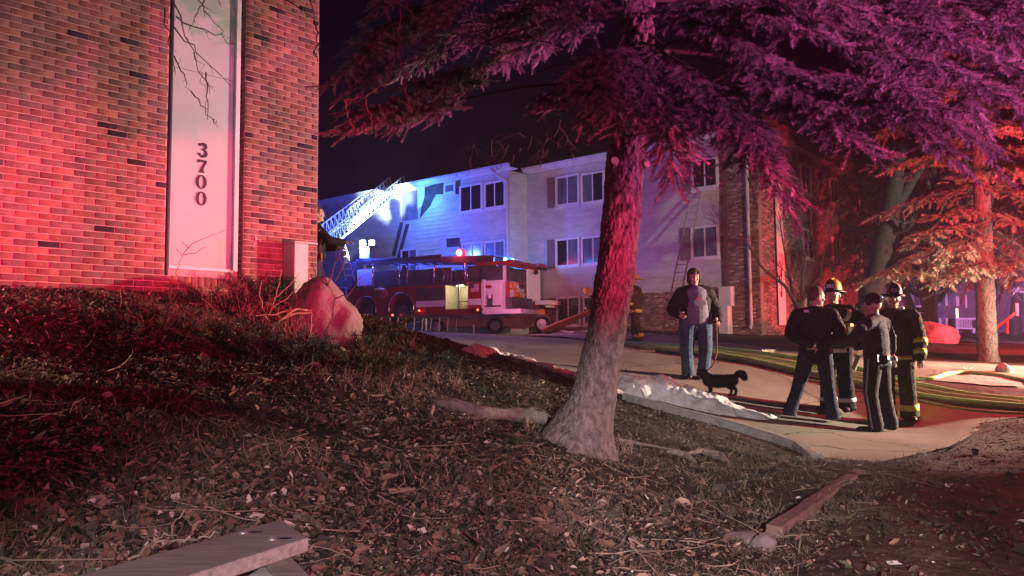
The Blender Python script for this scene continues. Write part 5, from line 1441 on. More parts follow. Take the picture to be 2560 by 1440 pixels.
# opened door with flag
b0,_ = TU(1181,740); b1,_ = TU(1215,740); zd1 = TU(1198,707)[1]; zd0 = TU(1198,771)[1]
dr = MB().box((b0,-.34,zd0),(b1,-.30,zd1)).build('locker_door', M_tred, truck, bevel=.005)
hh = zd1-zd0; ww=b1-b0
MB().box((b0+.02,-.348,zd0+hh*.12),(b1-.02,-.341,zd0+hh*.36)).build('stripe', M_twhite, dr)
fx0,fx1,fz0,fz1 = b0+ww*.22, b1-ww*.22, zd0+hh*.62, zd0+hh*.94
MB().box((fx0,-.346,fz0),(fx1,-.341,fz1)).build('flag', M_twhite, dr)
mr = mat('flag_red',(.5,.03,.05),.6,.2); mbl = mat('flag_blue',(.05,.08,.4),.6,.2)
mb=MB(); st=(fz1-fz0)/13
for k in range(0,13,2): mb.box((fx0,-.351,fz0+k*st),(fx1,-.3465,fz0+(k+1)*st))
mb.build('flag_stripes', mr, dr)
MB().box((fx0,-.356,fz0+6*st),(fx0+(fx1-fx0)*.42,-.3515,fz1)).build('flag_canton', mbl, dr)
for k in (0,1): MB().box((b0-.012 if k==0 else b1-.002,-.352,zd0),(b0+.004 if k==0 else b1+.014,-.30,zd1)).build('door_edge', M_twhite, dr)
# white rear-quarter locker
q = tb('rear_quarter',1219,702,1262,782,-.30,1.2,M_twhite,.01)
tb('rear_quarter_edge',1216,700,1221,784,-.34,-.2,M_twhite)
a,z=TU(1232,718); MB().ellipsoid((a,-.33,z),(.16,.05,.07),nu=12,nv=8).build('handle', M_tred, truck, smooth=True)
a,z=TU(1236,745); mb=MB(); mb.box((a-.12,-.36,z-.32),(a+.10,-.31,z+.12)); mb.build('gauge_plate', M_tdark, truck); 
MB().ellipsoid((a,-.40,z+.05),(.08,.06,.10),nu=10,nv=8).build('lamp_lens', M_twhite, truck, smooth=True)
tb('lower_trim',1219,764,1262,768,-.32,-.301,M_tdark); tb('kick_plate',1219,774,1312,785,-.36,.9,M_twhite)
# rear face: open hose bay between the corner post and the bright right pillar
cu,_ = TU(1262,740)
MR = MT @ Matrix.Translation((cu,0,0)) @ Matrix.Rotation(math.radians(90),4,'Z')
MRl = MT.inverted() @ MR
RU = lambda px,py: LW(px,py,MR)
def rb(name, px0, py0, px1, py1, y0, y1, m, bevel=0):
    a=RU(px0,(py0+py1)/2)[0]; b=RU(px1,(py0+py1)/2)[0]; xm=(px0+px1)/2; z1=RU(xm,py0)[1]; z0=RU(xm,py1)[1]
    o=MB().box((a,y0,z0),(b,y1,z1)).build(name,m,truck,bevel=bevel); o.matrix_local=MRl; return a,b,z0,z1,o
a,b,z0,z1,_=rb('rear_bay',1264,672,1316,762,1.1,1.15,M_tdark)
for (p,q,r_,t_,u_,v_) in ((a-.02,a+.01,.0,1.1,z0,z1),(b-.01,b+.02,.0,1.1,z0,z1)):
    o=MB().box((p,r_,u_),(q,t_,v_)).build('rear_bay_side',M_tdark,truck); o.matrix_local=MRl
o=MB().box((a,0,z0-.02),(b,1.1,z0)).build('rear_bay_floor',M_tdark,truck); o.matrix_local=MRl; o=MB().box((a,0,z1),(b,1.1,z1+.02)).build('rear_bay_roof',M_tdark,truck); o.matrix_local=MRl
rb('rear_step',1264,745,1316,768,-.30,.02,M_tdark); rb('rear_step_edge',1264,768,1335,773,-.32,.0,M_tdark)
rb('rear_pillar',1316,668,1331,754,-.06,1.0,M_twhite,.02); rb('rear_panel',1331.5,672,1350,752,-.02,3.0,M_twhite,.02)
rb('lower_rear_panel',1316,752,1350,768,-.03,3.0,M_tred,.01)
rb('rear_post',1259,664,1263.5,704,-.04,.04,M_twhite)
rb('top_frame',1262,656,1332,664,-.25,.15,M_tred,.01); rb('top_frame',1268,665,1340,671,-.1,.1,M_tred,.01); rb('top_frame',1332,661,1352,669,-.3,.6,M_tred,.01); rb('top_lamp_bracket',1334,670,1356,675,-.25,.1,M_black)
tb('top_frame',1195,655,1262,663,-.2,.1,M_tred,.01)
a,z=RU(1330,682); o=MB().ellipsoid((a,-.2,z),(.10,.1,.1),nu=10,nv=8).build('rear_camera',M_black,truck,smooth=True); o.matrix_local=MRl
random.seed(9)
for k in range(18):
    px=1277+random.random()*26; py=708+(k//3)*6.4
    a,z=RU(px,py); o=MB().cbox((a,random.uniform(.0,.3),z),(random.uniform(.34,.5),.3,.10),Euler((0,random.uniform(-.3,.3),random.uniform(-.2,.2))).to_matrix()).build('folded_hose',M_orange,truck,bevel=.02); o.matrix_local=MRl
a,z=RU(1267,724); o=MB().tube([(a,-.05,z-.35),(a,-.05,z+.35)],.08,10).build('red_hose_end',M_tred,truck); o.matrix_local=MRl
rb('gear_box',1294,722,1306,744,-.1,.2,M_inside)
rb('rear_bumper',1334,753,1364,764,-.75,-.05,M_twhite,.02); rb('bumper_leg',1338,765,1361,770,-.6,-.5,M_twhite); rb('tail_plate',1314,773,1349,790,-.25,-.1,M_orange)
point('truck_rear_fill', MT @ Vector((cu+1.6,-2.2,2.0)), 260, (1,.26,.50), .1)  # pink fill added to brighten the truck's rear end
# marker lamps
for px,py in ((1053,777),(1199,775),(905,788),(987,788)):
    a,z=TU(px,py); MB().ellipsoid((a,-.15,z),(.055,.03,.04),nu=10,nv=6).build('marker_lamp', M_smallred, truck)
# upper body panels
tb('upper_panel',884,672,925,713,.25,.32,M_twhite); tb('upper_panel',927,676,1005,712,.22,.3,M_tdark); tb('upper_panel',1008,673,1075,709,.22,.3,M_tdark)
tb('upper_panel',1078,668,1120,709,.22,.3,M_tdark); tb('upper_panel',1122,672,1160,706,.5,.6,M_tdark); tb('upper_panel',1163,662,1235,704,.22,.3,M_tdark); tb('upper_panel',1237,661,1262,702,.3,.4,M_tdark)
MB().box((uA,.6,zt_l),(TU(1235,700)[0],2.3,zt_l+.55)).build('body_top', M_tdark, truck)
for px,pt in ((926,660),(993,657),(1012,655),(1080,655),(1104,668),(1158,650),(1163,660),(1238,640)):
    a,z1=TU(px,pt); _,z0=TU(px,712 if px<1100 else 706); MB().tube([(a,.15,z0),(a,.15,z1-.25),(a-.12,.35,z1)],.035,8).build('rack_post', M_chrome, truck, smooth=True)
# top ladder rack: two tapering beams with cross members
aL,zL=TU(880,655); aR,zR=TU(1226,636)
rk=MB()
for y in (.3,1.5):
    rk.add([(aL,y-.05,zL-.02),(aR,y-.05,zR-.32),(aR,y-.05,zR),(aL,y-.05,zL+.16),(aL,y+.05,zL-.02),(aR,y+.05,zR-.32),(aR,y+.05,zR),(aL,y+.05,zL+.16)],[(0,1,2,3),(7,6,5,4),(0,4,5,1),(3,2,6,7),(1,5,6,2),(0,3,7,4)])
rk.build('ladder_rack', M_tdark, truck)
for k in range(16):
    t=k/15; x=aL+(aR-aL)*t; z=zL+(zR-zL)*t-.05; MB().bar((x,.35,z),(x,1.45,z),.06,.06).build('rack_rung', M_tdark, truck)
MB().bar((aL+.3,.1,zL-.08),(TU(1100,640)[0],.1,TU(1100,640)[1]),.10,.16).build('stored_pike', M_tdark, truck)
MB().bar((aR,.3,zR-.05),(TU(1300,655)[0],.3,TU(1300,655)[1]),.07,.06).build('rack_brace', M_chrome, truck)
a,z0=TU(1100,672); b,z1=TU(1122,702); MB().bar((a,.1,z0),(b,.1,z1),.04,.04).build('brace', M_chrome, truck); MB().bar((TU(1120,678)[0],.1,TU(1120,678)[1]),(TU(1156,680)[0],.1,TU(1156,680)[1]),.05,.05).build('brace', M_chrome, truck)
# beacons
a,z=TU(1137,630); MB().tube([(a,.5,z-.32),(a,.5,z-.17)],[.15,.15],14).build('beacon_base', M_chrome, truck)
rbk=MB().ellipsoid((a,.5,z),(.20,.20,.20),nu=20,nv=14).build('red_beacon', emis('red_lens_glow',(1,.03,.10),1.6), truck, smooth=True); MB().ellipsoid((a,.34,z),(.135,.10,.135),nu=18,nv=12).build('beacon_bulb', M_redlamp, rbk, smooth=True)
point('truck_red_beacon_light', MT @ Vector((a,.1,z+.05)), 70, (1,.05,.06), .18)
a,z=TU(1258,648); bbk=MB().ellipsoid((a,.3,z),(.17,.15,.15),nu=16,nv=10).build('blue_beacon', emis('blue_lens_glow',(.0,.30,1),1.5), truck, smooth=True); MB().ellipsoid((a,.19,z),(.085,.06,.08),nu=14,nv=8).build('beacon_bulb', M_bluelamp, bbk, smooth=True)
MB().ellipsoid((a+.24,.35,z-.02),(.05,.05,.07),nu=12,nv=8).build('blue_beacon', M_bluelamp, truck, smooth=True)
MB().bar((a-.3,.3,z-.16),(a+.35,.3,z-.16),.05,.04).build('beacon_base', M_chrome, truck)
point('truck_blue_beacon_light', MT @ Vector((a,.9,z+.1)), 300, (.05,.25,1), .12)

# rear ladder standing on edge by the truck
gl=[P(x,814,28.6) for x in (850,1225)]
A_=P(868,830,28.3); B_=P(1135,838,25.9)
def edge_ladder():
    lo0=Vector(P(860,826,27.5)); lo1=Vector(P(1150,838,26.5)); 
    for q in (lo0,lo1): q.z=H(q.x,q.y)+.03
    up=Vector((.02,.18,.45)); up=up.normalized()*.5
    t=thing('ground_ladder','roof ladder standing on its edge on the driveway beside the fire truck','ladder',loc=lo0)
    MB().bar(Vector((0,0,0)),lo1-lo0,.03,.06).build('rail',M_tdark,t); MB().bar(up,lo1-lo0+up,.03,.06).build('rail',M_tdark,t)
    n=14; d=lo1-lo0
    for k in range(n): MB().tube([d*((k+.5)/n),d*((k+.5)/n)+up],.016,6).build('rung',mat('pale_rung',(.5,.42,.38),.4,.5,metal=.3) if k==0 else bpy.data.materials['pale_rung'],t)
edge_ladder()
for px,y0,y1,nm,lb in ((1065,793,822,'post','white short traffic post seen between the ladder rungs'),(1184,812,830,'post','white short traffic post right of the ladder end')):
    p=P(px,y1,27.2); mb=MB().tube([(0,0,-.1),(0,0,(y1-y0)*27.2/2000)],.025,8); o=mb.build('marker_post',M_twhite); o.location=p; tag(o,lb,'post')

# ------------------------------------------------------------------ aerial ladder raised to the roof
Aa=P(842,588,36.0); Ab=P(998,464,40.6)
aer=thing('aerial_ladder','raised aerial truck ladder with lattice sides reaching to the burnt eave','ladder',loc=Aa)
d=(Ab-Aa); dn=d.normalized(); sd=Vector((.92,-.38,0)).normalized(); un=sd.cross(dn).normalized(); un = un if un.z>0 else -un
M_aer = mat('aerial_white',(.75,.77,.8),.4,.5,metal=.2)
for sec,(t0,t1,wd,hg) in enumerate(((-.25,.62,.98,.62),(.30,1.0,.80,.48))):
    p0=d*t0; p1=d*t1
    for k in (-1,1):
        s_=sd*k*wd/2
        lat_=MB(); lat_.bar(p0+s_,p1+s_,.07,.09,up=un).bar(p0+s_+un*hg,p1+s_+un*hg,.05,.05,up=un)
        n=int((p1-p0).length/.34)
        for i in range(n+1):
            q=p0.lerp(p1,i/n)+s_; lat_.bar(q,q+un*hg,.035,.035,up=dn)
            if i<n: q2=p0.lerp(p1,(i+1)/n)+s_; lat_.bar(q,q2+un*hg,.025,.025,up=sd)
        lat_.build('truss_side',M_aer,aer)
    n=int((p1-p0).length/.34)
    for i in range(n+1):
        q=p0.lerp(p1,i/n); MB().tube([q-sd*wd/2,q+sd*wd/2],.022,6,False).build('rung',M_aer,aer)
# turntable + hidden second truck cab under it
tt=P(840,700,36.5)
MT2=frame(Vector((tt.x,tt.y,H(tt.x,tt.y))),(.873,-.488))
t2=thing('fire_truck','second fire truck mostly hidden behind the police officer at the brick corner, its ladder raised','fire truck',M=MT2)
MB().box((-3.0,0,.5),(.3,2.4,1.75)).build('body',M_tred,t2,bevel=.03)
MB().box((-.9,.4,1.76),(.25,2.0,2.2)).build('turntable',M_tdark,t2,bevel=.03)
MB().bar((-.2,1.2,2.2),(.15,1.2,3.4),.35,.5).build('ladder_pedestal',M_tdark,t2)
for x in (-2.2,-.5): wheel(t2,(x,.0,.5),.5,.3,(.3,.3,.3))
# flood lights
fl=P(912,648,36.5); ft_=thing('floodlight_stand','pair of glaring floodlights on a pole under the raised ladder','floodlight',loc=Vector((fl.x,fl.y,H(fl.x,fl.y))))
zf=P(912,607,36.5).z-ft_.location.z
MB().tube([(0,0,0),(0,0,zf)],.05,8).build('pole',M_chrome,ft_)
for k,dx in enumerate((-.10,.32)):
    MB().box((dx-.14,-.05,zf-.12),(dx+.14,.12,zf+.12)).build('lamp_case',M_chrome,ft_,bevel=.01)
    MB().ellipsoid((dx,-.075,zf),(.13,.03,.11),nu=16,nv=8).build('lamp_lens',M_whitelamp,ft_)
MB().box((-.22,-.15,zf-.75),(.20,.15,zf-.2)).build('control_box',M_aer,ft_,bevel=.02)
point('floodlight_a', ft_.location+Vector((-.1,-.35,zf)), 1700, (.035,.075,1), .12)
point('floodlight_b', ft_.location+Vector((.32,-.35,zf)), 500, (.05,.13,1), .12)
lp=P(1040,470,39.2); 
hb=thing('ladder_tip_light','small glaring white lamp clamped on the eave at the ladder tip','lamp',loc=P(1030,458,39.6))
MB().ellipsoid((0,0,0),(.16,.12,.13),nu=12,nv=8).build('lamp_case',M_aer,hb,smooth=True); MB().box((-.3,-.1,-.28),(.35,.1,-.12)).build('bracket',M_aer,hb,bevel=.02); MB().ellipsoid((.12,-.08,-.02),(.09,.05,.08),nu=10,nv=6).build('lamp_lens',emis('tip_lamp_glow',(.8,.92,1),12),hb)
point('ladder_tip_lamp', P(1042,492,38.0), 200, (.05,.34,1), .15)
# small hooked ladder on the left
a=P(876,700,35); b=P(852,610,35.6); ladder('hook_ladder','narrow white ladder leaning behind the police officer at the brick corner',a,b,.36,(1,.2,0),m=M_aer)

# ------------------------------------------------------------------ tan sedan behind the truck
g=P(1238,833,33.6); MC=frame(Vector((g.x,g.y,P(1238,834,33.6).z)),(.90,-.30))
car=thing('parked_car','tan sedan parked behind the fire truck, seen under its tail','car',M=MC)
M_car=mat('tan_paint',(.34,.22,.14),.3,.5,nscale=2,namt=.08)
prof=[(-2.9,.35),(-2.95,.75),(-2.7,.95),(-1.9,1.02),(-1.2,1.42),(.1,1.44),(.75,.98),(1.75,.82),(1.95,.62),(1.95,.30)]
vs=[];fs=[];n=len(prof)
for y,ins in ((0,0),(.10,.0),(1.7,.0),(1.8,0)):
    for x,z in prof:
        k=.12 if z>1.1 else 0
        yy=y+(k if y<1 else -k)
        vs.append((x*(1 if 0<y<1.75 else .985),yy,z if 0<y<1.75 else min(z,z-.03)))
for j in range(3):
    for i in range(n-1): fs.append((j*n+i,j*n+i+1,(j+1)*n+i+1,(j+1)*n+i))
fs+=[tuple(range(n-1,-1,-1)),tuple(3*n+i for i in range(n))]
MB().add(vs,fs).build('body',M_car,car,smooth=False,bevel=.02)
MB().add([(-1.75,.09,1.02),(-1.15,.105,1.36),(.02,.105,1.37),(.55,.09,1.0)],[(0,3,2,1)]).build('side_window',M_glass,car)
MB().add([(x,-.008,z) for x,z in ((-.65,.4),(-.62,.95),(-.60,.95),(-.63,.4))],[(0,3,2,1)]).build('door_gap',M_black,car)
wheel(car,(0,-.02,.34),.35,.22,(.6,.55,.5)); wheel(car,(-2.65,-.02,.34),.35,.22,(.6,.55,.5))
# far-side front wheel shows past the bumper at right
g2=P(1354,828,32.8)
wheel(car, MC.inverted() @ Vector((g2.x,g2.y,P(1354,810,32.8).z)), .34,.22,(.6,.55,.5))

# ------------------------------------------------------------------ far townhouse at the right
H0=P(2270,835,47); MH=frame(Vector((H0.x,H0.y,0)),(1,-.12))
hs=thing('townhouse','dark siding townhouse in the distance with tall white window column and porch','house',M=MH); hsi=MH.inverted()
M_hs=mat('plum_siding',(.16,.12,.15),.8,.2,nscale=2,namt=.2); ztop_=P(2400,640,47).z; zbt=P(2400,845,47).z-1
MB().box((-1.0,0,zbt),(9.5,8,ztop_)).build('wall',M_hs,hs)
k=zbt+1
while k<ztop_:
    MB().box((-1.0,-.02,k),(9.5,-.001,k+.02)).build('siding_board',M_hs,hs); k+=.4
MB().add([(-1.4,-.5,ztop_),(9.9,-.5,ztop_),(9.9,4,ztop_+2.2),(-1.4,4,ztop_+2.2),(9.9,8.5,ztop_),(-1.4,8.5,ztop_)],[(0,1,2,3),(3,2,4,5)]).build('roof',M_roof,hs)
def hw(px0,py0,px1,py1,name,m,y=-.05,par=None):
    a=LW(px0,(py0+py1)/2,MH)[0]; b=LW(px1,(py0+py1)/2,MH)[0]; z1=LW((px0+px1)/2,py0,MH)[1]; z0=LW((px0+px1)/2,py1,MH)[1]
    o=MB().box((a,y,z0),(b,-.022,z1)).build(name,m,par or hs); return o
f_=hw(2277,718,2285,811,'window_frame',M_white); hw(2317,718,2324,811,'window_frame',M_white)
for y0,y1 in ((718,722),(764,768),(781,784),(797,801),(808,811)): hw(2285,y0,2317,y1,'glazing_bar',M_white)
for y0,y1 in ((722,764),(768,781),(784,797),(801,808)): hw(2285,y0,2317,y1,'pane',M_glassb if y0<730 else M_glass,-.03)
for r in ((2343,720,2349,764),(2346,795,2353,812),(2362,722,2368,765),(2364,795,2370,825),(2388,726,2396,732),(2389,741,2397,765),(2412,738,2417,770)): hw(*r,'shutter_strip',M_white)
hw(2371,770,2389,826,'front_door',M_tdark); o=hw(2389,771,2395,796,'side_light',emis('lit_side_window',(1,.8,.45),1.6))
# porch railing
pr=thing('porch_railing','white porch railing with balusters and one leg in front of the dark townhouse','railing',loc=P(2392,830,45))
o0=Vector(pr.location)
def pbar(a,b,w,name='rail',h=None): MB().bar(P(*a)-o0,P(*b)-o0,w,h).build(name,M_white,pr)
pbar((2392,797,45),(2442,797,44.4),.10); pbar((2392,820,45),(2442,822,44.4),.08); pbar((2442,797,44.4),(2460,806,42.5),.10); pbar((2442,822,44.4),(2460,834,42.5),.08)
for k in range(12):
    x=2394+k*4.2; pbar((x,797,45),(x,820,45),.045,'baluster')
for k in range(5):
    x=2444+k*3.8; pbar((x,798+k*2,44),(x,823+k*2.4,44),.045,'baluster')
pbar((2434,822,44.4),(2434,838,44.4),.12,'post'); pbar((2392,797,45),(2392,834,45),.12,'post'); pbar((2442,795,44.4),(2442,824,44.4),.10,'post')
hr=thing('handrail','brown wooden handrail slanting up to the right of the pale-barked spruce','handrail',loc=P(2490,822,30)); o1=Vector(hr.location)
for nm,a,b,w in (('rail',(2488,822,30),(2540,782,29.5),.09),('post',(2540,758,29.5),(2541,790,29.5),.12),('post',(2518,800,29.7),(2517,835,29.7),.08)): MB().bar(P(*a)-o1,P(*b)-o1,w).build(nm,mat('rail_brown',(.35,.2,.10),.7,.3) if nm=='rail' else bpy.data.materials['rail_brown'],hr)
g=P(2168,812,25); g.z=H(g.x,g.y)
cn=thing('lit_streak','orange-red cone standing in for a lit streak beside the leaning dark trunk','lit streak',loc=P(2169,838,20));  # cone shape put in for a bright streak of reflected light
MB().tube([(0,0,.03),(0,0,.70)],[.14,.03],20).build('cone',mat('cone_orange',(.75,.12,.04),.5,.4),cn,smooth=True); MB().box((-.18,-.18,-.02),(.18,.18,.03)).build('base',M_black,cn)

spot('aerial_fill', P(860,660,34.6), P(925,545,37.8), 20000, (.6,.78,1), 32, .6, .1)  # added spot that brightens the raised ladder
# ------------------------------------------------------------------ people and dog
M_skin = mat('skin',(.52,.30,.22),.55,.4,nscale=20,namt=.06)
M_hair_d = mat('dark_hair',(.03,.018,.014),.6,.4,nscale=60,namt=.4,bump=.5)
M_hair_b = mat('brown_hair',(.09,.045,.03),.6,.4,nscale=60,namt=.4,bump=.5)
M_jblack = mat('black_jacket',(.012,.012,.013),.75,.25,nscale=14,namt=.3)
M_navy = mat('navy_trousers',(.035,.042,.075),.8,.2,nscale=14,namt=.25)
M_grayj = mat('dark_grey_jacket',(.042,.038,.046),.8,.2,nscale=14,namt=.25)
M_stripe = mat('pale_blue_stripe',(.35,.42,.52),.7,.2)
M_turn = mat('turnout_fabric',(.075,.055,.035),.9,.15,nscale=10,namt=.35,bump=.3)
M_turnk = mat('dark_turnout_fabric',(.028,.024,.022),.9,.15,nscale=10,namt=.35,bump=.3)
M_band = mat('lime_reflective_band',(.72,.90,.10),.4,.7); M_bands = mat('silver_reflective_band',(.80,.84,.86),.35,.7); M_bandy = mat('yellow_reflective_band',(.85,.70,.12),.4,.6)
M_boot = mat('boot_leather',(.018,.015,.014),.45,.5)
M_helm = mat('yellow_helmet',(.62,.38,.05),.35,.6,nscale=12,namt=.2); M_helmd = mat('sooty_helmet',(.30,.18,.06),.45,.5,nscale=9,namt=.6)
M_denim = mat('denim',(.06,.10,.15),.85,.2,nscale=16,namt=.3); M_shirt = mat('grey_tshirt',(.15,.16,.20),.85,.2,nscale=9,namt=.12)
M_print = mat('shirt_print',(.21,.22,.26),.8,.2,nscale=18,namt=.25); M_red = mat('red_print',(.5,.08,.07),.8,.2)
M_beanie = mat('knit_beanie',(.04,.035,.038),.95,.1,nscale=40,namt=.3,bump=.6,bscale=120,dist=.004)
M_dog = mat('black_fur',(.014,.012,.012),.8,.3,attr='tint'); M_leash = mat('red_brown_leash',(.25,.06,.05),.7,.3)
M_gear = mat('belt_gear',(.02,.018,.02),.3,.6); M_shiny = mat('polished_metal',(.8,.78,.78),.15,.6,metal=.9)

def fuse(mb, voxel, fold=0, fscale=9, seed=0, smooth=3, stretch=.45):
    me = mb.mesh('tmp', []); o = bpy.data.objects.new('tmp', me); COL.objects.link(o)
    r = o.modifiers.new('r','REMESH'); r.mode='VOXEL'; r.voxel_size=voxel; r.use_smooth_shade=True
    s = o.modifiers.new('s','SMOOTH'); s.iterations=smooth; s.factor=.5
    bpy.context.view_layer.update()
    out = bpy.data.meshes.new_from_object(o.evaluated_get(bpy.context.evaluated_depsgraph_get()))
    bpy.data.objects.remove(o)
    if fold:
        n=len(out.vertices); co=np.empty(n*3); no=np.empty(n*3); out.vertices.foreach_get('co',co); out.vertices.foreach_get('normal',no)
        co=co.reshape(-1,3); no=no.reshape(-1,3)
        a=vn3(co[:,0],co[:,1]*1.0,co[:,2]*1.7,fscale,seed); b=vn3(co[:,0]+co[:,2]*.6,co[:,1],co[:,2]*2.4-co[:,0],fscale*1.9,seed+5)
        c_=vn3(co[:,0]*1.0+co[:,1],co[:,1],co[:,2]*3.2,fscale*1.3,seed+9)
        rd=(1-np.abs(a*2-1))**3; r2=(1-np.abs(c_*2-1))**4
        dsp=(rd*.55+r2*.55+(b-.5)*.35-.3)*fold*.85
        co=co+no*dsp[:,None]; out.vertices.foreach_set('co',co.ravel()); out.update()
    out.polygons.foreach_set('use_smooth',[True]*len(out.polygons))
    return out
def put(name, me, m, parent):
    me.name=name; me.materials.clear(); me.materials.append(m); return link(name, me, parent)
def lerp_pts(a,b,n): a=Vector(a);b=Vector(b); return [a.lerp(b,i/n) for i in range(n+1)]
def limb(mb, joints, radii, n=12):
    """smoothly bent limb through joints"""
    J=[Vector(j) for j in joints]; pts=[];rr=[]
    for i in range(len(J)-1):
        for k in range(5):
            t=k/5; pts.append(J[i].lerp(J[i+1],t)); a=radii[i]; b=radii[i+1]
            f=lambda q,w:(q[w] if hasattr(q,'__len__') else q)
            rr.append((f(a,0)*(1-t)+f(b,0)*t, f(a,1)*(1-t)+f(b,1)*t))
    pts.append(J[-1]); q=radii[-1]; rr.append(q if hasattr(q,'__len__') else (q,q))
    P2=[p.copy() for p in pts]
    for i in range(1,len(pts)-1): P2[i]=(pts[i-1]+pts[i]*2+pts[i+1])/4
    mb.tube(P2, rr, n)
    a0,b0=rr[0]; a1,b1=rr[-1]; mb.ellipsoid(P2[0],(a0,b0,min(a0,b0)) if abs(a0-b0)>1e-4 else a0,nu=10,nv=6); mb.ellipsoid(P2[-1],(a1*.98,b1*.98,min(a1,b1)*.98),nu=10,nv=6)
def hand_parts(mb, fing, wrist, d, palm_n, curl=.5, s=1.0, left=False):
    """palm into mb (fused), fingers into fing"""
    d=Vector(d).normalized(); n=Vector(palm_n); n=(n-d*n.dot(d)).normalized(); side=d.cross(n)*(1 if not left else -1)
    w=Vector(wrist); rot=Matrix((side,d,n)).transposed()
    c=w+d*.05*s; mb.ellipsoid(c,(.042*s,.055*s,.019*s),rot,12,8); mb.ellipsoid(w+d*.01,(.028*s,.03*s,.022*s),rot,10,6)
    for k,(off,L) in enumerate(((-.030,.060),(-.011,.072),(.009,.076),(.028,.070))):
        p=c+d*.042*s+side*off*s; pts=[p-d*.02*s,p]; dd=d.copy(); 
        for seg in (.45,.32,.23):
            dd=(dd+n*curl*(.7)).normalized(); p=p+dd*L*seg*s; pts.append(p)
        fing.tube(pts,[.0095*s,.0095*s,.0088*s,.008*s,.0062*s],7); fing.ellipsoid(pts[-1],.0065*s,nu=6,nv=4)
    p=w+d*.03*s+side*.030*s; t=(side*.75+d*.6+n*.25).normalized(); pts=[p-side*.012*s,p]
    for seg in (.034,.026): p=p+t*seg*s; pts.append(p); t=(t+d*.4+n*curl*.4).normalized()
    fing.tube(pts,[.012*s,.0125*s,.0105*s,.008*s],7); fing.ellipsoid(pts[-1],.0082*s,nu=6,nv=4)
def yaw(v, a):
    c,s=math.cos(a),math.sin(a); return Vector((v[0]*c-v[1]*s, v[0]*s+v[1]*c, v[2]))
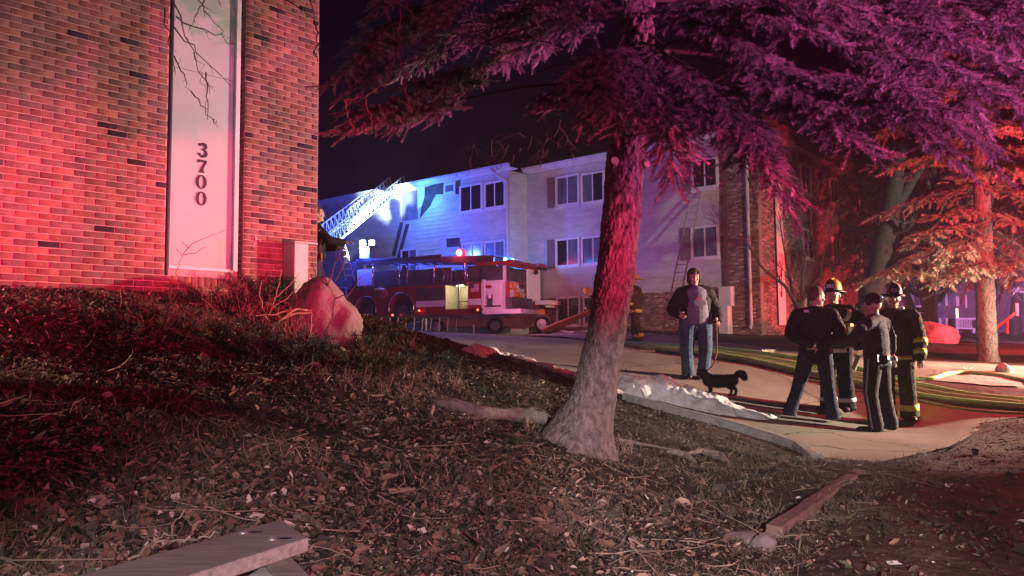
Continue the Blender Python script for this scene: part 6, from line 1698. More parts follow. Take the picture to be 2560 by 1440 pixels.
def build_person(t, K):
    """t: root empty; K: pose dictionary in the person's own frame (x right, y forward, z up)"""
    hip=K.get('hip',.93); sh=K.get('sh',1.46); lean=Vector(K.get('lean',(0,0,0))); hc=Vector(K['head']) if 'head' in K else Vector((0,.02,1.665))+lean*1.2
    hy=K.get('hyaw',0); nod=K.get('nod',0); bw=K.get('bulk',1.0)
    LEG=K['legs']; ARM=K['arms']
    bmsh=MB(); fing=MB()
    Rh=(Matrix.Rotation(hy,3,'Z')@Matrix.Rotation(nod,3,'X'))*1.13; hc=hc+Vector((0,0,.012))
    def hd(x,y,z): return hc+Rh@Vector((x,y,z))
    # body: torso, limbs, neck and head as one fused surface
    limb(bmsh,[Vector((0,0,hip)),Vector((0,.01,hip+.22))+lean*.4,Vector((0,0,sh-.08))+lean],[(.15*bw,.11*bw),(.14*bw,.10*bw),(.16*bw,.10*bw)])
    limb(bmsh,[Vector((0,0,sh-.02))+lean,Vector((0,.005,sh+.07))+lean*1.1,hc-Vector((0,0,.06))],[.06,.056,.055])
    for L in LEG: limb(bmsh,[Vector(j) for j in L[:3]],[.08,.06,.045])
    for i,A in enumerate(ARM):
        limb(bmsh,[Vector(A['s']),Vector(A['e']),Vector(A['w'])],[.05,.042,.028])
        if A.get('hand',True):
            d=Vector(A.get('hd', Vector(A['w'])-Vector(A['e']))); hand_parts(bmsh,fing,A['w'],d,A.get('pn',(0,0,-1)),A.get('curl',.5),left=(i==0))
    bmsh.ellipsoid(hd(0,0,.015),(.077,.096,.105),Rh,20,14)
    bmsh.ellipsoid(hd(0,.030,-.055),(.058,.060,.062),Rh,16,10)
    bmsh.ellipsoid(hd(0,.078,-.095),(.026,.020,.020),Rh,10,8)      # chin
    bmsh.ellipsoid(hd(0,.094,-.012),(.012,.020,.026),Rh,10,8)      # nose
    bmsh.ellipsoid(hd(0,.108,-.026),(.014,.013,.011),Rh,10,8)
    bmsh.ellipsoid(hd(0,.082,.030),(.055,.018,.014),Rh,12,8)       # brow
    bmsh.ellipsoid(hd(0,.090,-.062),(.024,.012,.009),Rh,10,6)      # mouth
    for k in (-1,1):
        bmsh.ellipsoid(hd(k*.040,.068,-.025),(.022,.020,.022),Rh,10,8)  # cheek
        bmsh.ellipsoid(hd(k*.080,-.005,-.008),(.010,.022,.034),Rh,10,8)  # ear
    me=fuse(bmsh,.0085,smooth=2)
    bm=bmesh.new(); bm.from_mesh(me); f2=fing.mesh('f',[]) if fing.v else None
    if f2: bm.from_mesh(f2)
    bm.to_mesh(me); bm.free(); me.polygons.foreach_set('use_smooth',[True]*len(me.polygons))
    body=put('body',me,M_skin,t)
    for k in (-1,1):
        mb=MB().ellipsoid(hd(k*.031,.083,.008),(.013,.010,.007),Rh,10,6); mb.mi=1; mb.ellipsoid(hd(k*.031,.090,.008),(.0055,.005,.0055),Rh,8,6)
        mb.build('eye',[mat('eye_white',(.6,.58,.55),.3,.5),M_black],body,smooth=True)
    mb=MB().ellipsoid(hd(0,.0985,-.060),(.020,.005,.0035),Rh,10,6); mb.build('mouth',mat('lips',(.35,.13,.11),.5,.4),body,smooth=True)
    # hair
    h=K.get('hair')
    if h:
        mb=MB(); s=h.get('s',1.0); th=h.get('th',.008)
        mb.ellipsoid(hd(0,-.012,.030),(.079+th,.094+th,.098+th),Rh,18,12)
        if h.get('long'):
            mb.ellipsoid(hd(0,-.045,-.03),(.088,.070,.085),Rh,14,10)
            for k in (-1,1): mb.ellipsoid(hd(k*.080,.005,-.02),(.022,.045,.06),Rh,12,8)
            mb.ellipsoid(hd(.02,.080,.075),(.060,.028,.030),Rh,12,8); mb.ellipsoid(hd(-.05,.070,.060),(.030,.025,.030),Rh,12,8)
        me=fuse(mb,.007,.012 if h.get('long') else .003,30,3,2)
        if not h.get('long'):
            bm=bmesh.new(); bm.from_mesh(me)
            kill=[v for v in bm.verts if (lambda q:(q.y>.045 and q.z<.075-.2*max(0,.06-abs(q.x))) or (q.z<-.02 and q.y>-.03) or q.z<-.055)(Rh.inverted()@(v.co-hc))]
            bmesh.ops.delete(bm,geom=kill,context='VERTS'); bm.to_mesh(me); bm.free()
        else:
            bm=bmesh.new(); bm.from_mesh(me)
            kill=[v for v in bm.verts if (lambda q:(q.y>.055 and q.z<.042))(Rh.inverted()@(v.co-hc))]
            bmesh.ops.delete(bm,geom=kill,context='VERTS'); bm.to_mesh(me); bm.free()
        put('hair',me,h['m'],t)
    # trousers
    tr=K['tr']; r=tr.get('r',((.115,.115),.088,.078,.082))
    mb=MB(); mb.ellipsoid(Vector((0,-.005,hip+.02)),(.175*bw,.135*bw,.13),None,16,10)
    for L in LEG:
        hp,kn,an=[Vector(j) for j in L[:3]]
        limb(mb,[hp+Vector((0,0,.02)),hp.lerp(kn,.5),kn,kn.lerp(an,.5),an+Vector((0,0,.01))],[r[0],(r[0][0]*.88,r[0][1]*.9),r[1],r[2],r[3]]); mb.tube([an+Vector((0,0,.05)),an+Vector((0,.01,-.055))],[r[3]*1.0,r[3]*1.06],14)
    put('trousers',fuse(mb,.011,tr.get('fold',.010),9,int(K.get('seed',1)),2),tr['m'],t)
    # shoes
    for L in LEG:
        an=Vector(L[2]); d=Vector(L[3]).normalized(); sole=L[4] if len(L)>4 else an.z-.09
        mb=MB(); q=Matrix((Vector((d.y,-d.x,0)),d,Vector((0,0,1)))).transposed()
        base=Vector((an.x,an.y,an.z-.09))
        mb.ellipsoid(base+d*.02+Vector((0,0,.055)),(.050,.075,.060),q,12,8); mb.ellipsoid(base+d*.15+Vector((0,0,.036)),(.052,.10,.042),q,12,8); mb.ellipsoid(base-d*.03+Vector((0,0,.035)),(.042,.05,.036),q,12,8)
        if K.get('boots'): limb(mb,[base+Vector((0,0,.06)),base+Vector((0,0,.26))],[.062,.072])
        put('shoe',fuse(mb,.010,0,smooth=1),K.get('shoe_m',M_boot),t)
    # jacket
    jk=K['jk']; hem=jk.get('hem',hip-.08); mb=MB(); ww=jk.get('w',1.0)
    limb(mb,[Vector((0,0,hem)),Vector((0,.0,hip+.12))+lean*.25,Vector((0,.01,hip+.34))+lean*.65,Vector((0,0,sh-.06))+lean],[(.185*ww,.140*ww),(.180*ww,.138*ww),(.200*ww,.142*ww),(.165*ww,.105*ww)],18)
    sp=[Vector(A['s']) for A in ARM]
    limb(mb,[sp[0],(sp[0]+sp[1])/2+Vector((0,0,.035)),sp[1]],[.078*ww,.088*ww,.078*ww])
    mb.tube([Vector((0,0,sh-.02))+lean,Vector((0,-.0,sh+.055))+lean*1.1],[.095,.072],14)
    ar=jk.get('ar',(.083,.070,.052))
    for A in ARM: limb(mb,[A['s'],A['e'],Vector(A['w'])-(Vector(A['w'])-Vector(A['e'])).normalized()*.0],[ar[0],ar[1],ar[2]])
    me=fuse(mb,.011,jk.get('fold',.013),8,int(K.get('seed',1))+11,2)
    if jk.get('open'):
        bm=bmesh.new(); bm.from_mesh(me); w0,w1=jk['open']
        kill=[v for v in bm.verts if v.co.y>.02 and abs(v.co.x-jk.get('ox',0))<(w0+(w1-w0)*(sh-v.co.z)/(sh-hem)) and hem-.2<v.co.z<sh+.12 and v.co.y< .35 and not v.co.z<hem-.2]
        bmesh.ops.delete(bm,geom=kill,context='VERTS'); bm.to_mesh(me); bm.free()
    jo=put('jacket',me,jk['m'],t)
    if jk.get('open'): s_=jo.modifiers.new('s','SOLIDIFY'); s_.thickness=.02; s_.offset=0
    return hd, Rh, body
def band(t, a, b, f, r, m, h=.05, name='reflective_band', ell=1.0):
    a=Vector(a);b=Vector(b);d=(b-a).normalized(); c=a.lerp(b,f)
    return MB().tube([c-d*h/2,c+d*h/2],[(r,r*ell),(r,r*ell)],20).build(name,m,t,smooth=True)
def helmet(t, hd, Rh, m, text, shield=M_black, tilt=0):
    R=Rh@Matrix.Rotation(tilt,3,'X'); c=hd(0,-.005,.055); mb=MB()
    n=26; rows=[]
    prof=[(1.0,0),(.99,.03),(.93,.07),(.80,.105),(.58,.130),(.30,.145),(.02,.150)]
    vs=[]
    for q,z in prof:
        for i in range(n):
            a=2*math.pi*i/n; rib=1+.020*(abs(math.cos(a*4))>.92)*(q>.2); vs.append(c+R@Vector((.105*q*rib*math.cos(a),.128*q*rib*math.sin(a),z)))
    fs=[(j*n+i,j*n+(i+1)%n,(j+1)*n+(i+1)%n,(j+1)*n+i) for j in range(len(prof)-1) for i in range(n)]
    mb.add(vs,fs); hl=mb.build('helmet',m,t,smooth=True)
    mb=MB(); vs=[]
    for (k,z,e) in ((1.0,.004,0),(1.0,-.004,1),):
        pass
    ring=[]
    for q,dz in ((.98,.006),(1.0,-.010)):
        for i in range(n):
            a=2*math.pi*i/n; back=max(0,-math.sin(a)); ex=.028+.055*back+.012*max(0,math.sin(a))
            ring.append(c+R@Vector(((.105)*q*math.cos(a),.128*q*math.sin(a),dz)))
            ring.append(c+R@Vector(((.105+ex)*math.cos(a),(.128+ex)*math.sin(a),dz-.018-.020*back)))
    N=2*n; fs=[]
    for i in range(n):
        i2=(i+1)%n
        fs.append((2*i,2*i+1,2*i2+1,2*i2)); fs.append((N+2*i,N+2*i2,N+2*i2+1,N+2*i+1)); fs.append((2*i+1,N+2*i+1,N+2*i2+1,2*i2+1))
    mb.add(ring,fs).build('brim',m if text is None else M_black,hl,smooth=True)
    MB().tube([c+R@Vector((0,.105,.085)),c+R@Vector((0,.05,.148)),c+R@Vector((0,-.04,.158)),c+R@Vector((0,-.12,.07))],[.008,.011,.011,.008],6).build('comb',m,hl,smooth=True)
    if text:
        q=[(-.055,0),(.055,0),(.062,.07),(.035,.125),(0,.140),(-.035,.125),(-.062,.07)]
        vs=[c+R@Vector((x,.150-z*.22,z)) for x,z in q]+[c+R@Vector((x,.142-z*.22,z)) for x,z in q]; k=len(q)
        MB().add(vs,[tuple(range(k-1,-1,-1)),tuple(range(k,2*k))]+[(i,(i+1)%k,k+(i+1)%k,k+i) for i in range(k)]).build('front_shield',shield,hl)
        cv=bpy.data.curves.new('n','FONT'); cv.body=text; cv.size=.072; cv.extrude=.001; cv.offset=.0012; cv.align_x='CENTER'
        o=bpy.data.objects.new('tmp',cv); COL.objects.link(o); bpy.context.view_layer.update(); me=bpy.data.meshes.new_from_object(o.evaluated_get(bpy.context.evaluated_depsgraph_get())); bpy.data.objects.remove(o)
        me.materials.clear(); me.materials.append(M_bands if text=='382' else mat('dull_numerals',(.4,.34,.26),.6,.3)); me.name='helmet_number'
        nb=link('helmet_number',me,hl)
        X=(R@Vector((-1,0,0))).normalized(); Y=(R@Vector((0,-.22,1))).normalized(); Z=X.cross(Y)
        M4=Matrix((X,Y,Z)).transposed().to_4x4(); M4.translation=c+R@Vector((0,.152-.03*.22,.030)); nb.matrix_local=M4
    return hl
def stand(px, py, D, face, scale=1.0, zoff=0):
    """matrix placing a person with feet at this spot; face = compass angle of the viewing direction (0 = away from camera, 90 = to the right)"""
    p=P(px,py,D); z=H(p.x,p.y)+zoff
    if in_poly(np.array([p.x]),np.array([p.y]),RING)[0]: z+=(float(fbm(np.array([p.x]),np.array([p.y]),1.4,5)[0])-.47)*.03
    return Matrix.Translation((p.x,p.y,z))@Matrix.Rotation(math.radians(-face),4,'Z')@Matrix.Diagonal((scale,scale,scale,1))
def stripe(t, L, sgn, m, rr=(.105,.09,.085,.088), w=.026):
    """ribbon down the outer seam of a trouser leg"""
    hp,kn,an=[Vector(j) for j in L[:3]]; pts=[hp+Vector((0,0,.03)),hp.lerp(kn,.5),kn,kn.lerp(an,.5),an+Vector((0,0,-.05))]
    rad=[rr[0]+.018,rr[0]*.93+.018,rr[1]+.014,rr[2]+.013,rr[3]+.012]
    vs=[]
    for p,r in zip(pts,rad): c=p+Vector((sgn*r,0,0)); vs+= [c+Vector((0,-w/2,0)),c+Vector((0,w/2,0))]
    MB().add(vs,[(2*i,2*i+1,2*i+3,2*i+2) for i in range(len(pts)-1)]).build('trouser_stripe',m,t)
# ---------- police officer 1
t=thing('person','bareheaded police officer seen from behind in black jacket, hands clasped behind the back','person',M=stand(2045,1050,10.9,20,1.0))
LG=[((-.10,0,.92),(-.22,.02,.50),(-.36,-.02,.09),(-.55,1,0)),((.10,0,.92),(.14,.01,.50),(.19,-.02,.09),(.35,1,0))]
AR=[{'s':(-.215,0,1.42),'e':(-.33,-.10,1.15),'w':(-.06,-.20,1.02),'hd':(.9,-.1,-.1),'pn':(0,1,0)},{'s':(.215,0,1.42),'e':(.34,-.10,1.14),'w':(.05,-.22,1.00),'hd':(-.9,-.1,-.1),'pn':(0,1,0)}]
hd,Rh,_=build_person(t,dict(legs=LG,arms=AR,head=(.03,.02,1.655),hyaw=math.radians(-62),nod=math.radians(-6),hair=dict(m=M_hair_b),tr=dict(m=M_navy,r=((.118,.118),.090,.082,.088)),jk=dict(m=M_jblack,hem=.90,w=1.14,ar=(.095,.085,.060)),seed=3))
stripe(t,LG[1],1,M_stripe)
MB().tube([(.02,-.205,1.02),(-.015,-.225,1.02)],[.042,.042],18).build('wrist_watch',M_shiny,t,smooth=True)
MB().cbox((-.10,-.108,1.475),(.06,.02,.03),Euler((.5,0,.1)).to_matrix()).build('shoulder_badge',mat('pale_patch',(.6,.7,.85),.4,.5),t)
# ---------- firefighter 1
t=thing('person','firefighter in yellow helmet marked 382 raising a dark-gloved arm with silver cuff bands','person',M=stand(2096,1035,11.9,228,1.03))
LG=[((-.11,0,.90),(-.13,.02,.49),(-.14,0,.10),(-.3,1,0)),((.11,0,.90),(.13,.03,.49),(.13,.02,.10),(.3,1,0))]
AR=[{'s':(-.22,0,1.42),'e':(-.44,.13,1.30),'w':(-.26,.38,1.40),'hd':(.7,.5,.1),'pn':(0,0,-1)},{'s':(.22,0,1.42),'e':(.30,.02,1.13),'w':(.22,.20,.98)}]
hd,Rh,_=build_person(t,dict(legs=LG,arms=AR,hyaw=math.radians(12),tr=dict(m=M_turnk,r=((.130,.125),.108,.105,.115),fold=.014),jk=dict(m=M_turnk,hem=.80,w=1.2,ar=(.105,.092,.075),fold=.016),boots=True,seed=5))
helmet(t,hd,Rh,M_helm,'382')
band(t,AR[0]['e'],AR[0]['w'],.70,.088,M_bands,.06); band(t,(0,0,.86),(0,0,1.0),.1,.232,M_bands,.06,ell=.76); band(t,AR[1]['e'],AR[1]['w'],.8,.083,M_bands,.05)
for L in LG: band(t,L[1],L[2],.80,.122,M_bands,.055)
band(t,(0,0,1.2),(0,0,1.4),.2,.255,M_bandy,.05,ell=.74)
# ---------- police officer 2
t=thing('person','police officer in dark beanie, seen from behind, one arm reaching left, shiny duty belt','person',M=stand(2200,1083,10.55,-38,.99))
LG=[((-.10,0,.92),(-.15,.03,.50),(-.17,-.04,.09),(-.7,1,0)),((.10,0,.92),(.15,.0,.50),(.20,-.05,.09),(.1,1,0))]
AR=[{'s':(-.215,0,1.42),'e':(-.34,.14,1.20),'w':(-.36,.38,1.16),'hd':(-.2,1,.3),'pn':(0,0,-1)},{'s':(.215,0,1.42),'e':(.27,.10,1.15),'w':(.10,.34,1.12)}]
hd,Rh,_=build_person(t,dict(legs=LG,arms=AR,hyaw=math.radians(25),nod=math.radians(-10),tr=dict(m=M_grayj,r=((.118,.118),.092,.085,.092)),jk=dict(m=M_grayj,hem=.98,w=1.10,ar=(.090,.078,.058)),seed=8))
stripe(t,LG[0],-1,M_stripe)
mb=MB(); mb.ellipsoid(hd(0,-.008,.040),(.090,.108,.098),Rh,20,12); me=fuse(mb,.008,.002,30,1,1)
bm=bmesh.new(); bm.from_mesh(me); bmesh.ops.delete(bm,geom=[v for v in bm.verts if (Rh.inverted()@(v.co-hd(0,0,0))).z<-.012],context='VERTS'); bm.to_mesh(me); bm.free(); put('beanie',me,M_beanie,t)
MB().tube([(0,0,.955),(0,0,1.005)],[(.205,.160),(.205,.160)],24).build('duty_belt',M_gear,t,smooth=True)
MB().tube([(.21,-.02,.99),(.23,-.03,.86),(.235,-.03,.78)],[(.03,.045),(.035,.05),(.02,.03)],10).build('holster',M_gear,t,smooth=True)
MB().tube([(.10,-.175,.97),(.10,-.185,.90)],[.036,.040],16).build('handcuff_case',M_shiny,t,smooth=True); MB().tube([(.10,-.20,.86),(.10,-.185,.86)],[.030,.030],16).build('handcuffs',M_shiny,t,smooth=True)
MB().tube([(.20,-.12,1.0),(.21,-.13,.84)],[.020,.014],10).build('baton',M_shiny,t,smooth=True); MB().cbox((-.20,-.10,.96),(.05,.05,.10)).build('radio_pouch',M_gear,t,bevel=.005); MB().cbox((-.05,-.17,.965),(.07,.03,.06)).build('belt_pouch',M_gear,t,bevel=.005)
MB().tube([(.17,-.10,1.46),(.24,-.14,1.25),(.17,-.17,1.06),(.13,-.16,1.0)],.007,6).build('radio_cord',M_black,t,smooth=True)
mb=MB(); c=Vector((-.312,-.0,1.36)); mb.ellipsoid(c,(.012,.045,.05),Euler((0,-.45,.0)).to_matrix(),16,8); pt=mb.build('shoulder_patch',mat('patch_rim',(.45,.48,.52),.6,.3),t,smooth=True); MB().ellipsoid(c+Vector((-.006,0,0)),(.009,.028,.032),Euler((0,-.45,.0)).to_matrix(),14,8).build('patch_emblem',mat('patch_blue',(.10,.16,.35),.6,.3),pt,smooth=True)
MB().cbox((-.10,.24,.90),(.07,.03,.20),Euler((.2,.3,0)).to_matrix()).build('yellow_tag',mat('yellow_tag',(.5,.5,.22),.6,.3),t)
# ---------- firefighter 2
t=thing('person','firefighter in brown coat and sooty helmet behind the beanie-wearing officer, lime sleeve bands','person',M=stand(2246,1068,11.5,205,1.04))
LG=[((-.11,0,.90),(-.13,.02,.49),(-.15,0,.10),(-.2,1,0)),((.11,0,.90),(.13,.03,.49),(.13,.02,.10),(.3,1,0))]
AR=[{'s':(-.23,0,1.42),'e':(-.31,-.02,1.14),'w':(-.30,.06,.88)},{'s':(.23,0,1.42),'e':(.34,.04,1.15),'w':(.24,.24,1.05)}]
hd,Rh,_=build_person(t,dict(legs=LG,arms=AR,hyaw=math.radians(8),nod=math.radians(-6),tr=dict(m=M_turn,r=((.130,.125),.108,.105,.115),fold=.014),jk=dict(m=M_turn,hem=.80,w=1.22,ar=(.105,.092,.075),fold=.016),boots=True,seed=9))
helmet(t,hd,Rh,M_helmd,'420')
band(t,AR[0]['e'],AR[0]['w'],.22,.098,M_band,.075); band(t,AR[0]['e'],AR[0]['w'],.78,.086,M_band,.075); band(t,(0,0,.85),(0,0,1.0),.1,.236,M_bandy,.05,ell=.76)
for L in LG: band(t,L[1],L[2],.78,.122,M_band,.085)
MB().ellipsoid(hd(.13,.03,.02),(.018,.03,.018),Rh,10,6).build('helmet_lamp',emis('small_helmet_lamp',(.7,.8,1),3),t,smooth=True)
MB().ellipsoid(hd(-.075,.06,-.12),(.045,.03,.03),Rh,10,6).build('collar_mask',M_bands,t,smooth=True)
# ---------- woman with the dog
t=thing('person','person in open black jacket, grey print T-shirt and jeans, walking the black dog','person',M=stand(1742,936,13.0,176,.985))
LG=[((-.13,0,.92),(-.15,.03,.50),(-.12,-.02,.09),(-.2,1,0)),((.13,0,.92),(.17,.03,.50),(.16,.06,.09),(.2,1,0))]
AR=[{'s':(-.22,0,1.40),'e':(-.37,-.06,1.13),'w':(-.34,.12,.95),'hd':(.25,.7,-.5),'pn':(0,-1,0),'curl':.9},{'s':(.22,0,1.40),'e':(.38,-.06,1.12),'w':(.33,.15,1.04),'hd':(-.3,.8,-.2),'pn':(0,-1,0),'curl':.8}]
hd,Rh,_=build_person(t,dict(legs=LG,arms=AR,head=(.02,.03,1.635),hyaw=math.radians(-4),bulk=1.2,hair=dict(m=M_hair_d,long=True,th=.020),tr=dict(m=M_denim,r=((.145,.145),.112,.100,.105),fold=.012),
   jk=dict(m=M_jblack,hem=.80,w=1.26,ar=(.10,.088,.066),fold=.014,open=(.10,.17)),seed=12))
mb=MB(); mb.tube([Vector((0,.025,.90)),Vector((0,.04,1.0)),Vector((0,.05,1.09)),Vector((0,.055,1.20)),Vector((0,.04,1.34)),Vector((0,.03,1.43)),Vector((0,.025,1.48)),Vector((0,.02,1.50))],[(.20,.17),(.21,.185),(.20,.18),(.20,.17),(.20,.15),(.19,.145),(.13,.11),(.08,.078)],20)
put('t_shirt',fuse(mb,.012,.010,7,33,2),M_shirt,t)
def shirt_print(pts,yy,m,name):
    vs=[(x,yy+.01*math.cos(x*9),z) for x,z in pts]; k=len(vs); MB().add(vs+[(v[0],v[1]-.004,v[2]) for v in vs],[tuple(range(k-1,-1,-1)),tuple(range(k,2*k))]).build(name,m,t)
shirt_print([(-.115,1.215),(-.10,1.19),(-.04,1.165),(.03,1.17),(.08,1.20),(.095,1.25),(.06,1.285),(.02,1.27),(-.03,1.29),(-.08,1.265)],.226,M_print,'shirt_print')
shirt_print([(-.03,1.245),(.0,1.235),(.04,1.25),(.05,1.30),(.02,1.315),(-.03,1.30)],.214,M_red,'shirt_print')
for k in (-1,1):
    MB().tube([hd(k*.032+.022*math.cos(a),.112,.008+.016*math.sin(a)) for a in np.linspace(0,6.3,14)],.0022,5).build('glasses',M_black,t)
MB().bar(hd(-.012,.113,.010),hd(.012,.113,.010),.003).build('glasses',M_black,t)
MB().ellipsoid(Vector(AR[0]['w'])+Vector((.05,.07,.01)),(.022,.018,.028)).build('leash_handle',M_white,t,smooth=True)
wm=t.matrix_world.copy()
# ---------- dog
dg=P(1803,985,11.7); dz=H(dg.x,dg.y)+.02
t=thing('dog','small fluffy black dog standing on the snow edge with its tail raised to the right','dog',M=Matrix.Translation((dg.x,dg.y,dz))@Matrix.Rotation(math.radians(8),4,'Z')@Matrix.Diagonal((.86,.86,.86,1)))
mb=MB()
limb(mb,[(-.22,0,.26),(-.08,0,.25),(.08,0,.25),(.20,0,.26)],[(.095,.095),(.105,.11),(.095,.10),(.095,.10)],14)
limb(mb,[(-.20,0,.28),(-.28,-.01,.34),(-.31,-.02,.38)],[.085,.07,.06]); mb.ellipsoid((-.335,-.03,.395),(.072,.062,.062)); mb.ellipsoid((-.40,-.04,.375),(.042,.026,.024)); mb.ellipsoid((-.435,-.045,.38),(.012,.012,.010))
for k in (-1,1): mb.ellipsoid((-.315,-.03+k*.042,.43),(.022,.012,.035),Euler((k*.3,0,0)).to_matrix())
limb(mb,[(-.17,.055,.24),(-.175,.06,.13),(-.17,.06,.02)],[.042,.024,.020]); limb(mb,[(-.20,-.055,.24),(-.215,-.06,.13),(-.21,-.06,.02)],[.042,.024,.020])
for y,o in ((.055,.0),(-.055,.03)): limb(mb,[(.17+o,y,.25),(.145+o,y,.16),(.215+o,y,.10),(.195+o,y,.02)],[.055,.036,.020,.018])
for x,y in ((-.18,.06),(-.22,-.06),(.185,.055),(.215,-.055)): mb.ellipsoid((x-.012,y,.015),(.030,.020,.015))
limb(mb,[(.24,0,.30),(.31,0,.37),(.38,0,.36),(.42,0,.30)],[.036,.055,.065,.050])
me=fuse(mb,.008,.006,28,2,1); dogb=put('body',me,M_dog,t)
n=len(me.vertices); co=np.empty(n*3); no=np.empty(n*3); me.vertices.foreach_get('co',co); me.vertices.foreach_get('normal',no); co=co.reshape(-1,3); no=no.reshape(-1,3)
sel=RNG.choice(n,min(n,11000),replace=False); a_=me.attributes.new('tint','FLOAT_COLOR','POINT'); a_.data.foreach_set('color',np.tile([.014,.012,.012,1],n))
d=no[sel]+RNG.normal(0,.28,(len(sel),3))+np.array([.7,0,-.75]); ft=np.array([(-.035,0,0),(.035,0,0),(0,0,1.)]); ff=np.array([(0,1,2)])
v,f=rep(ft,ff,co[sel],basis(d),RNG.uniform(.018,.042,len(sel))); c=np.array([(.016,.013,.012)])*RNG.uniform(.5,2.2,(len(sel),1)); m_=(co[sel][:,0]<-.24)&(RNG.random(len(sel))<.5); c[m_]=(.09,.05,.03)
o=link('fur',rawmesh('fur',v,f,M_dog,colors=c),t)
MB().tube([(-.26,0,.33),(-.262,-.003,.335)],[.062,.062],16).build('collar',M_leash,t)
c0=t.matrix_world@Vector((-.26,-.02,.40)); hw_=wm@(Vector(AR[0]['w'])+Vector((.05,.07,-.02)))
mid=(c0+hw_)/2+Vector((.08,0,-.12)); ls=MB().tube([c0-c0,mid.lerp(c0,.5)-c0+Vector((.02,0,-.03)),mid-c0,mid.lerp(hw_,.5)-c0,hw_-c0],.009,6).build('dog_leash',M_leash,smooth=True); ls.location=c0; tag(ls,'red-brown leash running from the walker down to the black dog','leash')
# ---------- firefighter bending by the trunk
t=thing('person','firefighter in yellow helmet bending forward left of the spruce trunk, hauling a tan hose','person',M=stand(1500,826,29.5,275,1.0))
LG=[((-.10,-.12,.86),(-.12,.10,.48),(-.14,-.08,.09),(0,1,0)),((.10,-.12,.86),(.14,.14,.48),(.16,.10,.09),(0,1,0))]
AR=[{'s':(-.2,.24,1.28),'e':(-.24,.36,1.02),'w':(-.12,.52,.84)},{'s':(.2,.24,1.28),'e':(.26,.34,1.02),'w':(.10,.50,.80)}]
hd,Rh,_=build_person(t,dict(legs=LG,arms=AR,hip=.88,sh=1.32,lean=(0,.24,0),head=(0,.40,1.47),nod=math.radians(-35),tr=dict(m=M_turnk,r=((.13,.125),.105,.10,.11)),jk=dict(m=M_turnk,hem=.78,w=1.15,ar=(.10,.09,.07)),boots=True,seed=15))
helmet(t,hd,Rh,M_helm,None)
band(t,AR[0]['e'],AR[0]['w'],.7,.08,M_bandy)
hp=[P(1362,830,30.2),P(1400,812,29.8),P(1440,794,29.4),P(1478,779,29.2),P(1500,766,29.3)]; o0=hp[0]
hs_=MB().tube([p-o0 for p in hp],[(.24,.10),(.22,.09),(.13,.08),(.11,.08),(.11,.08)],10).build('hose_bundle',mat('tan_rust_hose',(.30,.14,.07),.8,.2,nscale=8,namt=.3),smooth=True); hs_.location=o0; tag(hs_,'tan-rust hose bundle slanting up from the car wheel to the bending firefighter','fire hose')
# ---------- firefighter standing right of the trunk
t=thing('person','firefighter half hidden behind the right side of the spruce trunk, yellow ankle bands','person',M=stand(1590,857,22.6,300,1.03))
LG=[((-.11,0,.90),(-.13,-.06,.49),(-.15,-.18,.10),(0,1,0)),((.11,0,.90),(.13,.08,.49),(.13,.06,.10),(0,1,0))]
AR=[{'s':(-.23,0,1.42),'e':(-.32,-.05,1.14),'w':(-.26,.16,.98)},{'s':(.23,0,1.42),'e':(.32,-.04,1.14),'w':(.30,.10,.92)}]
hd,Rh,_=build_person(t,dict(legs=LG,arms=AR,hyaw=.2,tr=dict(m=M_turn,r=((.130,.125),.108,.105,.115),fold=.014),jk=dict(m=M_turn,hem=.80,w=1.22,ar=(.105,.092,.075),fold=.016),boots=True,seed=17))
helmet(t,hd,Rh,M_helm,None); band(t,(0,0,.82),(0,0,1.0),.1,.236,M_bandy,.09,ell=.76); band(t,AR[0]['e'],AR[0]['w'],.4,.098,M_bandy,.09); band(t,AR[1]['e'],AR[1]['w'],.6,.090,M_bandy,.08)
for L in LG: band(t,L[1],L[2],.85,.122,M_bandy,.09)
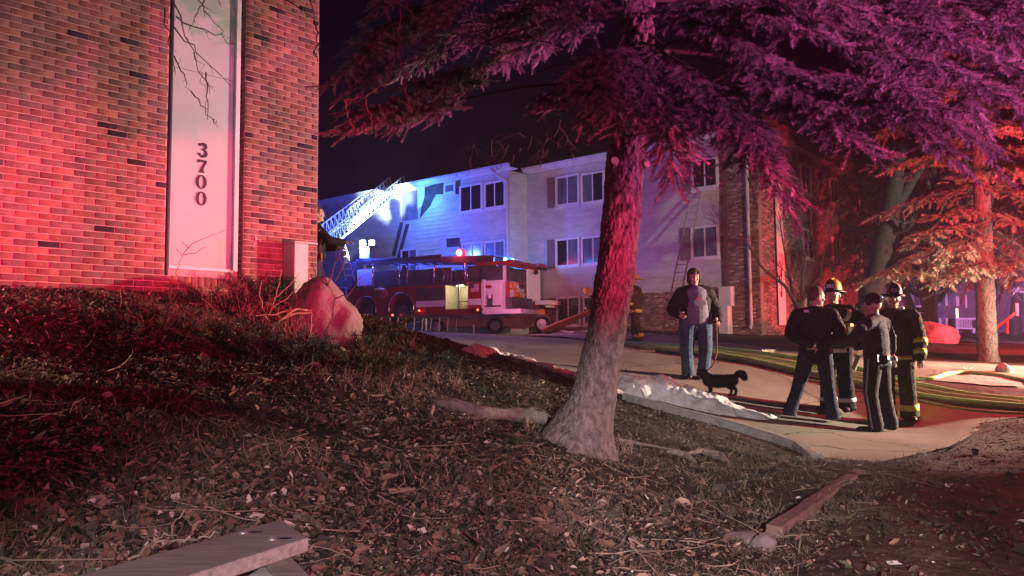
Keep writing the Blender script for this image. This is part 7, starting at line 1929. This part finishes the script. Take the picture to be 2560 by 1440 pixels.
# ---------- officer at the brick corner
pc=P(788,700,13.2); sc_=1.0; zc=P(800,520,13.2).z-1.78
t=thing('person','police officer half hidden behind the near brick corner, pointing right with outstretched hand','person',M=Matrix.Translation((pc.x,pc.y,max(zc,H(pc.x,pc.y))))@Matrix.Rotation(math.radians(-75),4,'Z'))
LG=[((-.10,0,.92),(-.13,.02,.50),(-.14,0,.09),(-.3,1,0)),((.10,0,.92),(.13,.02,.50),(.14,0,.09),(.3,1,0))]
AR=[{'s':(-.215,0,1.42),'e':(-.28,.16,1.16),'w':(-.12,.38,1.14)},{'s':(.215,0,1.42),'e':(.30,.20,1.20),'w':(.26,.44,1.185),'hd':(0,1,.05),'curl':.25}]
hd,Rh,_=build_person(t,dict(legs=LG,arms=AR,hair=dict(m=M_hair_b),tr=dict(m=M_navy),jk=dict(m=M_jblack,hem=.95,w=1.12,ar=(.09,.078,.055)),seed=19))
MB().tube([(0,0,.955),(0,0,1.005)],[(.205,.160),(.205,.160)],24).build('duty_belt',M_gear,t,smooth=True)
for x,y,z in ((.20,.06,.96),(.215,-.03,.93),(.19,-.10,.96),(.17,.12,.95)): MB().cbox((x,y,z),(.05,.06,.12)).build('belt_pouch',M_gear,t,bevel=.006)
MB().ellipsoid((.22,.02,1.0),(.02,.02,.03)).build('belt_buckle',M_shiny,t,smooth=True); MB().cbox((.235,.09,.93),(.03,.03,.13)).build('orange_tool',M_orange,t,bevel=.005)
c=Vector((.305,.06,1.33)); pt=MB().ellipsoid(c,(.012,.045,.05),Euler((0,.45,.0)).to_matrix(),16,8).build('shoulder_patch',mat('patch_rim_red',(.5,.35,.33),.6,.3),t,smooth=True); MB().ellipsoid(c+Vector((.006,0,0)),(.009,.028,.032),Euler((0,.45,.0)).to_matrix(),14,8).build('patch_emblem',M_navy,pt,smooth=True)
# ------------------------------------------------------------------ thin haze volume added so the lamps glow in the air
hz = bpy.data.materials.new('glow_haze'); hz.use_nodes = True
nt = hz.node_tree; nt.nodes.remove(nt.nodes['Principled BSDF'])
pv = nt.nodes.new('ShaderNodeVolumePrincipled'); pv.inputs['Color'].default_value = (.8,.8,.82,1); pv.inputs['Density'].default_value = .0013
nt.links.new(pv.outputs[0], nt.nodes['Material Output'].inputs['Volume'])
o = MB().box((-120,-20,-8),(120,150,32)).build('haze', hz); tag(o, kind='stuff')
